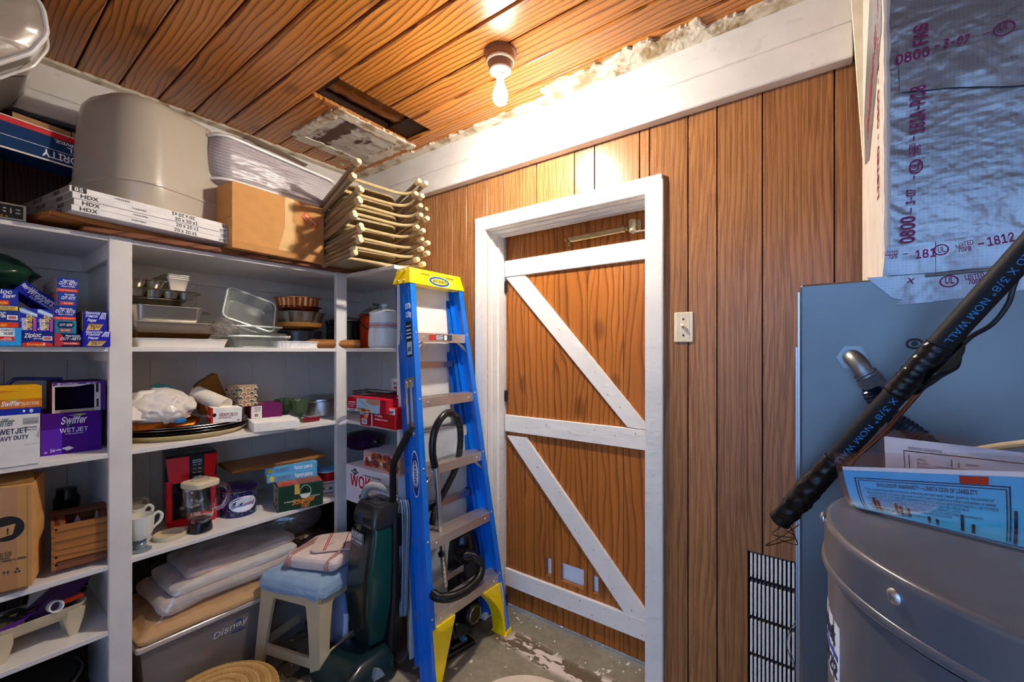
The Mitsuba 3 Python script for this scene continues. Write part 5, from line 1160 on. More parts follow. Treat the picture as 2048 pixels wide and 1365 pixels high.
for fc in ('f', 'l'):
    for k in range(6):
        cs = ('8a2a22', 'e6dccb', 'c07a3a', '6a5a3a', 'b8402e', '7d3330')[k]; ms = []
        for q in range(13):
            u, v = rnd.uniform(.06, .94), rnd.uniform(.12, .88); W_, H__ = gf.size[fc]; r = rnd.uniform(.010, .017)
            me = prism([(u * W_ + r * (1 + .25 * math.cos(5 * a)) * math.cos(a), v * H__ + r * (1 + .25 * math.cos(5 * a)) * math.sin(a) * .9) for a in np.linspace(0, 2 * math.pi, 15, endpoint=False)], .0003)
            me.apply_translation([0, 0, .0002 * k + .00001 * q]); ms.append(me)
        pl = [m_ for m_ in ms]
        labels[put(gf.pk + '__printed_flowers', mv(cat([trimesh.Trimesh(np.column_stack([np.clip(m_.vertices[:, 0], 0, gf.size[fc][0]), np.clip(m_.vertices[:, 1], 0, gf.size[fc][1]), m_.vertices[:, 2]]), m_.faces, process=False) for m_ in pl]), M=gf.face[fc]), 'm_paint', cs, smooth=False)] = {'kind': 'stuff'}
gf.patch('t', (.0, .0, 1, 1), 'b9bcc8', 'lid_top')
fp = onY(722, 925, 1.52)
fd = thing('fondue_pot', 'dark purple enamel pot with a black ball knob behind the gift box', 'pot')
zt_ = wb_.top
put(fd + '__body', lathe([(0, 0), (.09, 0), (.115, .02), (.122, .06), (.126, .064), (.1, .085), (.03, .1), (0, .1)], 44, (fp[0], fp[1] + .03, zt_)), 'm_gloss', '3c1440')
kp = onY(752.5, 884, 1.36); put(fd + '__knob', cat(trimesh.creation.icosphere(3, .023).apply_translation(kp), cyl(kp + [0, 0, -.02], [kp[0] - .04, kp[1] + .06, kp[2] - .05], .008)), 'm_gloss', '121214')
# ------------------------------------------------------------------ things on top of the shelves
def pinstripe(p, n, uv):
    k = fbm(p.x * 9, p.y * 9, p.z * 9, 3)
    s = (p.z * 0.94 + p.x * 0.35 + 0.02 * fbm(p.y * 5, p.x * 5, 2.0, 2)) / 0.0125
    ln = smoothstep(0.42, 0.48, dr.abs(s - dr.floor(s) - 0.5))
    return mix(mix(L('a9a2a6'), L('8a8388'), k), L('dedad8'), ln * 0.8)


mat('m_pinstripe', pinstripe, 0.35, 0.5, bump=lambda p, n, uv: fbm(p.x * 16, p.y * 7, p.z * 22, 3) + 0.3 * fbm(p.x * 60, p.y * 30, p.z * 60, 2), bscale=0.012)
# ochre board and dark board under the filters
p0, p1 = onZ(108, 432, 1.838), onZ(440, 503, 1.838); u_ = (p1 - p0) / np.linalg.norm(p1 - p0); v_ = np.array([-u_[1], u_[0], 0])
for nm, lab, z, t, back, l0, l1, mt in (('loose_board', 'ochre edged wooden board lying under the furnace filters', 1.836, .020, .0, -.01, np.linalg.norm(p1 - p0) + .03, 'm_prop_wood'), ('loose_board', 'dark red brown board lying on the shelf under the ochre board and the carton', 1.8155, .019, .03, .07, 1.12, 'm_old_wood')):
    M_ = frame(p0 * [1, 1, 0] + [0, 0, z], u_ if z > 1.82 else [0, 1, 0], v_ if z > 1.82 else [-1, 0, 0])
    me, uv = planked(mv(box(l0, l1, back, .42, 0, t, .002), M=M_), u_, v_); k = put(nm, me, mt, uv=uv); labels[k] = {'label': lab, 'category': 'board'}
# furnace filters
FZ = 1.857
q0, q1 = onZ(148, 416, FZ + .008), onZ(476.5, 488, FZ + .008); yaw = math.degrees(math.atan2(q1[1] - q0[1], q1[0] - q0[0])); fw = np.linalg.norm(q1 - q0)
names = ('lowest', 'second from the bottom', 'second from the top', 'topmost')
for k in range(4):
    z = FZ + .0205 * k
    c = Carton('furnace_filter', [q0[0] - (.0, .002, -.001, .003)[k], q0[1] - (.006, .0, .004, .010)[k], z], yaw, fw, .0195, fw, 'e4e3e0', names[k] + ' of the four shrink-wrapped white pleated furnace filters under the beige tub', 'filter', 'furnace filters')
    up = {'rot': 180} if k == 3 else {}
    ts = [('HDX', .035, .22, .60, .085), ('20 x 20 x1', .55, .22, .62, .15), ('Dust & Pollen', .30, .45, .28, .08, {'bold': False}), ('captures dust, lint', .86, .5, .22, .07, {'bold': False}), ('and pollen', .86, .2, .22, .05, {'bold': False})]
    if k == 3: ts = [('20 x 20 x1', .70, .78, .62, .15, up), ('HDX', .965, .78, .6, .07, up), ('Dust & Pollen', .30, .7, .28, .08, {'bold': False, 'rot': 180})]
    c.text('f', ts, '2a2a2c')
    if k < 3: c.patch('f', [(.94, .1), (.965, .1), (.985, .85), (.96, .85)], '2a2a2c'); c.text('f', [('51', .966, .2, .6, .03)], '2a2a2c')
    else: c.patch('f', (.01, .1, .08, .95), '2a2a2c'); c.text('f', [('85', .02, .2, .6, .04)], 'e8e8e6', lift=.001)
    c.patch('l', (0, 0, 1, 1), '8d857b', 'printed_side'); c.text('l', [('HDX', .75, .2, .6, .1), ('20 x 20', .4, .2, .6, .16)], '3a3733', lift=.0008)
    c.patch('t', (.03, .03, .97, .97), 'f0efeb', 'pleat_grid')
FT = FZ + .0205 * 3 + .0195
# beige tub upside down on the filters
tb2 = thing('storage_tub', 'big beige plastic tub turned upside down on the furnace filters', 'tub')
bxc, byc = -2.27, .555
def tr_(wx, wy, r, z, yw=22):
    a = math.radians(yw); P = rrect(wy, wx, r, 8); P = P @ np.array([[math.cos(a), math.sin(a)], [-math.sin(a), math.cos(a)]])
    return np.column_stack([bxc - P[:, 1], byc + P[:, 0], np.full(len(P), z)])
Zb = FT + .003
R = [tr_(.34, .40, .12, Zb), tr_(.375, .445, .13, Zb + .012), tr_(.385, .455, .13, Zb + .05), tr_(.39, .46, .13, Zb + .088), tr_(.398, .468, .13, Zb + .091), tr_(.398, .468, .13, Zb + .096), tr_(.388, .458, .13, Zb + .100), tr_(.38, .45, .13, Zb + .24), tr_(.362, .432, .125, Zb + .36), tr_(.345, .415, .12, Zb + .405), tr_(.315, .385, .115, Zb + .430), tr_(.26, .33, .10, Zb + .442), tr_(.1, .17, .04, Zb + .447)]
put(tb2 + '__shell', loft(R), 'm_gloss', 'b3a999', smooth=40)
# carton with GLASS sticker
GZ = 1.8355
q0, q1 = onZ(464, 495, GZ), onZ(648, 530, GZ); yaw = math.degrees(math.atan2(q1[1] - q0[1], q1[0] - q0[0]))
gl = car('glass_carton', 'large brown cardboard carton with a strip of tan tape and an orange sticker', 464, 495, 648, 361, GZ, .40, 'c48d55', yaw=yaw)
gl.patch('f', [(.44, 0), (.64 - .03, 0), (.655, .5), (.66, .56), (.61, .62), (.63, 1), (.53, 1), (.53, .5)], 'd3ab72', 'tape', m='m_gloss'); gl.patch('l', (0, 0, 1, 1), '9a6a3c', 'shaded_side') if False else None
st_ = [(.76, .70), (.82, .60), (.885, .735), (.825, .835)]
c_ = np.mean(st_, 0); a_ = math.radians(-32); W_, H__ = gl.w, gl.h
rect = [(-.042, -.02), (.042, -.02), (.042, .02), (-.042, .02)]; rot = lambda x, y: (c_[0] * W_ + x * math.cos(a_) - y * math.sin(a_), c_[1] * H__ + x * math.sin(a_) + y * math.cos(a_))
put(gl.key + '__sticker', mv(prism([rot(x, y) for x, y in rect], .0006), M=gl.face['f']), 'm_gloss', 'cc5f30')
t1 = text_on('GLASS', np.eye(4), -.034, .0, .0135, .066); t2 = text_on('HANDLE WITH CARE', np.eye(4), -.036, -.013, .006, .07)
put(gl.key + '__lettering', mv(mv(mv(cat(t1, t2), rz=-32), t=(c_[0] * W_, c_[1] * H__, .0007)), M=gl.face['f']), 'm_paint', 'f2c9a6', smooth=False)
for e_ in ((.0, .47, 1, .475),): gl.patch('l', e_, '7d5530', 'seam')
put(gl.key + '__bottom_flap', mv(box(-.002, gl.w + .004, -.004, .0, .0, .03, .001), M=gl.M), 'm_card', 'b98450')


# bedding in zipped clear bags
def bedding(name, label, cx, cy, z, lx, ly, h, yaw, slump=0.25):
    t = thing(name, label, 'bedding bag'); a = math.radians(yaw); R_ = np.array([[math.cos(a), math.sin(a)], [-math.sin(a), math.cos(a)]])
    R = []
    for s, zz in ((.80, 0), (.94, .015), (1.0, .06), (1.01, h * .5), (1.0, h - .05), (.95, h - .015)):
        R.append(ringz(rrect(ly * s, lx * s, .07 * s, 10) @ R_, zz))
    for s, up in ((.85, .012), (.6, .035), (.3, .05), (.08, .055)): R.append(ringz(rrect(ly * s, lx * s, .07 * s, 10) @ R_, h - .015 + up))
    m = loft(R).subdivide(); v = m.vertices
    m = trimesh.Trimesh(np.column_stack([cx - v[:, 1], cy + v[:, 0], v[:, 2]]), m.faces, process=False)
    m = rough(m, .018, 9, 4); m.vertices[:, 2] = np.maximum(m.vertices[:, 2], 0)
    def drop(p): p = np.array(p, float); p[:, 2] = z + p[:, 2] * (1 - slump * np.clip((p[:, 1] - cy) / ly + .2, 0, .9)); return p
    m.vertices = drop(m.vertices)
    put(t + '__comforter', m, 'm_pinstripe', smooth=True)
    for zz, s in ((h - .03, 1.0), (.03, .985)):
        P = rrect(ly * s, lx * s, .07, 10) @ R_; lp = drop(np.column_stack([cx - P[:, 1], cy + P[:, 0], np.full(len(P), zz)]))
        put(t + '__piping', tube(lp, .0065, 8, True), 'm_gloss', 'eceae6')
    return t, drop, R_


gtop = gl.top
cc_ = onX(560, 400, -2.27)
bd_, drop, R_ = bedding('bedding_bag', 'zipped clear bag with a grey pinstriped comforter, lying on the brown carton', -2.275, .99, gtop + .001, .40, .58, .245, 0, .28)
uu, vv_ = np.meshgrid(np.linspace(-.13, .16, 9), np.linspace(-.12, .10, 7), indexing='ij')
cp = drop(np.column_stack([(-2.275 - vv_).ravel(), (.99 + uu).ravel(), np.full(uu.size, .292)])); gf_ = [[i * 7 + j, i * 7 + j + 1, (i + 1) * 7 + j + 1, (i + 1) * 7 + j] for i in range(8) for j in range(6)]
put(bd_ + '__paper_insert', (cp, np.array(gf_)), 'm_gloss', 'c9b898', smooth=True, label='cream paper insert in the top of the bag')
# dark box at the edge of the frame, mailing box and second bedding bag on it
kb = Carton('maroon_box', [-2.20, -.30, S1], 90, .41, .275, .3, '3d1418', 'dark maroon box at the left end of the top shelf under the mailing box', 'box')
pm = onX(6, 297, -2.22)
pr = Carton('mailing_box', [pm[0] + .01, pm[1] - .12, S1 + .2765], 104, .60, .115, .13, '17365f', 'blue mailing box with a red stripe, lying upside down behind the beige tub', 'box')
pr.patch('f', (0, .80, 1, .97), 'c41f26'); pr.patch('f', (0, .97, 1, 1), 'ddd5c8'); pr.patch('f', (0, 0, 1, .05), 'ddd5c8'); pr.patch('f', (0, .40, 1, .415), 'd5d5d8', lift=.0003)
pr.text('f', [('PRIORITY', .62, .34, .21, .25, {'rot': 180}), ('MAIL', .60, .62, .15, .12, {'rot': 180}), ('UNITED STATES POSTAL SERVICE.', .86, .76, .09, .44, {'rot': 180})], 'ece9e4')
put(pr.key + '__flap', mv(cat(box(.15, .30, .01, .014, pr.h, pr.h + .022), box(.305, .60, .012, .016, pr.h, pr.h + .026)), M=pr.M), 'm_card', 'a87d55')
b2 = thing('bedding_bag', 'zipped clear bag of folded bedding at the top left edge of the photo', 'bedding bag')
R, P0 = [], np.array(Polygon([(-.42, -.235), (-.06, -.225), (.06, -.185), (.17, -.085), (.27, .02), (.30, .09), (.29, .17), (.22, .215), (-.42, .22)]).buffer(.015).buffer(-.07).buffer(.07, quad_segs=12).exterior.coords)[:-1]
for s, x in ((.8, -2.46), (1, -2.42), (1.02, -2.2), (1, -1.97), (.985, -1.955), (.93, -1.945), (.8, -1.93), (.5, -1.915), (.1, -1.91)):
    R.append(np.column_stack([np.full(len(P0), x), -.105 + P0[:, 0] * s, 2.305 + P0[:, 1] * s]))
put(b2 + '__folded_bedding', rough(loft(R).subdivide(), .010, 14, 3), 'm_gloss', '9d968c', smooth=True)
put(b2 + '__piping', tube(np.column_stack([np.full(len(P0), -1.955), -.105 + P0[:, 0] * 1.0, 2.305 + P0[:, 1] * 1.0]), .007, 8, True), 'm_gloss', 'd8d6d2')
put(b2 + '__vinyl_cover', loft([np.column_stack([np.full(len(P0), x), -.105 + P0[:, 0] * s, 2.305 + P0[:, 1] * s]) for s, x in ((1.015, -2.42), (1.035, -2.2), (1.01, -1.955), (.95, -1.935), (.8, -1.917), (.4, -1.90), (.05, -1.896))], cap0=False), 'm_film', smooth=True)
put(b2 + '__zip_edge', tube(np.column_stack([np.full(len(P0), -2.05), -.105 + P0[:, 0] * 1.04, 2.305 + P0[:, 1] * 1.04]), .005, 8, True), 'm_gloss', 'cfccc6')
# clock radio
ck = car('clock_radio', 'small black clock radio in a chrome frame on the top shelf', -70, 460, 52, 391, S1, .14, '18181a', X=-2.055, cat_='clock radio', m='m_gloss', body='case')
W_, H__ = ck.w, ck.h
for q in ((0, 0, 1, .08), (0, .9, 1, 1), (.95, 0, 1, 1)): ck.patch('f', q, 'b9b6ae', 'chrome_frame', m='m_metal', th=.003)
ck.text('f', [('AM', .60, .62, .10, .05), ('FM', .60, .42, .10, .05), ('WAKE', .82, .62, .09, .08), ('SLEEP', .82, .40, .09, .09), ('ALARM', .44, .62, .09, .09)], 'b0b2b4'); ck.patch('f', (.73, .38, .745, .72), 'b0b2b4', 'slider'); ck.patch('f', (.71, .52, .765, .56), '96665c', 'slider', lift=.001)
for u in (.46, .56, .64): ck.patch('f', (u, .10, u + .04, .2), 'b08a3a', 'knob', m='m_metal', th=.008)


# folding chairs, stacked flat with their feet to the front
def chair(k, label):
    t = thing('folding_chair', label, 'folding chair', None)
    f = k / 7.0; tilt = -math.radians(0.3 + 12.5 * f ** 1.1)
    a = math.radians(-9 + (k % 3 - 1) * 1.0)
    Rz = np.array([[math.cos(a), -math.sin(a), 0], [math.sin(a), math.cos(a), 0], [0, 0, 1]]); Ry = np.array([[math.cos(tilt), 0, math.sin(tilt)], [0, 1, 0], [-math.sin(tilt), 0, math.cos(tilt)]])
    o = np.array([-2.40, 1.225, S1 + .014 + .0335 * k]); wd = .345
    def P(pts): return (np.asarray(pts, float) @ Ry.T) @ Rz.T + o
    r = .0105; Lx = .765 + .012 * ((k * 5) % 3 - 1)
    def arc(pts, n=6): return P(smooth_path(pts, n))
    c = ('86755a', '7d6c50', '8c7b5e')[k % 3]
    put(t + '__back_frame', tube(arc([(Lx, 0, 0), (.5, 0, 0), (.12, 0, 0), (.03, .03, 0), (.0, .09, 0), (0, wd - .09, 0), (.03, wd - .03, 0), (.12, wd, 0), (.5, wd, 0), (Lx, wd, 0)]), r, 10), 'm_gloss', c)
    put(t + '__leg_frame', tube(arc([(Lx - .035, .012, .0265), (.5, .012, .0265), (.22, .012, .026), (.16, .05, .026), (.16, wd - .05, .026), (.22, wd - .012, .026), (.5, wd - .012, .0265), (Lx - .035, wd - .012, .0265)]), r * .95, 10), 'm_gloss', c)
    put(t + '__cross_bar', tube(arc([(Lx - .135, .008, .004), (Lx - .14, .05, .004), (Lx - .14, .12, .003), (Lx - .14, wd - .10, .0), (Lx - .13, wd - .05, -.001), (Lx - .105, wd - .018, .0), (Lx - .06, wd - .004, .002)]), .0078, 10), 'm_gloss', 'a8946c')
    for x, y, z in ((Lx, 0, 0), (Lx, wd, 0), (Lx - .035, .012, .0265), (Lx - .035, wd - .012, .0265)):
        if k == 5 and y == wd: continue
        put(t + '__foot_cap', tube(P([(x - .024, y, z), (x - .022, y, z), (x + .004, y, z), (x + .009, y, z), (x + .011, y, z)]), [.0118, .0132, .0138, .011, .004], 12), 'm_paint', 'cbb68c')
    q = rrect(.31, wd - .07, .06, 6)
    put(t + '__seat', loft([P(ringz(q + [.42, wd / 2], z)) if s == 1 else P(ringz(q * s + [.42, wd / 2], z)) for s, z in ((.95, .004), (1, .007), (1, .019), (.96, .022))]), 'm_gloss', '8f7d58')
    put(t + '__link_strap', cat(hull(P([(.13, -.012, -.006), (.13, -.014, .006), (.145, -.012, .008), (.20, -.012, .030), (.205, -.012, .020), (.14, -.012, -.008), (.13, -.016, 0), (.205, -.016, .025)]))), 'm_gloss', '6d5a40')


cn = ('lowest', 'second from the bottom', 'third from the bottom', 'fourth from the bottom', 'fourth from the top', 'third from the top', 'second from the top', 'topmost')
for k in range(8): chair(k, cn[k] + ' of the tan steel folding chairs stacked flat on the top shelf')
single('plastic_scrap', 'scrap of clear plastic stuck under the white beam above the folding chairs', 'plastic scrap', mv(rough(trimesh.creation.icosphere(3, 1), .35, 2, 5), s=[.014, .008, .02], t=onY(925, 369, 1.71)), 'm_film')
# ------------------------------------------------------------------ step ladder
ld = thing('step_ladder', 'blue step ladder with a yellow cap and aluminium treads, leaning folded by the door', 'ladder')
LT, LB = np.array([-1.555, 1.313, 1.74]), np.array([-1.265, 1.190, 0.0])
RT, RB = np.array([-1.555, 1.668, 1.74]), np.array([-1.268, 1.709, 0.0])
def at_(a, b, z): return b + (a - b) * (z - b[2]) / (a[2] - b[2])
def rail(pb, pt, inward, depth=.078, fl=.030, th=.005, back=0.0):
    ax = (pt - pb); ln = np.linalg.norm(ax); ax = ax / ln; I = np.array([0, inward, 0.0]); I -= ax * (I @ ax); I /= np.linalg.norm(I); Dv = np.cross(ax, I); Dv *= -np.sign(Dv[0])
    poly = [(back, 0), (back + depth, 0), (back + depth, fl), (back + depth - th, fl), (back + depth - th, th), (back + th, th), (back + th, fl), (back, fl)]
    m = trimesh.creation.extrude_polygon(Polygon(poly), ln, engine='earcut'); M = np.eye(4); M[:3, 0], M[:3, 1], M[:3, 2], M[:3, 3] = Dv, I, ax, pb
    m.apply_transform(M); return m, M
lm, LM = rail(LB + (LT - LB) * .008, LT, 1); rm, RM = rail(RB + (RT - RB) * .008, RT, -1)
put(ld + '__side_rail', lm, 'm_gloss', '1068cc'); put(ld + '__side_rail', rm, 'm_gloss', '1068cc')
for M_, s in ((LM, 0), (RM, 0)): put(ld + '__rail_rib', mv(cat(box(.018, .024, -.0015, .0, .0, 1.74), box(.054, .060, -.0015, 0, .0, 1.74)), M=M_), 'm_gloss', '0e60c0')
for pb, pt, s in ((LB + [-.085, .022, 0], LT + [-.085, .022, -.02], 1), (RB + [-.085, -.022, 0], RT + [-.085, -.022, -.02], -1)):
    m_, _ = rail(pb + (pt - pb) * .04, pt, s, .05, .025); put(ld + '__rear_rail', m_, 'm_gloss', '0e5cb8')
for z in (.33, .66, .99, 1.32):
    a, b = at_(LT, LB, z) + [-.12, .03, 0], at_(RT, RB, z) + [-.12, -.03, 0]; put(ld + '__rear_brace', hull(np.vstack([a + d for d in ([0, 0, 0], [.02, 0, 0], [.02, 0, .03], [0, 0, .03])] + [b + d for d in ([0, 0, 0], [.02, 0, 0], [.02, 0, .03], [0, 0, .03])])), 'm_metal', 'b9b4ae')
for k, z in enumerate((.287, .587, .887, 1.187, 1.487)):
    a, b = at_(LT, LB, z) + [0, .006, 0], at_(RT, RB, z) + [0, -.006, 0]
    ln = np.linalg.norm(b - a); M_ = frame(a, b - a, [-1, 0, 0.0])
    tp = []
    for q in range(9): tp += [(.002 + .0095 * q, 0), (.002 + .0095 * q, .0022), (.0075 + .0095 * q, .0022), (.0075 + .0095 * q, 0)]
    tread = Polygon([(0, -.042), (0, 0)] + tp + [(.09, 0), (.09, -.03), (.087, -.03), (.087, -.004), (.003, -.004), (.003, -.042)])
    m_ = trimesh.creation.extrude_polygon(tread, ln, engine='earcut'); MM = np.eye(4); MM[:3, 0], MM[:3, 1], MM[:3, 2], MM[:3, 3] = [-1, 0, 0], [0, 0, 1], (b - a) / ln, a
    put(ld + '__tread', mv(m_, M=MM), 'm_dull', 'd9d2cc', smooth=False)
    for s, pp in ((1, a), (-1, b)):
        for dv3 in ([.001, .06 * s, -.02], [.0, .010 * s, .0], [.004, .010 * s, -.075]): put(ld + '__rivet', trimesh.creation.icosphere(2, .0053).apply_translation(pp + dv3), 'm_metal', 'c9d2d8')
    if k in (0, 2, 4):
        for s, pp in ((1, a), (-1, b)): put(ld + '__tread_brace', tube([pp + [-.02, .075 * s, -.03], pp + [.0, .012 * s, -.085]], .006, 8), 'm_metal', 'd2cdc6')
a, b = at_(LT, LB, 1.487), at_(RT, RB, 1.487); MS = frame(a + [.0012, 0, -.036], [0, 1, 0], [0, 0, 1])
put(ld + '__warning_label', mv(prism([(.10, .004), (.25, .004), (.25, .032), (.10, .032)], .0005), M=MS), 'm_paint', '2c4358'); put(ld + '__warning_label', mv(prism([(.10, .004), (.135, .004), (.135, .032), (.10, .032)], .0009), M=MS), 'm_paint', 'b8342c'); put(ld + '__warning_label', mv(cat(prism([(.195, .006), (.215, .006), (.215, .03), (.195, .03)], .0009), *[prism([(.14, .007 + .006 * q), (.188, .007 + .006 * q), (.188, .010 + .006 * q), (.14, .010 + .006 * q)], .0009) for q in range(4)]), M=MS), 'm_paint', 'd8dcde')
# cap
capf = [(-1.548, 1.305, 1.722), (-1.548, 1.676, 1.722), (-1.565, 1.660, 1.797), (-1.565, 1.318, 1.797)]
capb = [(-1.665, 1.30, 1.722), (-1.665, 1.68, 1.722), (-1.650, 1.660, 1.797), (-1.650, 1.318, 1.797)]
put(ld + '__cap', hull(capf + capb), 'm_gloss', 'f0cc10')
cf_ = frame(np.array(capf[0]), [0, 1, 0], np.array(capf[3]) - np.array(capf[0]) + [0, -.013, 0])
for u0, u1 in ((.075, .135), (.245, .30)): put(ld + '__cap__slot', mv(prism([(u0, .050), (u1, .050), (u1, .058), (u0, .058)], .0008), M=cf_), 'm_paint', '8a6a10')
def oval_logo(M_, cx, cy, rx, ry, text, th, rot=0):
    e = lambda a, b: [(cx + a * math.cos(t), cy + b * math.sin(t)) for t in np.linspace(0, 2 * math.pi, 36, endpoint=False)]
    out = []
    for k, (f, c) in enumerate(((1.0, 'e8eef0'), (.95, '12408c'))): out.append((mv(prism(e(rx * f, ry * f), .0004 + .0003 * k), M=M_), c))
    tw, tt = (rx * 1.45, ry * .62)
    inner = [(cx + rx * .78 * math.cos(t), cy + ry * .6 * math.sin(t)) for t in np.linspace(0, 2 * math.pi, 36, endpoint=False)]
    out.append((mv(prism(inner, .0011), M=M_), 'f0cc10' if rot == 0 else 'b9cfe2'))
    m_ = text_on(text, np.eye(4), 0, 0, 1, None, True, .1, 0, .0016, True); x0, x1 = m_.bounds[0][0], m_.bounds[1][0]
    Lx = (rx if rot == 0 else ry) * 1.32; m_.apply_scale([Lx / (x1 - x0), (ry if rot == 0 else rx) * .62, 1]); m_.apply_translation([0, -(ry if rot == 0 else rx) * .31, 0])
    m_ = mv(m_, rz=rot, t=(cx, cy, 0)); out.append((mv(m_, M=M_), '0c2450'))
    return out
for m_, c in oval_logo(cf_, .195, .028, .072, .026, 'WERNER', .02): put(ld + '__cap__logo', m_, 'm_paint', c, smooth=False)
for y, z in ((1.312, 1.785), (1.312, 1.735)):
    for x in (-1.585, -1.625): put(ld + '__cap_rivet', trimesh.creation.icosphere(2, .006).apply_translation([x, y - .004 if z > 1.75 else y - .01, z]), 'm_metal', 'd9dce0')
# decals on the outer web of the near rail: local x runs back from the front edge, y along the rail
lw = np.eye(4); lw[:3, 0], lw[:3, 1], lw[:3, 2], lw[:3, 3] = -LM[:3, 0], LM[:3, 2], -LM[:3, 1], (LM @ [.078, -.0017, 0, 1])[:3]
ZL = lambda py: (LT - LB)[2] and np.linalg.norm(LT - LB) * ((EYE + (HY - py) / F * 2.0) / 1.74)
put(ld + '__side_rail__lettering', cat(text_on('250lb', lw, .036, 1.615, .026, .036, False, 0, 0, .0012), text_on('113kg', lw, .036, 1.575, .026, .034, False, 0, 0, .0012)), 'm_paint', 'c9d6e4', smooth=False)
put(ld + '__side_rail__rating_label', mv(prism([(.032, 1.39), (.070, 1.39), (.070, 1.555), (.032, 1.555)], .0005), M=lw), 'm_paint', '14202c')
put(ld + '__side_rail__rating_label', mv(cat(*[prism([(.035, y), (.067, y), (.067, y + h_), (.035, y + h_)], .0009) for y, h_ in ((1.40, .06), (1.475, .010), (1.495, .006), (1.51, .008), (1.53, .006))]), M=lw), 'm_paint', 'a9b9c9')
put(ld + '__side_rail__rating_label', mv(cat(*[prism([(.040 + .003 * q, 1.415), (.0415 + .003 * q, 1.415), (.0415 + .003 * q, 1.435), (.040 + .003 * q, 1.435)], .0013) for q in range(8)]), M=lw), 'm_paint', '14202c')
for m_, c in oval_logo(lw, .044, .87, .024, .10, 'WERNER', .02, -90): put(ld + '__side_rail__logo', m_, 'm_paint', c, smooth=False)
# spreader
put(ld + '__spreader', mv(prism([(.008, 1.25), (.066, 1.25), (.070, 1.298), (.012, 1.292)], .004), M=lw), 'm_metal', 'c2bcb4')
for u, y0, y1 in ((.014, 1.09, 1.27), (.045, 1.03, 1.27)): put(ld + '__spreader_arm', mv(prism([(u, y0), (u + .013, y0), (u + .013, y1), (u, y1)], .004), M=lw @ frame([0, 0, .002], [1, 0, 0], [0, 1, 0])), 'm_metal', 'cfc9c2')
for u, y in ((.022, 1.275), (.048, 1.278), (.052, 1.045)): put(ld + '__rivet', trimesh.creation.icosphere(2, .005).apply_translation((lw @ [u, y, .005, 1])[:3]), 'm_metal', 'd9d9d9')
# yellow corner braces and feet
a1 = at_(LT, LB, .245); 
put(ld + '__corner_brace', hull([LB + [0, .02, .0], LB + [0, .034, 0], LB + [-.07, .02, 0], LB + [-.07, .034, 0], a1 + [0, .014, 0], a1 + [0, .15, .0], a1 + [-.07, .014, 0], a1 + [-.07, .15, 0], LB + [0, .05, .07], LB + [-.07, .05, .07]]), 'm_gloss', 'f0cc10')
b1 = at_(RT, RB, .245); arc_o = [b1 + [0, -.15, 0], b1 + [0, -.02, 0], RB + [0, -.016, .0], RB + [0, -.05, 0]]; n_ = 8
inn = [RB + [0, -.05, 0] + (b1 + [0, -.15, 0] - (RB + [0, -.05, 0])) * t + np.array([0, 1, 0]) * 0.045 * math.sin(math.pi * t) for t in np.linspace(0, 1, n_)]
P2 = [(-(q - RB)[1], q[2]) for q in [b1 + [0, -.15, 0], b1 + [0, -.012, 0], RB + [0, -.008, 0]] + inn]
dx = (b1 - RB)[0] / (b1 - RB)[2]
for x0, th_ in ((0.0, .005), (-.065, .005)):
    m_ = trimesh.creation.extrude_polygon(Polygon(P2).buffer(0), th_, engine='earcut'); v = m_.vertices; put(ld + '__corner_brace', trimesh.Trimesh(np.column_stack([RB[0] + x0 - v[:, 2] + dx * v[:, 1], RB[1] - v[:, 0], v[:, 1]]), m_.faces, process=False), 'm_gloss', 'f0cc10', smooth=False)
strip = [np.array([q + [0, 0, 0], q + [-.07, 0, 0], q + [-.07, .004, .003], q + [0, .004, .003]]) for q in [np.array([RB[0] + dx * q[2], q[1], q[2]]) for q in inn]]
put(ld + '__corner_brace', loft(strip), 'm_gloss', 'e6c20e')
put(ld + '__foot', hull([RB + d for d in ([.006, .006, 0], [.006, -.05, 0], [-.085, .006, 0], [-.085, -.05, 0], [.004, .005, .02], [-.08, .005, .02], [.004, -.03, .012], [-.08, -.03, .012])]), 'm_gloss', 'e8c40e')
put(ld + '__foot', hull([LB + d for d in ([.006, -.006, 0], [.006, .05, 0], [-.085, -.006, 0], [-.085, .05, 0], [.004, -.005, .02], [-.08, -.005, .02], [.004, .03, .012], [-.08, .03, .012])]), 'm_gloss', 'e8c40e')

# ------------------------------------------------------------------ upright vacuum cleaner
hv = thing('upright_vacuum', 'dark green and black upright vacuum cleaner with a grey hose, beside the ladder', 'vacuum cleaner')
U = np.array([.993, -.114, 0]) * .80; V = np.array([.114, .993, 0]) * .86; o = np.array([-1.742, 1.115, 0.0])
HM = np.eye(4); HM[:3, 0], HM[:3, 1], HM[:3, 3] = U, V, o; HM[2, 2] = .972
lean = np.array([[1, 0, 0, 0], [0, 1, .045, 0], [0, 0, 1, 0], [0, 0, 0, 1.0]]); HL = HM @ lean
HW = .245
def sec(z, w, y0, y1, r=.03, x0=0.0):
    return ringz(rrect(w, y1 - y0, r, 5) + [x0 + w / 2, (y0 + y1) / 2], z)
put(hv + '__bag_housing', mv(loft([sec(.10, .13, .02, .13, .03, .05), sec(.16, .18, -.01, .13, .035, .03), sec(.25, .225, -.035, .13, .04, .01), sec(.40, .245, -.04, .13, .04), sec(.52, .243, -.030, .13, .035, .001), sec(.62, .235, -.012, .13, .03, .004), sec(.66, .228, 0, .13, .028, .008)]), M=HL), 'm_gloss', '1b2422', smooth=50)
put(hv + '__green_side', mv(loft([sec(.14, .05, .01, .10, .02, .165), sec(.3, .052, -.028, .10, .02, .206), sec(.45, .052, -.028, .10, .02, .206), sec(.60, .05, -.004, .10, .02, .20), sec(.648, .045, .0, .10, .02, .195)]), M=HL), 'm_gloss', '12403a', smooth=50)
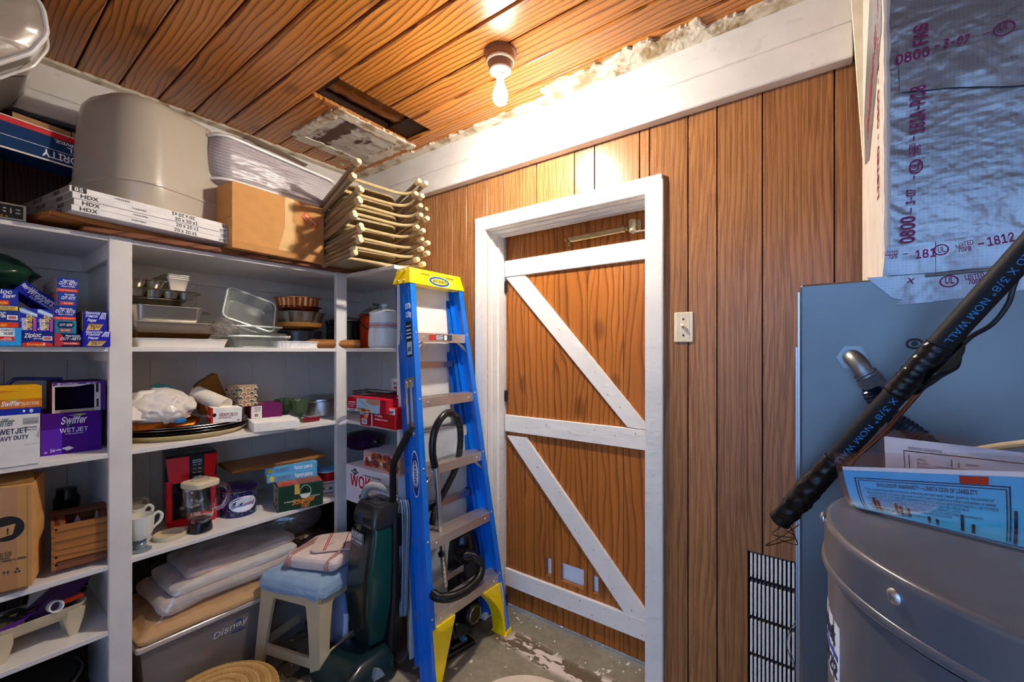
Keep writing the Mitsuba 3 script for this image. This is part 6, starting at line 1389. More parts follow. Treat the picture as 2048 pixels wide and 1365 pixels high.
put(hv + '__rear_duct', mv(loft([sec(.06, .20, .10, .17, .02, .045), sec(.3, .215, .10, .18, .02, .045), sec(.68, .20, .10, .17, .02, .05)]), M=HL), 'm_gloss', '1d1f20', smooth=50)
put(hv + '__top_cover', mv(loft([sec(.655, .242, -.012, .15, .028, .002), sec(.69, .238, -.012, .15, .028, .004), sec(.735, .215, .005, .15, .03, .012), sec(.745, .20, .015, .145, .03, .02)]), M=HL), 'm_gloss', '2a2a29', smooth=40)
put(hv + '__top_grip', mv(cat(box(.05, .19, .03, .034, .742, .750, .001), box(.05, .19, .095, .1, .742, .75, .001), box(.05, .055, .03, .1, .742, .75, .001), box(.185, .19, .03, .1, .742, .75, .001)), M=HL), 'm_gloss', '3a3935')
put(hv + '__latch', mv(box(.075, .125, -.018, -.004, .66, .70, .004), M=HL), 'm_gloss', '16304a'); put(hv + '__latch', mv(box(.065, .115, -.016, -.002, .62, .658, .004), M=HL), 'm_gloss', '2c2c2e')
fh = HL @ frame([.0, -.0215, .0], [1, 0, 0], [0, .06, 1]); 
put(hv + '__logo_panel', mv(box(.022, .165, -.0215, -.015, .535, .625, .002), M=HL @ np.array([[1, 0, 0, 0], [0, 1, .0, 0], [0, 0, 1, 0], [0, 0, 0, 1.0]])), 'm_gloss', '17201f')
fh = HL @ frame([.0, -.0222, .0], [1, 0, 0], [0, 0, 1])
put(hv + '__logo_panel__lettering', cat(text_on('HOOVER', fh, .03, .590, .026, .115, True), text_on('ELITE SUPREME', fh, .03, .572, .011, .115, True, .2), text_on('ENERGY EFFICIENT', fh, .035, .556, .007, .09), text_on('12 AMP POWER', fh, .045, .545, .007, .06)), 'm_paint', 'd3dade', smooth=False)
put(hv + '__handle', mv(tube(smooth_path([(.205, .15, .64), (.203, .15, .72), (.2, .152, .80), (.2, .152, .885), (.202, .156, .925), (.235, .172, .985), (.275, .19, 1.05), (.30, .20, 1.085)], 4), .0185, 8), M=HM), 'm_gloss', '141415')
put(hv + '__handle_cap', mv(cyl((.297, .198, 1.08), (.315, .206, 1.105), .021, n=8), M=HM), 'm_gloss', '3a352c')
hp_ = smooth_path([(-.018, .11, .30), (-.020, .10, .48), (-.014, .09, .64), (.012, .08, .745), (.07, .08, .805), (.135, .11, .81), (.19, .17, .76), (.20, .19, .62)], 36); nh = len(hp_)
put(hv + '__hose', mv(tube(hp_, .0165 + .0026 * np.cos(np.arange(nh) * math.pi / 2), 12), M=HM), 'm_gloss', '8d8d8c', smooth=True)
for k in range(4): put(hv + '__cord', mv(tube(smooth_path([(.245 + .010 * k, .16 + .008 * k, .70), (.262 + .010 * k, .16 + .008 * k, .76), (.283 + .010 * k, .16 + .008 * k, .70), (.285 + .008 * k, .16 + .006 * k, .50), (.275 + .006 * k, .16 + .006 * k, .27), (.262 + .004 * k, .16 + .006 * k, .24), (.255, .16 + .006 * k, .32), (.25, .16 + .006 * k, .55)], 6), .0045, 8), M=HM), 'm_gloss', ('6d7f94', '59697d', '7d8fa2', '66788c')[k])
put(hv + '__cord_hook', mv(box(.225, .27, .15, .18, .685, .70, .004), M=HM), 'm_gloss', '1c1c1e')
put(hv + '__floor_head', mv(loft([sec(.012, .33, -.20, .12, .04, -.02), sec(.04, .335, -.205, .12, .045, -.022), sec(.075, .31, -.17, .12, .05, -.01), sec(.105, .25, -.10, .11, .05, .015), sec(.118, .20, -.05, .1, .04, .035)]), M=HM), 'm_gloss', '172a2c', smooth=40)
for k in range(8): put(hv + '__floor_head__vent_slot', mv(box(.185 + .011 * k, .19 + .011 * k, -.145, -.075, .086, .100, .001), M=HM @ np.array([[1, 0, 0, 0], [0, 1, 0, 0], [0, .30, 1, .03], [0, 0, 0, 1.0]])), 'm_gloss', '0b1213')
put(hv + '__pedal', mv(hull([(.29, -.02, .06), (.34, -.03, .06), (.34, .03, .06), (.29, .03, .06), (.30, -.01, .095), (.33, -.01, .095), (.33, .02, .08), (.30, .02, .08)]), M=HM), 'm_gloss', '6d7884')
for x in (-.02, .27): put(hv + '__wheel', mv(cyl((x, .09, .035), (x + .025, .09, .035), .035, n=20), M=HM), 'm_gloss', '101012')

# boards leaning between the vacuum and the ladder
for k, (lab, x0, th_, zt, c, mt, y0, y1) in enumerate((('white edge of a folded table, closest to the upright vacuum', -1.437, .014, .96, 'c9c2b6', 'm_worn', 1.30, 1.62), ('cream folded table standing behind the white edged panel', -1.462, .012, .93, 'b4a488', 'm_worn', 1.31, 1.64), ('grey folded table next to the blue ladder rail', -1.414, .010, 1.02, 'b6bcc2', 'm_worn', 1.28, 1.66))):
    k_ = single('folding_table', lab, 'table', mv(box(x0 - .11, x0 - .11 + th_, y0, y1, 0.0, zt, .002)), mt, c)
board_k = board('leaning_board', box(-1.62, -1.605, 1.27, 1.50, 0, .62, .002), 'm_old_wood', AZ, AY); labels[board_k] = {'label': 'dark wooden board standing upright behind the leaning panels', 'category': 'board'}

# ------------------------------------------------------------------ canister vacuum behind the ladder
cv = thing('canister_vacuum', 'black canister vacuum cleaner with a ribbed hose and chrome wand standing behind the ladder', 'vacuum cleaner')
cx0, cy0 = -1.50, 1.60
put(cv + '__body', loft([np.column_stack([cx0 + .095 * s * np.cos(an), cy0 + .085 * s * np.sin(an), np.full(40, z)]) for s, z in ((.75, .05), (.95, .08), (1, .15), (1, .30), (.95, .40), (.75, .47), (.45, .51), (.2, .52))]), 'm_gloss', '131315', smooth=50)
whc = onX(935, 1240, -1.38); put(cv + '__wheel', mv(lathe([(0, 0), (.05, 0), (.056, .008), (.056, .022), (.05, .028), (0, .03)], 32), M=frame([-1.41, 1.575, .11], [0, 1, 0], [0, 0, 1])), 'm_gloss', '18181a'); put(cv + '__wheel_trim', mv(lathe([(.036, .029), (.04, .032), (.043, .029)], 32), M=frame([-1.41, 1.575, .11], [0, 1, 0], [0, 0, 1])), 'm_metal', '9a9a9c')
hx = onX(925, 1111, -1.40); put(cv + '__hose_port', tube([hx + [-.03, 0, 0], hx, hx + [.02, 0, 0], hx + [.021, 0, 0]], [.03, .034, .034, .026], 20), 'm_gloss', '101012')
hs = [hx + [.015, 0, 0], onX(945, 1112, -1.345), onX(961, 1130, -1.33), onX(958, 1155, -1.30), onX(935, 1180, -1.27), onX(905, 1194, -1.26), onX(880, 1196, -1.27), onX(868, 1190, -1.32)]
def ribbed(pts, r, amp, n): q = smooth_path(pts, n); return tube(q, r + amp * np.cos(np.arange(len(q)) * math.pi / 2), 14)
put(cv + '__hose', ribbed(hs, .0185, .0018, 40), 'm_gloss', '141416', smooth=True)
xw = -1.40
put(cv + '__wand', cat(tube([onX(873, 930, xw), onX(880, 1050, xw)], .0125, 16), tube([onX(880, 1050, xw), onX(891, 1172, xw - .02)], .0125, 16)), 'm_metal', 'd6d3d0')
put(cv + '__wand_collar', tube([onX(882, 1106, xw + .014), onX(883, 1112, xw + .014)], .014, 12), 'm_gloss', '1a1a1c')
put(cv + '__grip', tube(smooth_path([onX(870, 935, xw), onX(865, 905, xw), onX(867, 872, xw), onX(877, 845, xw), onX(890, 829, xw), onX(902, 826, xw), onX(908, 832, xw - .01)], 6), .0165, 14), 'm_gloss', '141416')
put(cv + '__hose', ribbed([onX(900, 827, xw - .01), onX(915, 838, xw - .02), onX(921, 870, xw - .03), onX(918, 910, xw - .04), onX(908, 945, xw - .05), onX(888, 985, xw - .06), onX(872, 1015, xw - .06), onX(864, 1050, xw - .06)], .0155, .0016, 40), 'm_gloss', '161618', smooth=True)
put(cv + '__nozzle_comb', cat(*[tube([onX(881.5 + .75 * q, 1112 + 9 * q, xw + .016), onX(887 + .75 * q, 1114 + 9 * q, xw + .016)], .0014, 5) for q in range(8)]), 'm_gloss', '1a1a1c')
nz = onZ(915, 1300, .02)
put(cv + '__floor_nozzle', mv(cat(box(-.035, .035, -.085, .085, 0, .022, .006), box(-.03, .02, -.05, .05, .018, .036, .008), cyl((-.03, 0, .025), (-.09, .02, .08), .022)), rz=-12, t=(nz[0] - .02, nz[1] + .02, 0.001)), 'm_gloss', '141416')
put(cv + '__nozzle_pedal', mv(box(-.0, .03, -.0, .03, .034, .042, .002), rz=-12, t=(nz[0] - .03, nz[1] + .04, .001)), 'm_gloss', '3d7fa6')
put(cv + '__fan_panel', mv(box(-.012, 0, -.03, .06, .20, .36, .004), t=(cx0 + .09, cy0 - .03, 0)), 'm_gloss', '1c1c1f')

# ------------------------------------------------------------------ plastic stool with towels
sl = thing('plastic_stool', 'cream plastic step stool with open sides, carrying folded towels', 'stool')
Lf, Ff = np.array([-2.06, .85, 0]), np.array([-1.70, .955, 0]); ex = (Ff - Lf); side = np.linalg.norm(ex); ex /= side; ey = np.array([-ex[1], ex[0], 0]); SC = Lf + (ex + ey) * side / 2
SH = .36; SMt = np.eye(4); SMt[:3, 0], SMt[:3, 1], SMt[:3, 3] = ex, ey, SC
def q_(k, z): return k * (1 - .12 * z / SH)
hb = side / 2
for sx in (-1, 1):
    for sy in (-1, 1):
        R = []
        for z, w_ in ((0, .05), (.02, .05), (.20, .062), (.30, .075), (SH - .03, .10)):
            h_ = q_(hb, z); Lp = [(0, 0), (-w_, 0), (-w_, -.016), (-.02, -.02), (-.016, -w_), (0, -w_)]
            R.append(ringz(np.array([(sx * (h_ + x), sy * (h_ + y)) for x, y in Lp]), z))
        put(sl + '__leg', mv(loft(R), M=SMt), 'm_gloss', 'c9b690', smooth=25)
for k in range(4):
    a = math.radians(90 * k); Rk = np.array([[math.cos(a), -math.sin(a)], [math.sin(a), math.cos(a)]])
    def tr3(pts): return np.array([[*(Rk @ np.array(p[:2])), p[2]] for p in pts])
    h0, h1, h2 = q_(hb, .055) - .004, q_(hb, .095) - .004, q_(hb, SH - .05)
    put(sl + '__lower_rail', mv(hull(tr3([(-h0 + .03, -h0, .055), (h0 - .03, -h0, .055), (-h1 + .03, -h1, .095), (h1 - .03, -h1, .095), (-h0 + .03, -h0 + .014, .055), (h0 - .03, -h0 + .014, .055), (-h1 + .03, -h1 + .014, .095), (h1 - .03, -h1 + .014, .095)])), M=SMt), 'm_gloss', 'c4b089')
    ap_ = [(-h2 + .01, SH - .012), (h2 - .01, SH - .012), (h2 - .012, SH - .10), (h2 - .05, SH - .055), (-h2 + .05, SH - .055), (-h2 + .012, SH - .10)]
    put(sl + '__apron', mv(cat(*[hull(tr3([(x, -q_(hb, z) + d_, z) for x, z in pp_ for d_ in (.001, .014)])) for pp_ in ([ap_[0], ap_[1], ap_[3], ap_[4]], [ap_[1], ap_[2], ap_[3]], [ap_[0], ap_[4], ap_[5]])]), M=SMt), 'm_gloss', 'c9b690')
hs_ = q_(hb, SH)
put(sl + '__seat', mv(loft([ringz(rrect(2 * hs_ * s, 2 * hs_ * s, .03, 4), z) for s, z in ((.98, SH - .02), (1, SH - .012), (1, SH - .003), (.98, SH))]), M=SMt), 'm_gloss', 'cbb994')


def folded(name, label, M_, lx, ly, z, h, col, amp, seed, droop=0.0, m='m_cloth'):
    R = [ringz(rrect(lx * s, ly * s, .03, 5), zz) for s, zz in ((.95, 0), (1, h * .3), (1, h * .7), (.94, h), (.6, h * 1.04), (.2, h * 1.06))]
    me = loft(R).subdivide().subdivide(); me = rough(me, amp, 13, seed); v = me.vertices
    if droop: v[:, 2] -= droop * np.clip((np.maximum(np.abs(v[:, 0]) / (lx / 2), np.abs(v[:, 1]) / (ly / 2)) - .8) / .2, 0, 1) ** 2
    v[:, 2] += z; k = put(name, mv(me, M=M_), m, col, smooth=True); labels[k] = {'label': label, 'category': 'towel'}; return k


tw = folded('bath_towel', 'folded light blue terry towel lying directly on the stool', SMt, 2 * hs_ + .03, 2 * hs_ + .03, SH + .001, .048, '8ba4bd', .008, 2, .035)
tM = SMt @ frame([.03, .02, 0], [.97, .12, 0], [-.12, .97, 0])
tw2 = folded('bath_towel', 'folded white and pink striped towel on top of the blue one', tM, .27, .25, SH + .062, .05, 'd6c5bd', .006, 5)
for s in (-.115, -.10, .09): put(tw2 + '__woven_stripe', mv(tube(smooth_path([(s, -.128, SH + .07), (s, -.130, SH + .09), (s + .004, -.10, SH + .112), (s + .01, .0, SH + .116), (s + .01, .10, SH + .112)], 5), .008, 8), M=tM), 'm_cloth', 'a8807a', smooth=True)
dM = tM @ frame([.03, .03, 0], [.9, .43, 0], [-.43, .9, 0])
tw3 = folded('dish_towel', 'folded thin dish towel with red lines, topmost on the stool', dM, .20, .19, SH + .118, .014, 'c9b4aa', .004, 9)
for s in (-.04, -.032, .045): put(tw3 + '__woven_stripe', mv(tube([(s, -.094, SH + .133), (s, 0, SH + .1345), (s, .094, SH + .133)], .0022, 6), M=dM), 'm_cloth', 'a8424a')
hgp = [onZ(660, 1210, .33), onZ(705, 1200, .33), onZ(708, 1295, .04), onZ(665, 1290, .04)]
bt = onX(675, 1235, -1.86)
single('hanging_cloth', 'light blue cloth hanging behind the stool beside the upright vacuum', 'cloth', rough(loft([np.column_stack([bt[0] + .055 * s * np.cos(an) * (1 + .25 * np.cos(5 * an)), bt[1] + .05 * s * np.sin(an), np.full(40, z)]) for s, z in ((.3, .03), (.9, .06), (1.1, .14), (1, .22), (.7, .30), (.3, .33))]), .01, 20, 3), 'm_cloth', '7f93b8', smooth=True)
pz = onX(690, 1280, -1.80)
single('white_pipe', 'short white plastic pipe standing on the floor beside the hanging cloth', 'pipe', cyl([pz[0], pz[1], .0], [pz[0] + .01, pz[1], .19], .013), 'm_gloss', 'd5d9e2')

# ------------------------------------------------------------------ tote with linens under the shelves
tt = thing('storage_tote', 'clear plastic tote full of dim clothes standing under the lowest main shelf', 'tote')
ty0, ty1, tx1, tx0, tz = .452, 1.14, -2.075, -2.50, .272
def tot(k, z): return ringz(np.array([(tx0 + k, ty0 + k), (tx1 - k, ty0 + k), (tx1 - k, ty1 - k), (tx0 + k, ty1 - k)]) , z)
put(tt + '__bin', loft([tot(.035, .002), tot(.01, tz), tot(.013, tz), tot(.037, .006)], cap0=True, cap1=True), 'm_cloudy', smooth=False)
put(tt + '__rim', cat(box(tx1 - .012, tx1 + .004, ty0, ty1, tz - .012, tz + .008, .003), box(tx0, tx1, ty1 - .01, ty1 + .004, tz - .012, tz + .008, .003), box(tx0, tx1, ty0 - .004, ty0 + .01, tz - .012, tz + .008, .003)), 'm_gloss', 'b5aba0')
put(tt + '__contents', cat(*[mv(rough(trimesh.creation.icosphere(3, 1), .3, 2, k), s=[.14, .13, .07], t=(x, y, z)) for k, (x, y, z) in enumerate(((-2.27, .65, .17), (-2.27, .88, .10)))]), 'm_cloth', '5a5664', smooth=True)
for k, (x, y, z, s, c, lab) in enumerate(((-2.24, .62, .09, (.13, .12, .08), '8a7a70', ''), (-2.22, .80, .19, (.13, .13, .06), '3b4a66', ''), (-2.25, 1.0, .14, (.12, .11, .1), '4a4450', ''), (-2.2, .7, .10, (.06, .09, .05), 'b04a3a', ''))):
    single('folded_garment', ('pale', 'dark blue', 'grey', 'rust red')[k] + ' garment inside the clear tote', 'garment', mv(rough(trimesh.creation.icosphere(3, 1), .22, 2.2, 30 + k), s=s, t=(x, y, z)), 'm_cloth', c, smooth=True)
put(tt + '__handwriting', text_on('Disney', frame([tx1 - .018, .70, .175], [0, 1, 0], [.13, 0, 1]), 0, 0, .026, .13, False, .3, 6, .001), 'm_paint', 'cfcac4', smooth=False)
single('brown_paper', 'sheet of crumpled brown wrapping paper spread over the tote', 'paper', rough(loft([ringz(rrect(.62 * s, .40 * s, .03, 5)[:, ::-1] + [-2.28, .775], z) for s, z in ((1, tz + .010), (1.04, tz + .016), (1.05, tz + .03), (.9, tz + .055), (.4, tz + .07))][::1]).subdivide().subdivide(), .012, 16, 5), 'm_card', 'c39a6c', smooth=True)
for k, (cy_, cx__, ly_, lx_, z, h_, lab, c) in enumerate(((.80, -2.27, .55, .32, tz + .075, .05, 'lowest', 'c9bcb2'), (.83, -2.28, .52, .31, tz + .122, .045, 'middle', 'd8d0c8'), (.86, -2.30, .46, .28, tz + .165, .04, 'topmost', 'bfb0a6'))):
    M_ = frame([cx__, cy_, 0], [0, 1, 0], [-1, 0, 0])
    k_ = folded('folded_linen', lab + ' of the folded pale linens inside the clear plastic bag', M_, ly_, lx_, z, h_, c, .016, 40 + k, m='m_cloth'); labels[k_]['category'] = 'linen'
bgm = loft([ringz(rrect(.66 * s, .40 * s, .06, 6)[:, ::-1] + [-2.275, .80 + .03 * k], tz + z) for k, (s, z) in enumerate(((.98, .072), (1.0, .10), (.97, .16), (.86, .21), (.6, .24), (.25, .25)))], cap0=False).subdivide().subdivide()
single('linen_bag', 'clear plastic bag bunched over the pale folded linens', 'bag', crumple(bgm, .03, 9, 6), 'm_film', smooth=True)
single('linen_bag', 'second clear plastic bag, darker and crumpled, behind the towels', 'bag', rough(mv(trimesh.creation.icosphere(4, 1), s=[.12, .16, .09], t=(-2.36, 1.18, .50)), .022, 13, 8), 'm_film', smooth=True)
single('folded_linen', 'taupe blanket inside the darker bag behind the towels', 'linen', rough(mv(trimesh.creation.icosphere(4, 1), s=[.10, .15, .085], t=(-2.36, 1.18, .485)), .012, 9, 8), 'm_cloth', '7d7068', smooth=True)
single('storage_crate', 'low brown carton standing under the darker bag', 'carton', box(-2.50, -2.2, 1.15, 1.32, 0, .39, .004), 'm_card', '6b5038')

# ------------------------------------------------------------------ straw mat, rug, odds on the floor
hc = onZ(432, 1398, .12); HX_, HY_ = hc[0], hc[1]
mt_ = thing('straw_basket', 'round woven straw basket lid in the foreground beside the stool', 'basket')
for k in range(16):
    r = .198 - .0125 * k; z = .105 + .03 * (1 - (r / .2) ** 2) ** .5 if r < .2 else .105
    nn = 90; a_ = np.arange(nn) * 2 * math.pi / nn
    put(mt_ + '__straw_coil', tube(np.column_stack([HX_ + (r + .0012 * np.cos(a_ * 40 + k)) * np.cos(a_), HY_ + (r + .0012 * np.cos(a_ * 40 + k)) * np.sin(a_), z + .0014 * np.sin(a_ * 45 + 2 * k)]), .0072, 8, True), 'm_worn', ('b8935c', 'a9824a', 'c29d66')[k % 3])
for k in range(6): put(mt_ + '__straw_coil', tube(np.column_stack([HX_ + (.199 - .002 * k) * np.cos(a_), HY_ + (.199 - .002 * k) * np.sin(a_), np.full(nn, .095 - .015 * k)]), .008, 8, True), 'm_worn', ('b8935c', 'a9824a')[k % 2])
put(mt_ + '__core', cyl((HX_, HY_, .004), (HX_, HY_, .105), .185, n=40), 'm_worn', '8a6a3a')
gcn = onZ(1052, 1385, .012)
single('round_rug', 'round cream rug on the concrete at the bottom of the photo', 'rug', lathe([(0, 0), (.24, 0), (.25, .004), (.25, .012), (.24, .016), (0, .016)], 64, (onZ(1052, 1352, .014)[0] + .135, onZ(1052, 1352, .014)[1] - .205, 0.001)), 'm_cloth', 'd9c9b2')
wp = onZ(672, 1335, .02)
bk = board('wood_offcut', mv(box(-.09, .09, -.02, .02, 0, .02, .002), rz=-28, t=(wp[0], wp[1], .001)), 'm_prop_wood', AX, AY); labels[bk] = {'label': 'short piece of wood lying on the floor between the stool and the upright vacuum', 'category': 'wood'}
# ------------------------------------------------------------------ air handler with its foil wrapped duct
HY_F = 1.10
ah = thing('air_handler', 'galvanised steel air handler cabinet standing against the back wall under the foil wrapped duct', 'air handler')
put(ah + '__cabinet', cat(box(-.043, .62, HY_F, 1.655, 0, 1.543, .004)), 'm_galv')
put(ah + '__corner_flange', cat(box(-.0485, -.043, HY_F + .012, HY_F + .03, 0, 1.53, .001), box(-.052, -.043, HY_F + .03, HY_F + .034, 0, 1.41), box(-.05, -.043, HY_F + .1, HY_F + .104, 0, 1.5)), 'm_metal', 'b4bac0')
g = onY(1829, 688, HY_F)
put(ah + '__grommet', cat(tube([g + [.011 * math.cos(a), -.002, .0085 * math.sin(a)] for a in np.linspace(0, 2 * math.pi, 20, endpoint=False)], .0022, 6, True), cyl(g + [0, -.003, 0], g, .005, n=14)), 'm_gloss', '3a3f44')
cn_ = thing('conduit', 'grey elbow connector with a black flexible conduit on the front of the air handler', 'conduit')
c0 = onY(1704, 715, HY_F)
put(cn_ + '__hex_nut', cyl(c0 + [0, -.006, 0], c0, .026, n=6), 'm_dull', '8d9297')
put(cn_ + '__elbow', tube(smooth_path([c0 + [0, -.004, 0], c0 + [.002, -.02, -.002], c0 + [.010, -.032, -.014], c0 + [.018, -.036, -.032]], 5), .0155, 18), 'm_dull', '9a9c9c')
d0 = np.array([.5, -.06, -.86]); d0 /= np.linalg.norm(d0); e0 = c0 + [.017, -.036, -.028]
put(cn_ + '__ring', tube([e0, e0 + d0 * .006], .019, 20), 'm_dull', '8a8d90'); put(cn_ + '__ring', tube([e0 + d0 * .008, e0 + d0 * .012], .0195, 20), 'm_dull', '8a8d90')
put(cn_ + '__gland_nut', tube([e0 + d0 * .013, e0 + d0 * .032], [.021, .020], 8), 'm_gloss', '5c6064', smooth=20)
cp_ = smooth_path([e0 + d0 * .03, onY(1745, 792, HY_F - .04), onY(1790, 838, HY_F - .04), onY(1840, 872, HY_F - .03), onY(1900, 930, HY_F - .03)], 12)
put(cn_ + '__flex', tube(cp_, .0138 + .0012 * np.cos(np.arange(len(cp_)) * math.pi), 14), 'm_gloss', '1a2a38', smooth=False)

dt = thing('foil_duct', 'silver foil wrapped air duct with purple print rising to the ceiling', 'duct')
DX, DX2, DZ, DYB = .094, .64, 1.545, 1.665
put(dt + '__left_side', box(DX - .003, DX + .004, HY_F + .006, DYB, DZ, ZC, .001), 'm_jacket', smooth=False)
put(dt + '__core', box(DX + .004, DX2, HY_F + .012, DYB, DZ, ZC), 'm_jacket', smooth=False)
nu, nv = 130, 220
gu, gv = np.meshgrid(np.linspace(0, 1, nu), np.linspace(0, 1, nv), indexing='ij')
gx_, gz_ = DX + gu * (DX2 - DX), DZ + gv * (ZC - DZ)
band = np.clip(1 - np.abs(gx_ - (DX + .022)) / .022, 0, 1); n3 = lambda a, b, s: meshkit.fbm(np.stack([a, b, a * 0 + s], -1), 3)
dd = .005 * band ** .5 * (n3(gx_ * 12, gz_ * 75 + 6 * gx_ * 10, 1) - .5) * 2 + .004 * (n3(gx_ * 14, gz_ * 11, 2) - .5)
rr_ = np.hypot(gx_ - .30, gz_ - 1.60); th_ = np.arctan2(gz_ - 1.60, gx_ - .30)
dd += .006 * np.clip(1 - rr_ / .22, 0, 1) * (n3(th_ * 7, rr_ * 4, 3) - .5) * 2
fold = np.clip(1 - np.abs(gz_ - 2.02 - .12 * (gx_ - .1)) / .004, 0, 1); dd += .002 * fold
gy_ = HY_F + .0012 - dd * .55
put(dt + '__front_wrap', (np.stack([gx_, gy_, gz_], -1).reshape(-1, 3), np.array([[i * nv + j, (i + 1) * nv + j, (i + 1) * nv + j + 1, i * nv + j + 1] for i in range(nu - 1) for j in range(nv - 1)])), 'm_foil', smooth=True)
cz = np.linspace(DZ, ZC, 90)
put(dt + '__corner_tape', tube(np.column_stack([DX + .003 + .003 * (meshkit.fbm(np.column_stack([cz * 30, cz * 0, cz * 0]), 3) - .5), np.full(90, HY_F + .004), cz]), .0062 + .0008 * np.sin(cz * 70), 8), 'm_jacket')
def on(px, py, y=HY_F - .004): return onY(px, py, y)
def flatpoly(pts, y, th=.001): 
    q = [on(px, py, y) for px, py in pts]
    return prism([(p[0], p[2]) for p in q], th, frame([0, y, 0], [1, 0, 0], [0, 0, 1]))
for pts, y in (([(1795, 100), (1850, 112), (1990, 75), (2100, 40), (2100, 170), (1900, 175), (1800, 185)], HY_F - .0032), ([(1775, 492), (1870, 483), (1870, 545), (1765, 553)], HY_F - .003), ([(1872, 482), (2100, 455), (2100, 520), (1872, 545)], HY_F - .0034)):
    put(dt + '__tape_patch', rough(flatpoly(pts, y).subdivide().subdivide().subdivide(), .0012, 40, 3), 'm_foilsmooth', smooth=True)
put(dt + '__bottom_flap', cat(flatpoly([(1733, 556), (1785, 597), (1836, 604), (1836, 550)], HY_F - .0012), flatpoly([(1790, 611), (1850, 606), (2100, 574), (2100, 535), (1836, 550), (1836, 575)], HY_F - .002)), 'm_foilsmooth', smooth=False)
put(dt + '__edge_roll', tube([on(1850, 552, HY_F - .004), on(1960, 541, HY_F - .006), on(2100, 528, HY_F - .004)], .003, 8), 'm_foilsmooth')


def print_on(txt, a, b, hpx, y=HY_F - .0044, bold=True, up=None, name='lettering', col='9c2a68', fit=True):
    """Print between two pixels on the duct's front."""
    A, B = on(*a, y), on(*b, y); U_ = B - A; Ln = np.linalg.norm(U_); d = (A - CAM) @ FWD
    Vv = np.cross([0, -1.0, 0], U_ / Ln)
    return text_on(txt, frame(A, U_, Vv), 0, 0, hpx * d / F, Ln, bold, 0, 0, .0004)
def ring_on(px, py, rx, ry, y=HY_F - .0044):
    c = on(px, py, y); d = (c - CAM) @ FWD
    return tube([c + [rx * d / F * math.cos(a) * .85, 0, ry * d / F * math.sin(a)] for a in np.linspace(0, 2 * math.pi, 24, endpoint=False)], .0011, 6, True)
ms = [print_on('0800', (1789, 131), (1857, 112), 19), print_on('– 3-07', (1868, 100), (1938, 85), 16), print_on('–', (1966, 72), (1980, 68), 8), print_on('UL', (1996, 62), (2018, 57), 12), ring_on(2008, 57, 17, 13),
      print_on('FAS', (1855, 86), (1856, 46), 21), print_on('181A-P/18', (1849, 264), (1851, 170), 22), print_on('–', (1836, 279), (1836, 270), 14), print_on('LISTED', (1830, 313), (1831, 287), 9), print_on('70P6', (1841, 308), (1842, 290), 10),
      print_on('UL', (1838, 342), (1839, 324), 12), ring_on(1832, 333, 11, 13), print_on('–', (1834, 358), (1834, 350), 10), print_on('3-07', (1830, 408), (1831, 378), 13), print_on('–', (1828, 425), (1828, 415), 10), print_on('0800', (1829, 486), (1830, 433), 21),
      print_on('181', (1829, 518), (1870, 513), 16), print_on('–', (1806, 512), (1816, 511), 8), print_on('LISTED', (1770, 512), (1796, 509), 8), print_on('70PB', (1776, 519), (1794, 517), 8), print_on('UL', (1875, 506), (1890, 504), 11), ring_on(1882, 500, 12, 10),
      print_on('LISTED', (1911, 495), (1946, 489), 9), print_on('70PB', (1916, 505), (1942, 501), 9), print_on('– 1812', (1958, 496), (2030, 482), 17),
      print_on('UL', (1889, 568), (1907, 567), 13, HY_F - .0035), ring_on(1898, 563, 15, 11, HY_F - .0035), print_on('LISTED', (1930, 560), (1968, 554), 9, HY_F - .0035), print_on('70PB', (1936, 569), (1964, 566), 9, HY_F - .0035), print_on('X - X', (1812, 566), (1868, 572), 10, HY_F - .0025)]
for m_ in ms: put(dt + '__lettering', m_, 'm_paint', '86205c', smooth=False)
lf = frame([DX - .0034, DYB, 0], [0, -1, 0], [0, 0, 1])
def lx(px, py): q = onX(px, py, DX - .0034); return (DYB - q[1], q[2])
put(dt + '__side_tape', mv(prism([lx(1741, -20), lx(1764, -20), lx(1763, 60), lx(1739, 320), lx(1731, 330), lx(1729, 240)], .0012), M=lf), 'm_foilsmooth', smooth=False)
lw_, ll_ = np.array(lx(1735, 290)), np.array(lx(1752, 90)); dv_ = ll_ - lw_; an_ = math.degrees(math.atan2(dv_[1], dv_[0]))
sd = mv(mv(text_on('181A-P/1818-FX • FAS', np.eye(4), 0, 0, .05, np.linalg.norm(dv_)), rz=an_, t=(lw_[0] + .03, lw_[1], .0014)), M=lf); put(dt + '__lettering', sd, 'm_paint', 'b0505a', smooth=False)
put(dt + '__lettering', mv(mv(text_on('LISTED - 0800 - 3-07 - 181A-P', np.eye(4), 0, 0, .03, .5), rz=90, t=(DYB - HY_F - .06, 1.72, .0008)), M=lf), 'm_paint', '8a4048', smooth=False)
wq = [onY(px, py, 1.64) for px, py in ((1701, -30), (1760, -30), (1745, 150), (1731, 335), (1727, 325))]
single('duct_board', 'tapering cream board beside the top of the foil duct', 'board', prism([(p[0], p[2]) for p in wq], .03, frame([0, 1.67, 0], [1, 0, 0], [0, 0, 1])), 'm_worn', 'e0d8bf', smooth=False)

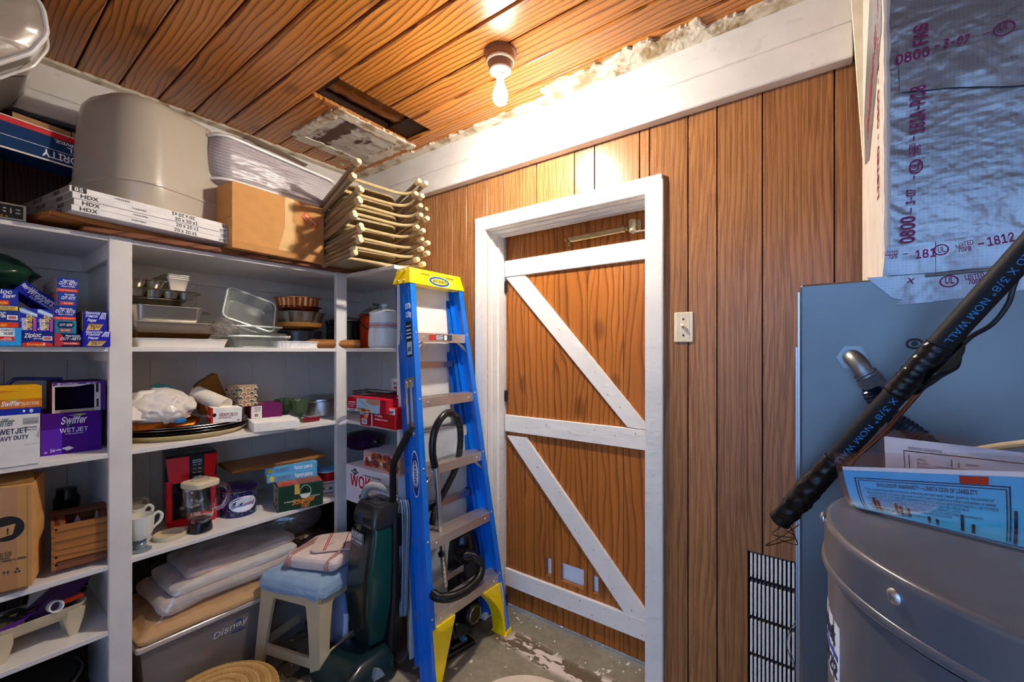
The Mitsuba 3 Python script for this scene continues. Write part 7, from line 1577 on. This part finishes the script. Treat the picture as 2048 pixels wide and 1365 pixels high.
# ------------------------------------------------------------------ insulated pipe
ip = thing('insulated_pipe', 'black foam insulated refrigerant pipe with blue print and black tape, slanting across the air handler', 'pipe')
A, B = onD(1573, 1028, .86), onD(2120, 427, .56)
ax = (B - A) / np.linalg.norm(B - A); ln = np.linalg.norm(B - A)
def al(px): # point of the axis seen at column px
    k = (px - CX) / F; q = A - CAM; t = (k * (q @ FWD) - q @ RGT) / (ax @ RGT - k * (ax @ FWD)); return A + ax * t
PR = .0168
put(ip + '__foam', cyl(al(1640), B, PR, n=28), 'm_worn', '1e1f22')
tp_ = [al(x) for x in np.linspace(1556, 1672, 26)]
tp_m = tube(tp_, [PR * (1.05 + .25 * math.sin(.5 + 2.4 * t) ** 2 + .05 * math.sin(40 * t)) * (.55 if i == 0 else 1) for i, t in enumerate(np.linspace(0, 1, 26))], 18); put(ip + '__tape', rough(tp_m.subdivide(), .0022, 90, 2), 'm_gloss', '101114', smooth=True)
tp2 = tube([al(x) for x in np.linspace(1792, 1880, 22)], [PR * (1.07 + .03 * math.sin(50 * t)) for t in np.linspace(0, 1, 22)], 20); put(ip + '__tape', rough(tp2.subdivide(), .0014, 90, 4), 'm_gloss', '101114', smooth=True)
def beside(px, py, k=.012): return onD(px, py, dep(al(px - 22)) + k)
fl = hull([beside(1808, 795, .0), beside(1860, 720, .0), beside(1905, 690, .0), beside(1932, 688, .004), beside(1918, 738, .004), beside(1880, 752, .006), beside(1835, 790, .004), beside(1868, 752, -.02)])
put(ip + '__tape', rough(fl.subdivide().subdivide().subdivide(), .004, 60, 3), 'm_gloss', '0e0f12', smooth=40)
wd_ = -(FWD); tc = wd_ - ax * (wd_ @ ax); tc /= np.linalg.norm(tc); up_ = np.cross(tc, -ax)
for txt, x0, x1 in (('3/4" ID X 3/8" NOM WALL', 2090, 1890), ('3/4" ID X 3/8" NOM WALL', 1848, 1672)):
    p0, p1 = al(x0), al(x1); Mx = frame(p0, p1 - p0, up_)
    t_ = text_on(txt, np.eye(4), 0, -.004, .0085, np.linalg.norm(p1 - p0), False, 0, 0, .0004).subdivide()
    v = t_.vertices; ang = (v[:, 1] - .008) / PR; rr2 = PR + .0003 + v[:, 2]
    v2 = np.column_stack([v[:, 0], rr2 * np.sin(ang), rr2 * np.cos(ang)]); put(ip + '__lettering', mv(trimesh.Trimesh(v2, t_.faces, process=False), M=Mx), 'm_paint', '3a86bc', smooth=False)
off = lambda px, py, d: onD(px, py, d)
put(ip + '__copper_line', tube(smooth_path([beside(*q) for q in ((1700, 930), (1713, 914), (1765, 868), (1814, 813), (1870, 748), (1918, 685), (1970, 618), (2026, 548), (2090, 468))], 5), .0036, 10), 'm_metal', 'a5684a')
put(ip + '__control_cable', tube(smooth_path([beside(*q) for q in ((1925, 690), (1945, 672), (1985, 648), (2016, 608), (2030, 565), (2062, 508), (2100, 488))], 5), .0034, 8), 'm_gloss', '17181b')
for k, q in enumerate((((1690, 925), (1740, 890), (1790, 855), (1830, 800)), ((1560, 1055), (1545, 1070), (1590, 1075), (1570, 1060)), ((1580, 1052), (1590, 1075), (1593, 1090), (1560, 1080)), ((1598, 1050), (1560, 1075), (1532, 1092), (1590, 1078)))):
    put(ip + '__wire', tube(smooth_path([off(x, y, .82 if k == 0 else .87) for x, y in q], 8), .0011, 6), 'm_gloss', '2a2a2c' if k == 0 else '4a2a1a')
for k in range(2):
    single('loose_wire', ('left' if k == 0 else 'right') + ' of two thin grey wires hanging in front of the air grille', 'wire', tube(smooth_path([onY(x, y, 1.66) for x, y in ((1600 + 4 * k, 1232), (1580 + 5 * k, 1262), (1574 + 6 * k, 1290), (1582 + 4 * k, 1320), (1594, 1350), (1597, 1372))], 6), .0014, 6), 'm_gloss', '55575c')

# ------------------------------------------------------------------ water heater
wh = thing('water_heater', 'grey steel water heater with a round domed top in the right foreground', 'water heater')
HCX, HCY, HR, HZ = .249, .690, .25, 1.19
at3 = (HCX, HCY, 0)
put(wh + '__tank', lathe([(0, 0), (HR - .004, 0), (HR - .004, HZ - .06)], 96, at3), 'm_heater', smooth=40)
put(wh + '__top_pan', lathe([(HR - .004, HZ - .052), (HR + .001, HZ - .056), (HR + .0035, HZ - .052), (HR + .002, HZ - .047), (HR, HZ - .046), (HR, HZ - .008), (HR - .002, HZ - .002), (HR - .007, HZ), (HR - .02, HZ - .0015), (0, HZ - .001)], 128, at3), 'm_heater', smooth=60)
for px, py in ((1789, 1194), (1647, 1036)):
    best = min(np.linspace(0, 2 * math.pi, 2000), key=lambda a: (lambda q: (CX + F * (q @ RGT) / (q @ FWD) - px) ** 2 + (0 if q[:2] @ np.array([math.cos(a), math.sin(a)]) < 0 else 1e6))(np.array([HCX + HR * math.cos(a), HCY + HR * math.sin(a), HZ - .038]) - CAM))
    n_ = np.array([math.cos(best), math.sin(best), 0]); p = np.array([HCX, HCY, 0]) + n_ * HR; r_ = ray(px, py); z_ = EYE + r_[2] / np.linalg.norm(r_[:2]) * np.linalg.norm(p[:2]); p[2] = z_
    sc__ = np.array([-n_[1], n_[0], 0])
    put(wh + '__screw', mv(lathe([(.0075, 0), (.0075, .0015), (.006, .003), (.003, .0042), (0, .0045)], 16), M=frame(p, sc__, AZ)), 'm_metal', 'd6dade'); put(wh + '__screw_slot', mv(cat(box(-.0035, .0035, -.0006, .0006, .004, .0047), box(-.0006, .0006, -.0035, .0035, .004, .0047)), M=frame(p, sc__, AZ)), 'm_paint', '55585c')
def bent(pts, a0, z0, r=HR - .004, th=.0005, m_=None):
    me = (trimesh.creation.extrude_polygon(Polygon(pts), th, engine='earcut') if m_ is None else m_).subdivide().subdivide()
    v = me.vertices; a = a0 + v[:, 0] / r; rr = r + v[:, 2]; return trimesh.Trimesh(np.column_stack([HCX + rr * np.cos(a), HCY + rr * np.sin(a), z0 + v[:, 1]]), me.faces, process=False)
a_l = math.radians(180 + 17)
put(wh + '__sticker', bent([(-.14, .0), (0, .0), (0, .072), (-.14, .072)], a_l, 1.008), 'm_gloss', 'dfe2e6', smooth=True)
put(wh + '__sticker', bent([(-.14, .030), (-.005, .030), (-.005, .036), (-.14, .036)], a_l, 1.008, th=.0009), 'm_paint', '2a4a9c', smooth=True)
put(wh + '__lettering', cat(bent(None, a_l, 1.008, m_=text_on('week', np.eye(4), -.075, .044, .018, .06, True, 0, 0, .0010)), bent(None, a_l, 1.008, m_=text_on('2022', np.eye(4), -.075, .008, .017, .065, True, 0, 0, .0010))), 'm_paint', '2a2f3c', smooth=False)
put(wh + '__energy_tag', bent([(-.12, .0), (0, .0), (0, .12), (-.12, .12)], a_l - .02, .835), 'm_paint', 'e6c82a', smooth=True)
put(wh + '__energy_tag_print', cat(*[bent([(-.1, .01 + .012 * k), (-.006, .01 + .012 * k), (-.006, .013 + .012 * k), (-.1, .013 + .012 * k)], a_l - .02, .835, th=.0009) for k in range(9)]), 'm_paint', '2a2a22', smooth=True)


# ------------------------------------------------------------------ papers in clear sleeves on the heater
class Sheet:
    """A slightly curled sheet between two lines; u runs along it, v up it, w out of it, in fractions and metres."""
    def __init__(s, b0, b1, t0, t1, curl): s.b0, s.b1, s.t0, s.t1, s.curl = map(np.asarray, (b0, b1, t0, t1, curl)); s.n = np.cross(s.b1 - s.b0, s.t0 - s.b0); s.n = s.n / np.linalg.norm(s.n); s.W = np.linalg.norm(s.b1 - s.b0); s.H = np.linalg.norm(s.t0 - s.b0); s.n = -s.n if s.n @ FWD > 0 else s.n
    def at(s, u, v, w=0):
        u, v, w = (np.asarray(a, float)[..., None] for a in np.broadcast_arrays(u, v, w))
        return (s.b0 * (1 - u) + s.b1 * u) * (1 - v) + (s.t0 * (1 - u) + s.t1 * u) * v + s.curl * (v * (1 - v)) * 4 + s.n * w
    def slab(s, u0, u1, v0, v1, w0, w1, nu=16, nv=10):
        ms = []; uu, vv = np.meshgrid(np.linspace(u0, u1, nu), np.linspace(v0, v1, nv), indexing='ij'); f = [[i * nv + j, (i + 1) * nv + j, (i + 1) * nv + j + 1, i * nv + j + 1] for i in range(nu - 1) for j in range(nv - 1)]
        A_, B_ = s.at(uu, vv, w0).reshape(-1, 3), s.at(uu, vv, w1).reshape(-1, 3); n = len(A_); f = np.array(f)
        edge = [i * nv for i in range(nu)] + [(nu - 1) * nv + j for j in range(1, nv)] + [i * nv + nv - 1 for i in range(nu - 2, -1, -1)] + [j for j in range(nv - 2, 0, -1)]
        side = [[edge[k], edge[(k + 1) % len(edge)], edge[(k + 1) % len(edge)] + n, edge[k] + n] for k in range(len(edge))]
        return (np.vstack([A_, B_]), np.vstack([f[:, ::-1], f + n, side]))
    def ink(s, m, w):
        v = m.vertices; return trimesh.Trimesh(s.at(v[:, 0], v[:, 1], w + v[:, 2]), m.faces, process=False)
    def text(s, lines, w=.0014, bold=False):
        ms = []
        for t, u, v, h, wd in lines:
            m = text_on(t, np.eye(4), 0, 0, 1, None, bold, 0, 0, .0002); x0, x1 = m.bounds[0][0], m.bounds[1][0]; m.apply_scale([wd / (x1 - x0), h, 1]); m.apply_translation([u, v, 0]); ms.append(s.ink(m, w))
        return cat(ms)


wd1 = thing('warranty_papers', 'clear sleeve with bright blue warranty papers lying on the water heater', 'papers')
S_ = Sheet(onZ(1716, 1014, HZ + .004), onZ(2130, 1118, HZ + .004), onD(1686, 942, .615), onD(2130, 960, .50), [0, -.004, -.012])
put(wd1 + '__blue_sheet', S_.slab(0, 1, .02, 1, 0, .0012), 'm_gloss', '4fb0e2', smooth=30)
put(wd1 + '__white_sheet', S_.slab(.0, 1, .05, 1.06, -.0016, -.0004), 'm_paint', 'e6e6ea', smooth=30)
put(wd1 + '__sleeve', S_.slab(-.035, 1.03, .0, 1.22, .0022, .0028), 'm_film', smooth=30)
put(wd1 + '__sleeve', S_.slab(-.035, 1.03, .0, 1.22, -.0034, -.0028), 'm_film', smooth=30)
put(wd1 + '__frame_line', (lambda q: cat([trimesh.Trimesh(v_, meshkit.arrays((v_, f_))[1], process=False) for v_, f_ in q]))([S_.slab(a, b, c, d, .0013, .0017, 12, 6) for a, b, c, d in ((.055, .79, .885, .895), (.055, .062, .1, .89), (.783, .79, .05, .89), (.07, .775, .855, .863), (.07, .075, .1, .86), (.77, .775, .05, .86))]), 'm_paint', '1c3550', smooth=False)
body = ['This Limited Warranty is the only Warranty for the water heater given by the Division of', 'Manufacturing Company. No one is authorized to make any other warranties on behalf', 'of the Division. ANY IMPLIED WARRANTIES, INCLUDING MERCHANTABILITY, OR FITNESS', 'FOR A PARTICULAR PURPOSE, SHALL NOT EXTEND BEYOND THE APPLICABLE', 'WARRANTY PERIOD SPECIFIED PREVIOUSLY. SOLE LIABILITY, WITH', 'RESPECT TO ANY DEFECT, SHALL BE AS SET FORTH IN THIS LIMITED WARRANTY,', 'AND ANY INCIDENTAL OR CONSEQUENTIAL DAMAGES (INCLUDING', 'WATER DAMAGE) ARE EXCLUDED.', 'Some states do not allow limitations', 'on how long a warranty lasts', 'You may have other rights.']
put(wd1 + '__lettering', cat(S_.text([('EXCLUSIVE WARRANTY – LIMITATION OF LIABILITY', .17, .775, .052, .48)], bold=True), S_.text([(t, .10 + .008 * (k % 3), .70 - .058 * k, .038, .62 * min(1, len(t) / 78)) for k, t in enumerate(body)])), 'm_paint', '24405c', smooth=False)
put(wd1 + '__red_block', S_.slab(.575, .70, .90, .985, .0013, .0018, 8, 4), 'm_paint', 'a8332c', smooth=False)
for u, v0, v1 in ((.13, .18, .56), (.15, .12, .50), (.245, .12, .46), (.27, .10, .42), (.31, .12, .40), (.41, .06, .30), (.45, .05, .26), (.57, .05, .44), (.62, .04, .30), (.80, .02, .62), (.90, .10, .6)):
    mm = []
    vv = v0
    while vv < v1: mm.append(S_.slab(u, u + .016, vv, vv + .014, .0018, .0022, 3, 3)); vv += .024
    put(wd1 + '__stamped_code', cat([trimesh.Trimesh(a, meshkit.arrays((a, b))[1], process=False) for a, b in mm]), 'm_paint', '5c1f30', smooth=False)
wd2 = thing('manual_sheet', 'white wiring diagram sheet in a clear sleeve standing behind the blue warranty papers', 'papers')
S2_ = Sheet(onD(1772, 985, .66), onD(2140, 1015, .55), onD(1768, 874, .70), onD(2140, 918, .57), [0, -.006, -.004])
put(wd2 + '__sheet', S2_.slab(0, 1, 0, 1, 0, .0012), 'm_paint', 'dedde2', smooth=30); put(wd2 + '__sleeve', S2_.slab(-.035, 1.03, -.02, 1.13, .0018, .0024), 'm_film', smooth=30)
lines = [(.12, .97, .80, .815), (.12, .125, .2, .81), (.93, .935, .2, .66), (.30, .7, .58, .59), (.30, .305, .42, .59), (.33, .6, .52, .53), (.33, .335, .4, .53), (.38, .55, .46, .47), (.66, .92, .42, .43), (.66, .665, .2, .43), (.22, .3, .42, .43), (.25, .255, .36, .5), (.15, .155, .5, .75), (.40, .405, .62, .74), (.44, .445, .62, .70), (.78, .9, .28, .29)]
put(wd2 + '__diagram', cat([trimesh.Trimesh(a, meshkit.arrays((a, b))[1], process=False) for a, b in [S2_.slab(p[0], p[1], p[2], p[3], .0012, .0016, 8, 4) for p in lines]]), 'm_paint', '4a4c54', smooth=False)
put(wd2 + '__lettering', S2_.text([('WIRING DIAGRAM', .15, .84, .04, .2), ('RED', .2, .66, .035, .05), ('BLACK', .2, .60, .035, .07), ('GROUND', .2, .54, .035, .08), ('WHITE', .48, .66, .035, .07), ('MOTOR', .72, .34, .035, .08)], bold=False), 'm_paint', '5a5c64', smooth=False)
single('wooden_stick', 'pale wooden stick lying behind the white diagram sheet', 'stick', tube([onD(1945, 903, .70), onD(2000, 894, .66), onD(2130, 878, .58)], .006, 10), 'm_paint', 'cdb68e')
# ------------------------------------------------------------------ groups of repeats
GROUPS = {'folding_chair': 'folding chairs stacked on the top shelf', 'wax_paper_box': 'wax paper boxes in one pile', 'food_bag_box': 'storage bag boxes on the second shelf', 'oven_bag_box': 'oven bag boxes side by side', 'freezer_paper_box': 'freezer paper boxes beside the post',
          'muffin_tin': 'muffin tins on the pans', 'bundt_pan': 'stacked ring cake pans', 'glass_dish': 'clear glass baking dishes', 'pedestal_cup': 'white pedestal cups', 'cake_pan_box': 'light blue cake pan boxes', 'white_box': 'flat white boxes', 'glass_goblet': 'green glass goblets',
          'platter': 'oval platters and trays in one stack', 'sealer_box': 'red vacuum sealer boxes', 'cleaning_pad_box': 'cleaning pad boxes', 'folded_linen': 'folded linens in plastic', 'folded_garment': 'garments in the clear tote', 'folding_table': 'folded tables leaning by the ladder', 'loose_wire': 'thin wires by the air grille', 'bath_towel': 'folded towels on the stool'}
for k_, v_ in labels.items():
    base = k_[:-4] if k_[-4:-3] == '_' and k_[-3:].isdigit() else k_
    if 'category' in v_ and base in GROUPS and 'group' not in v_: v_['group'] = GROUPS[base]
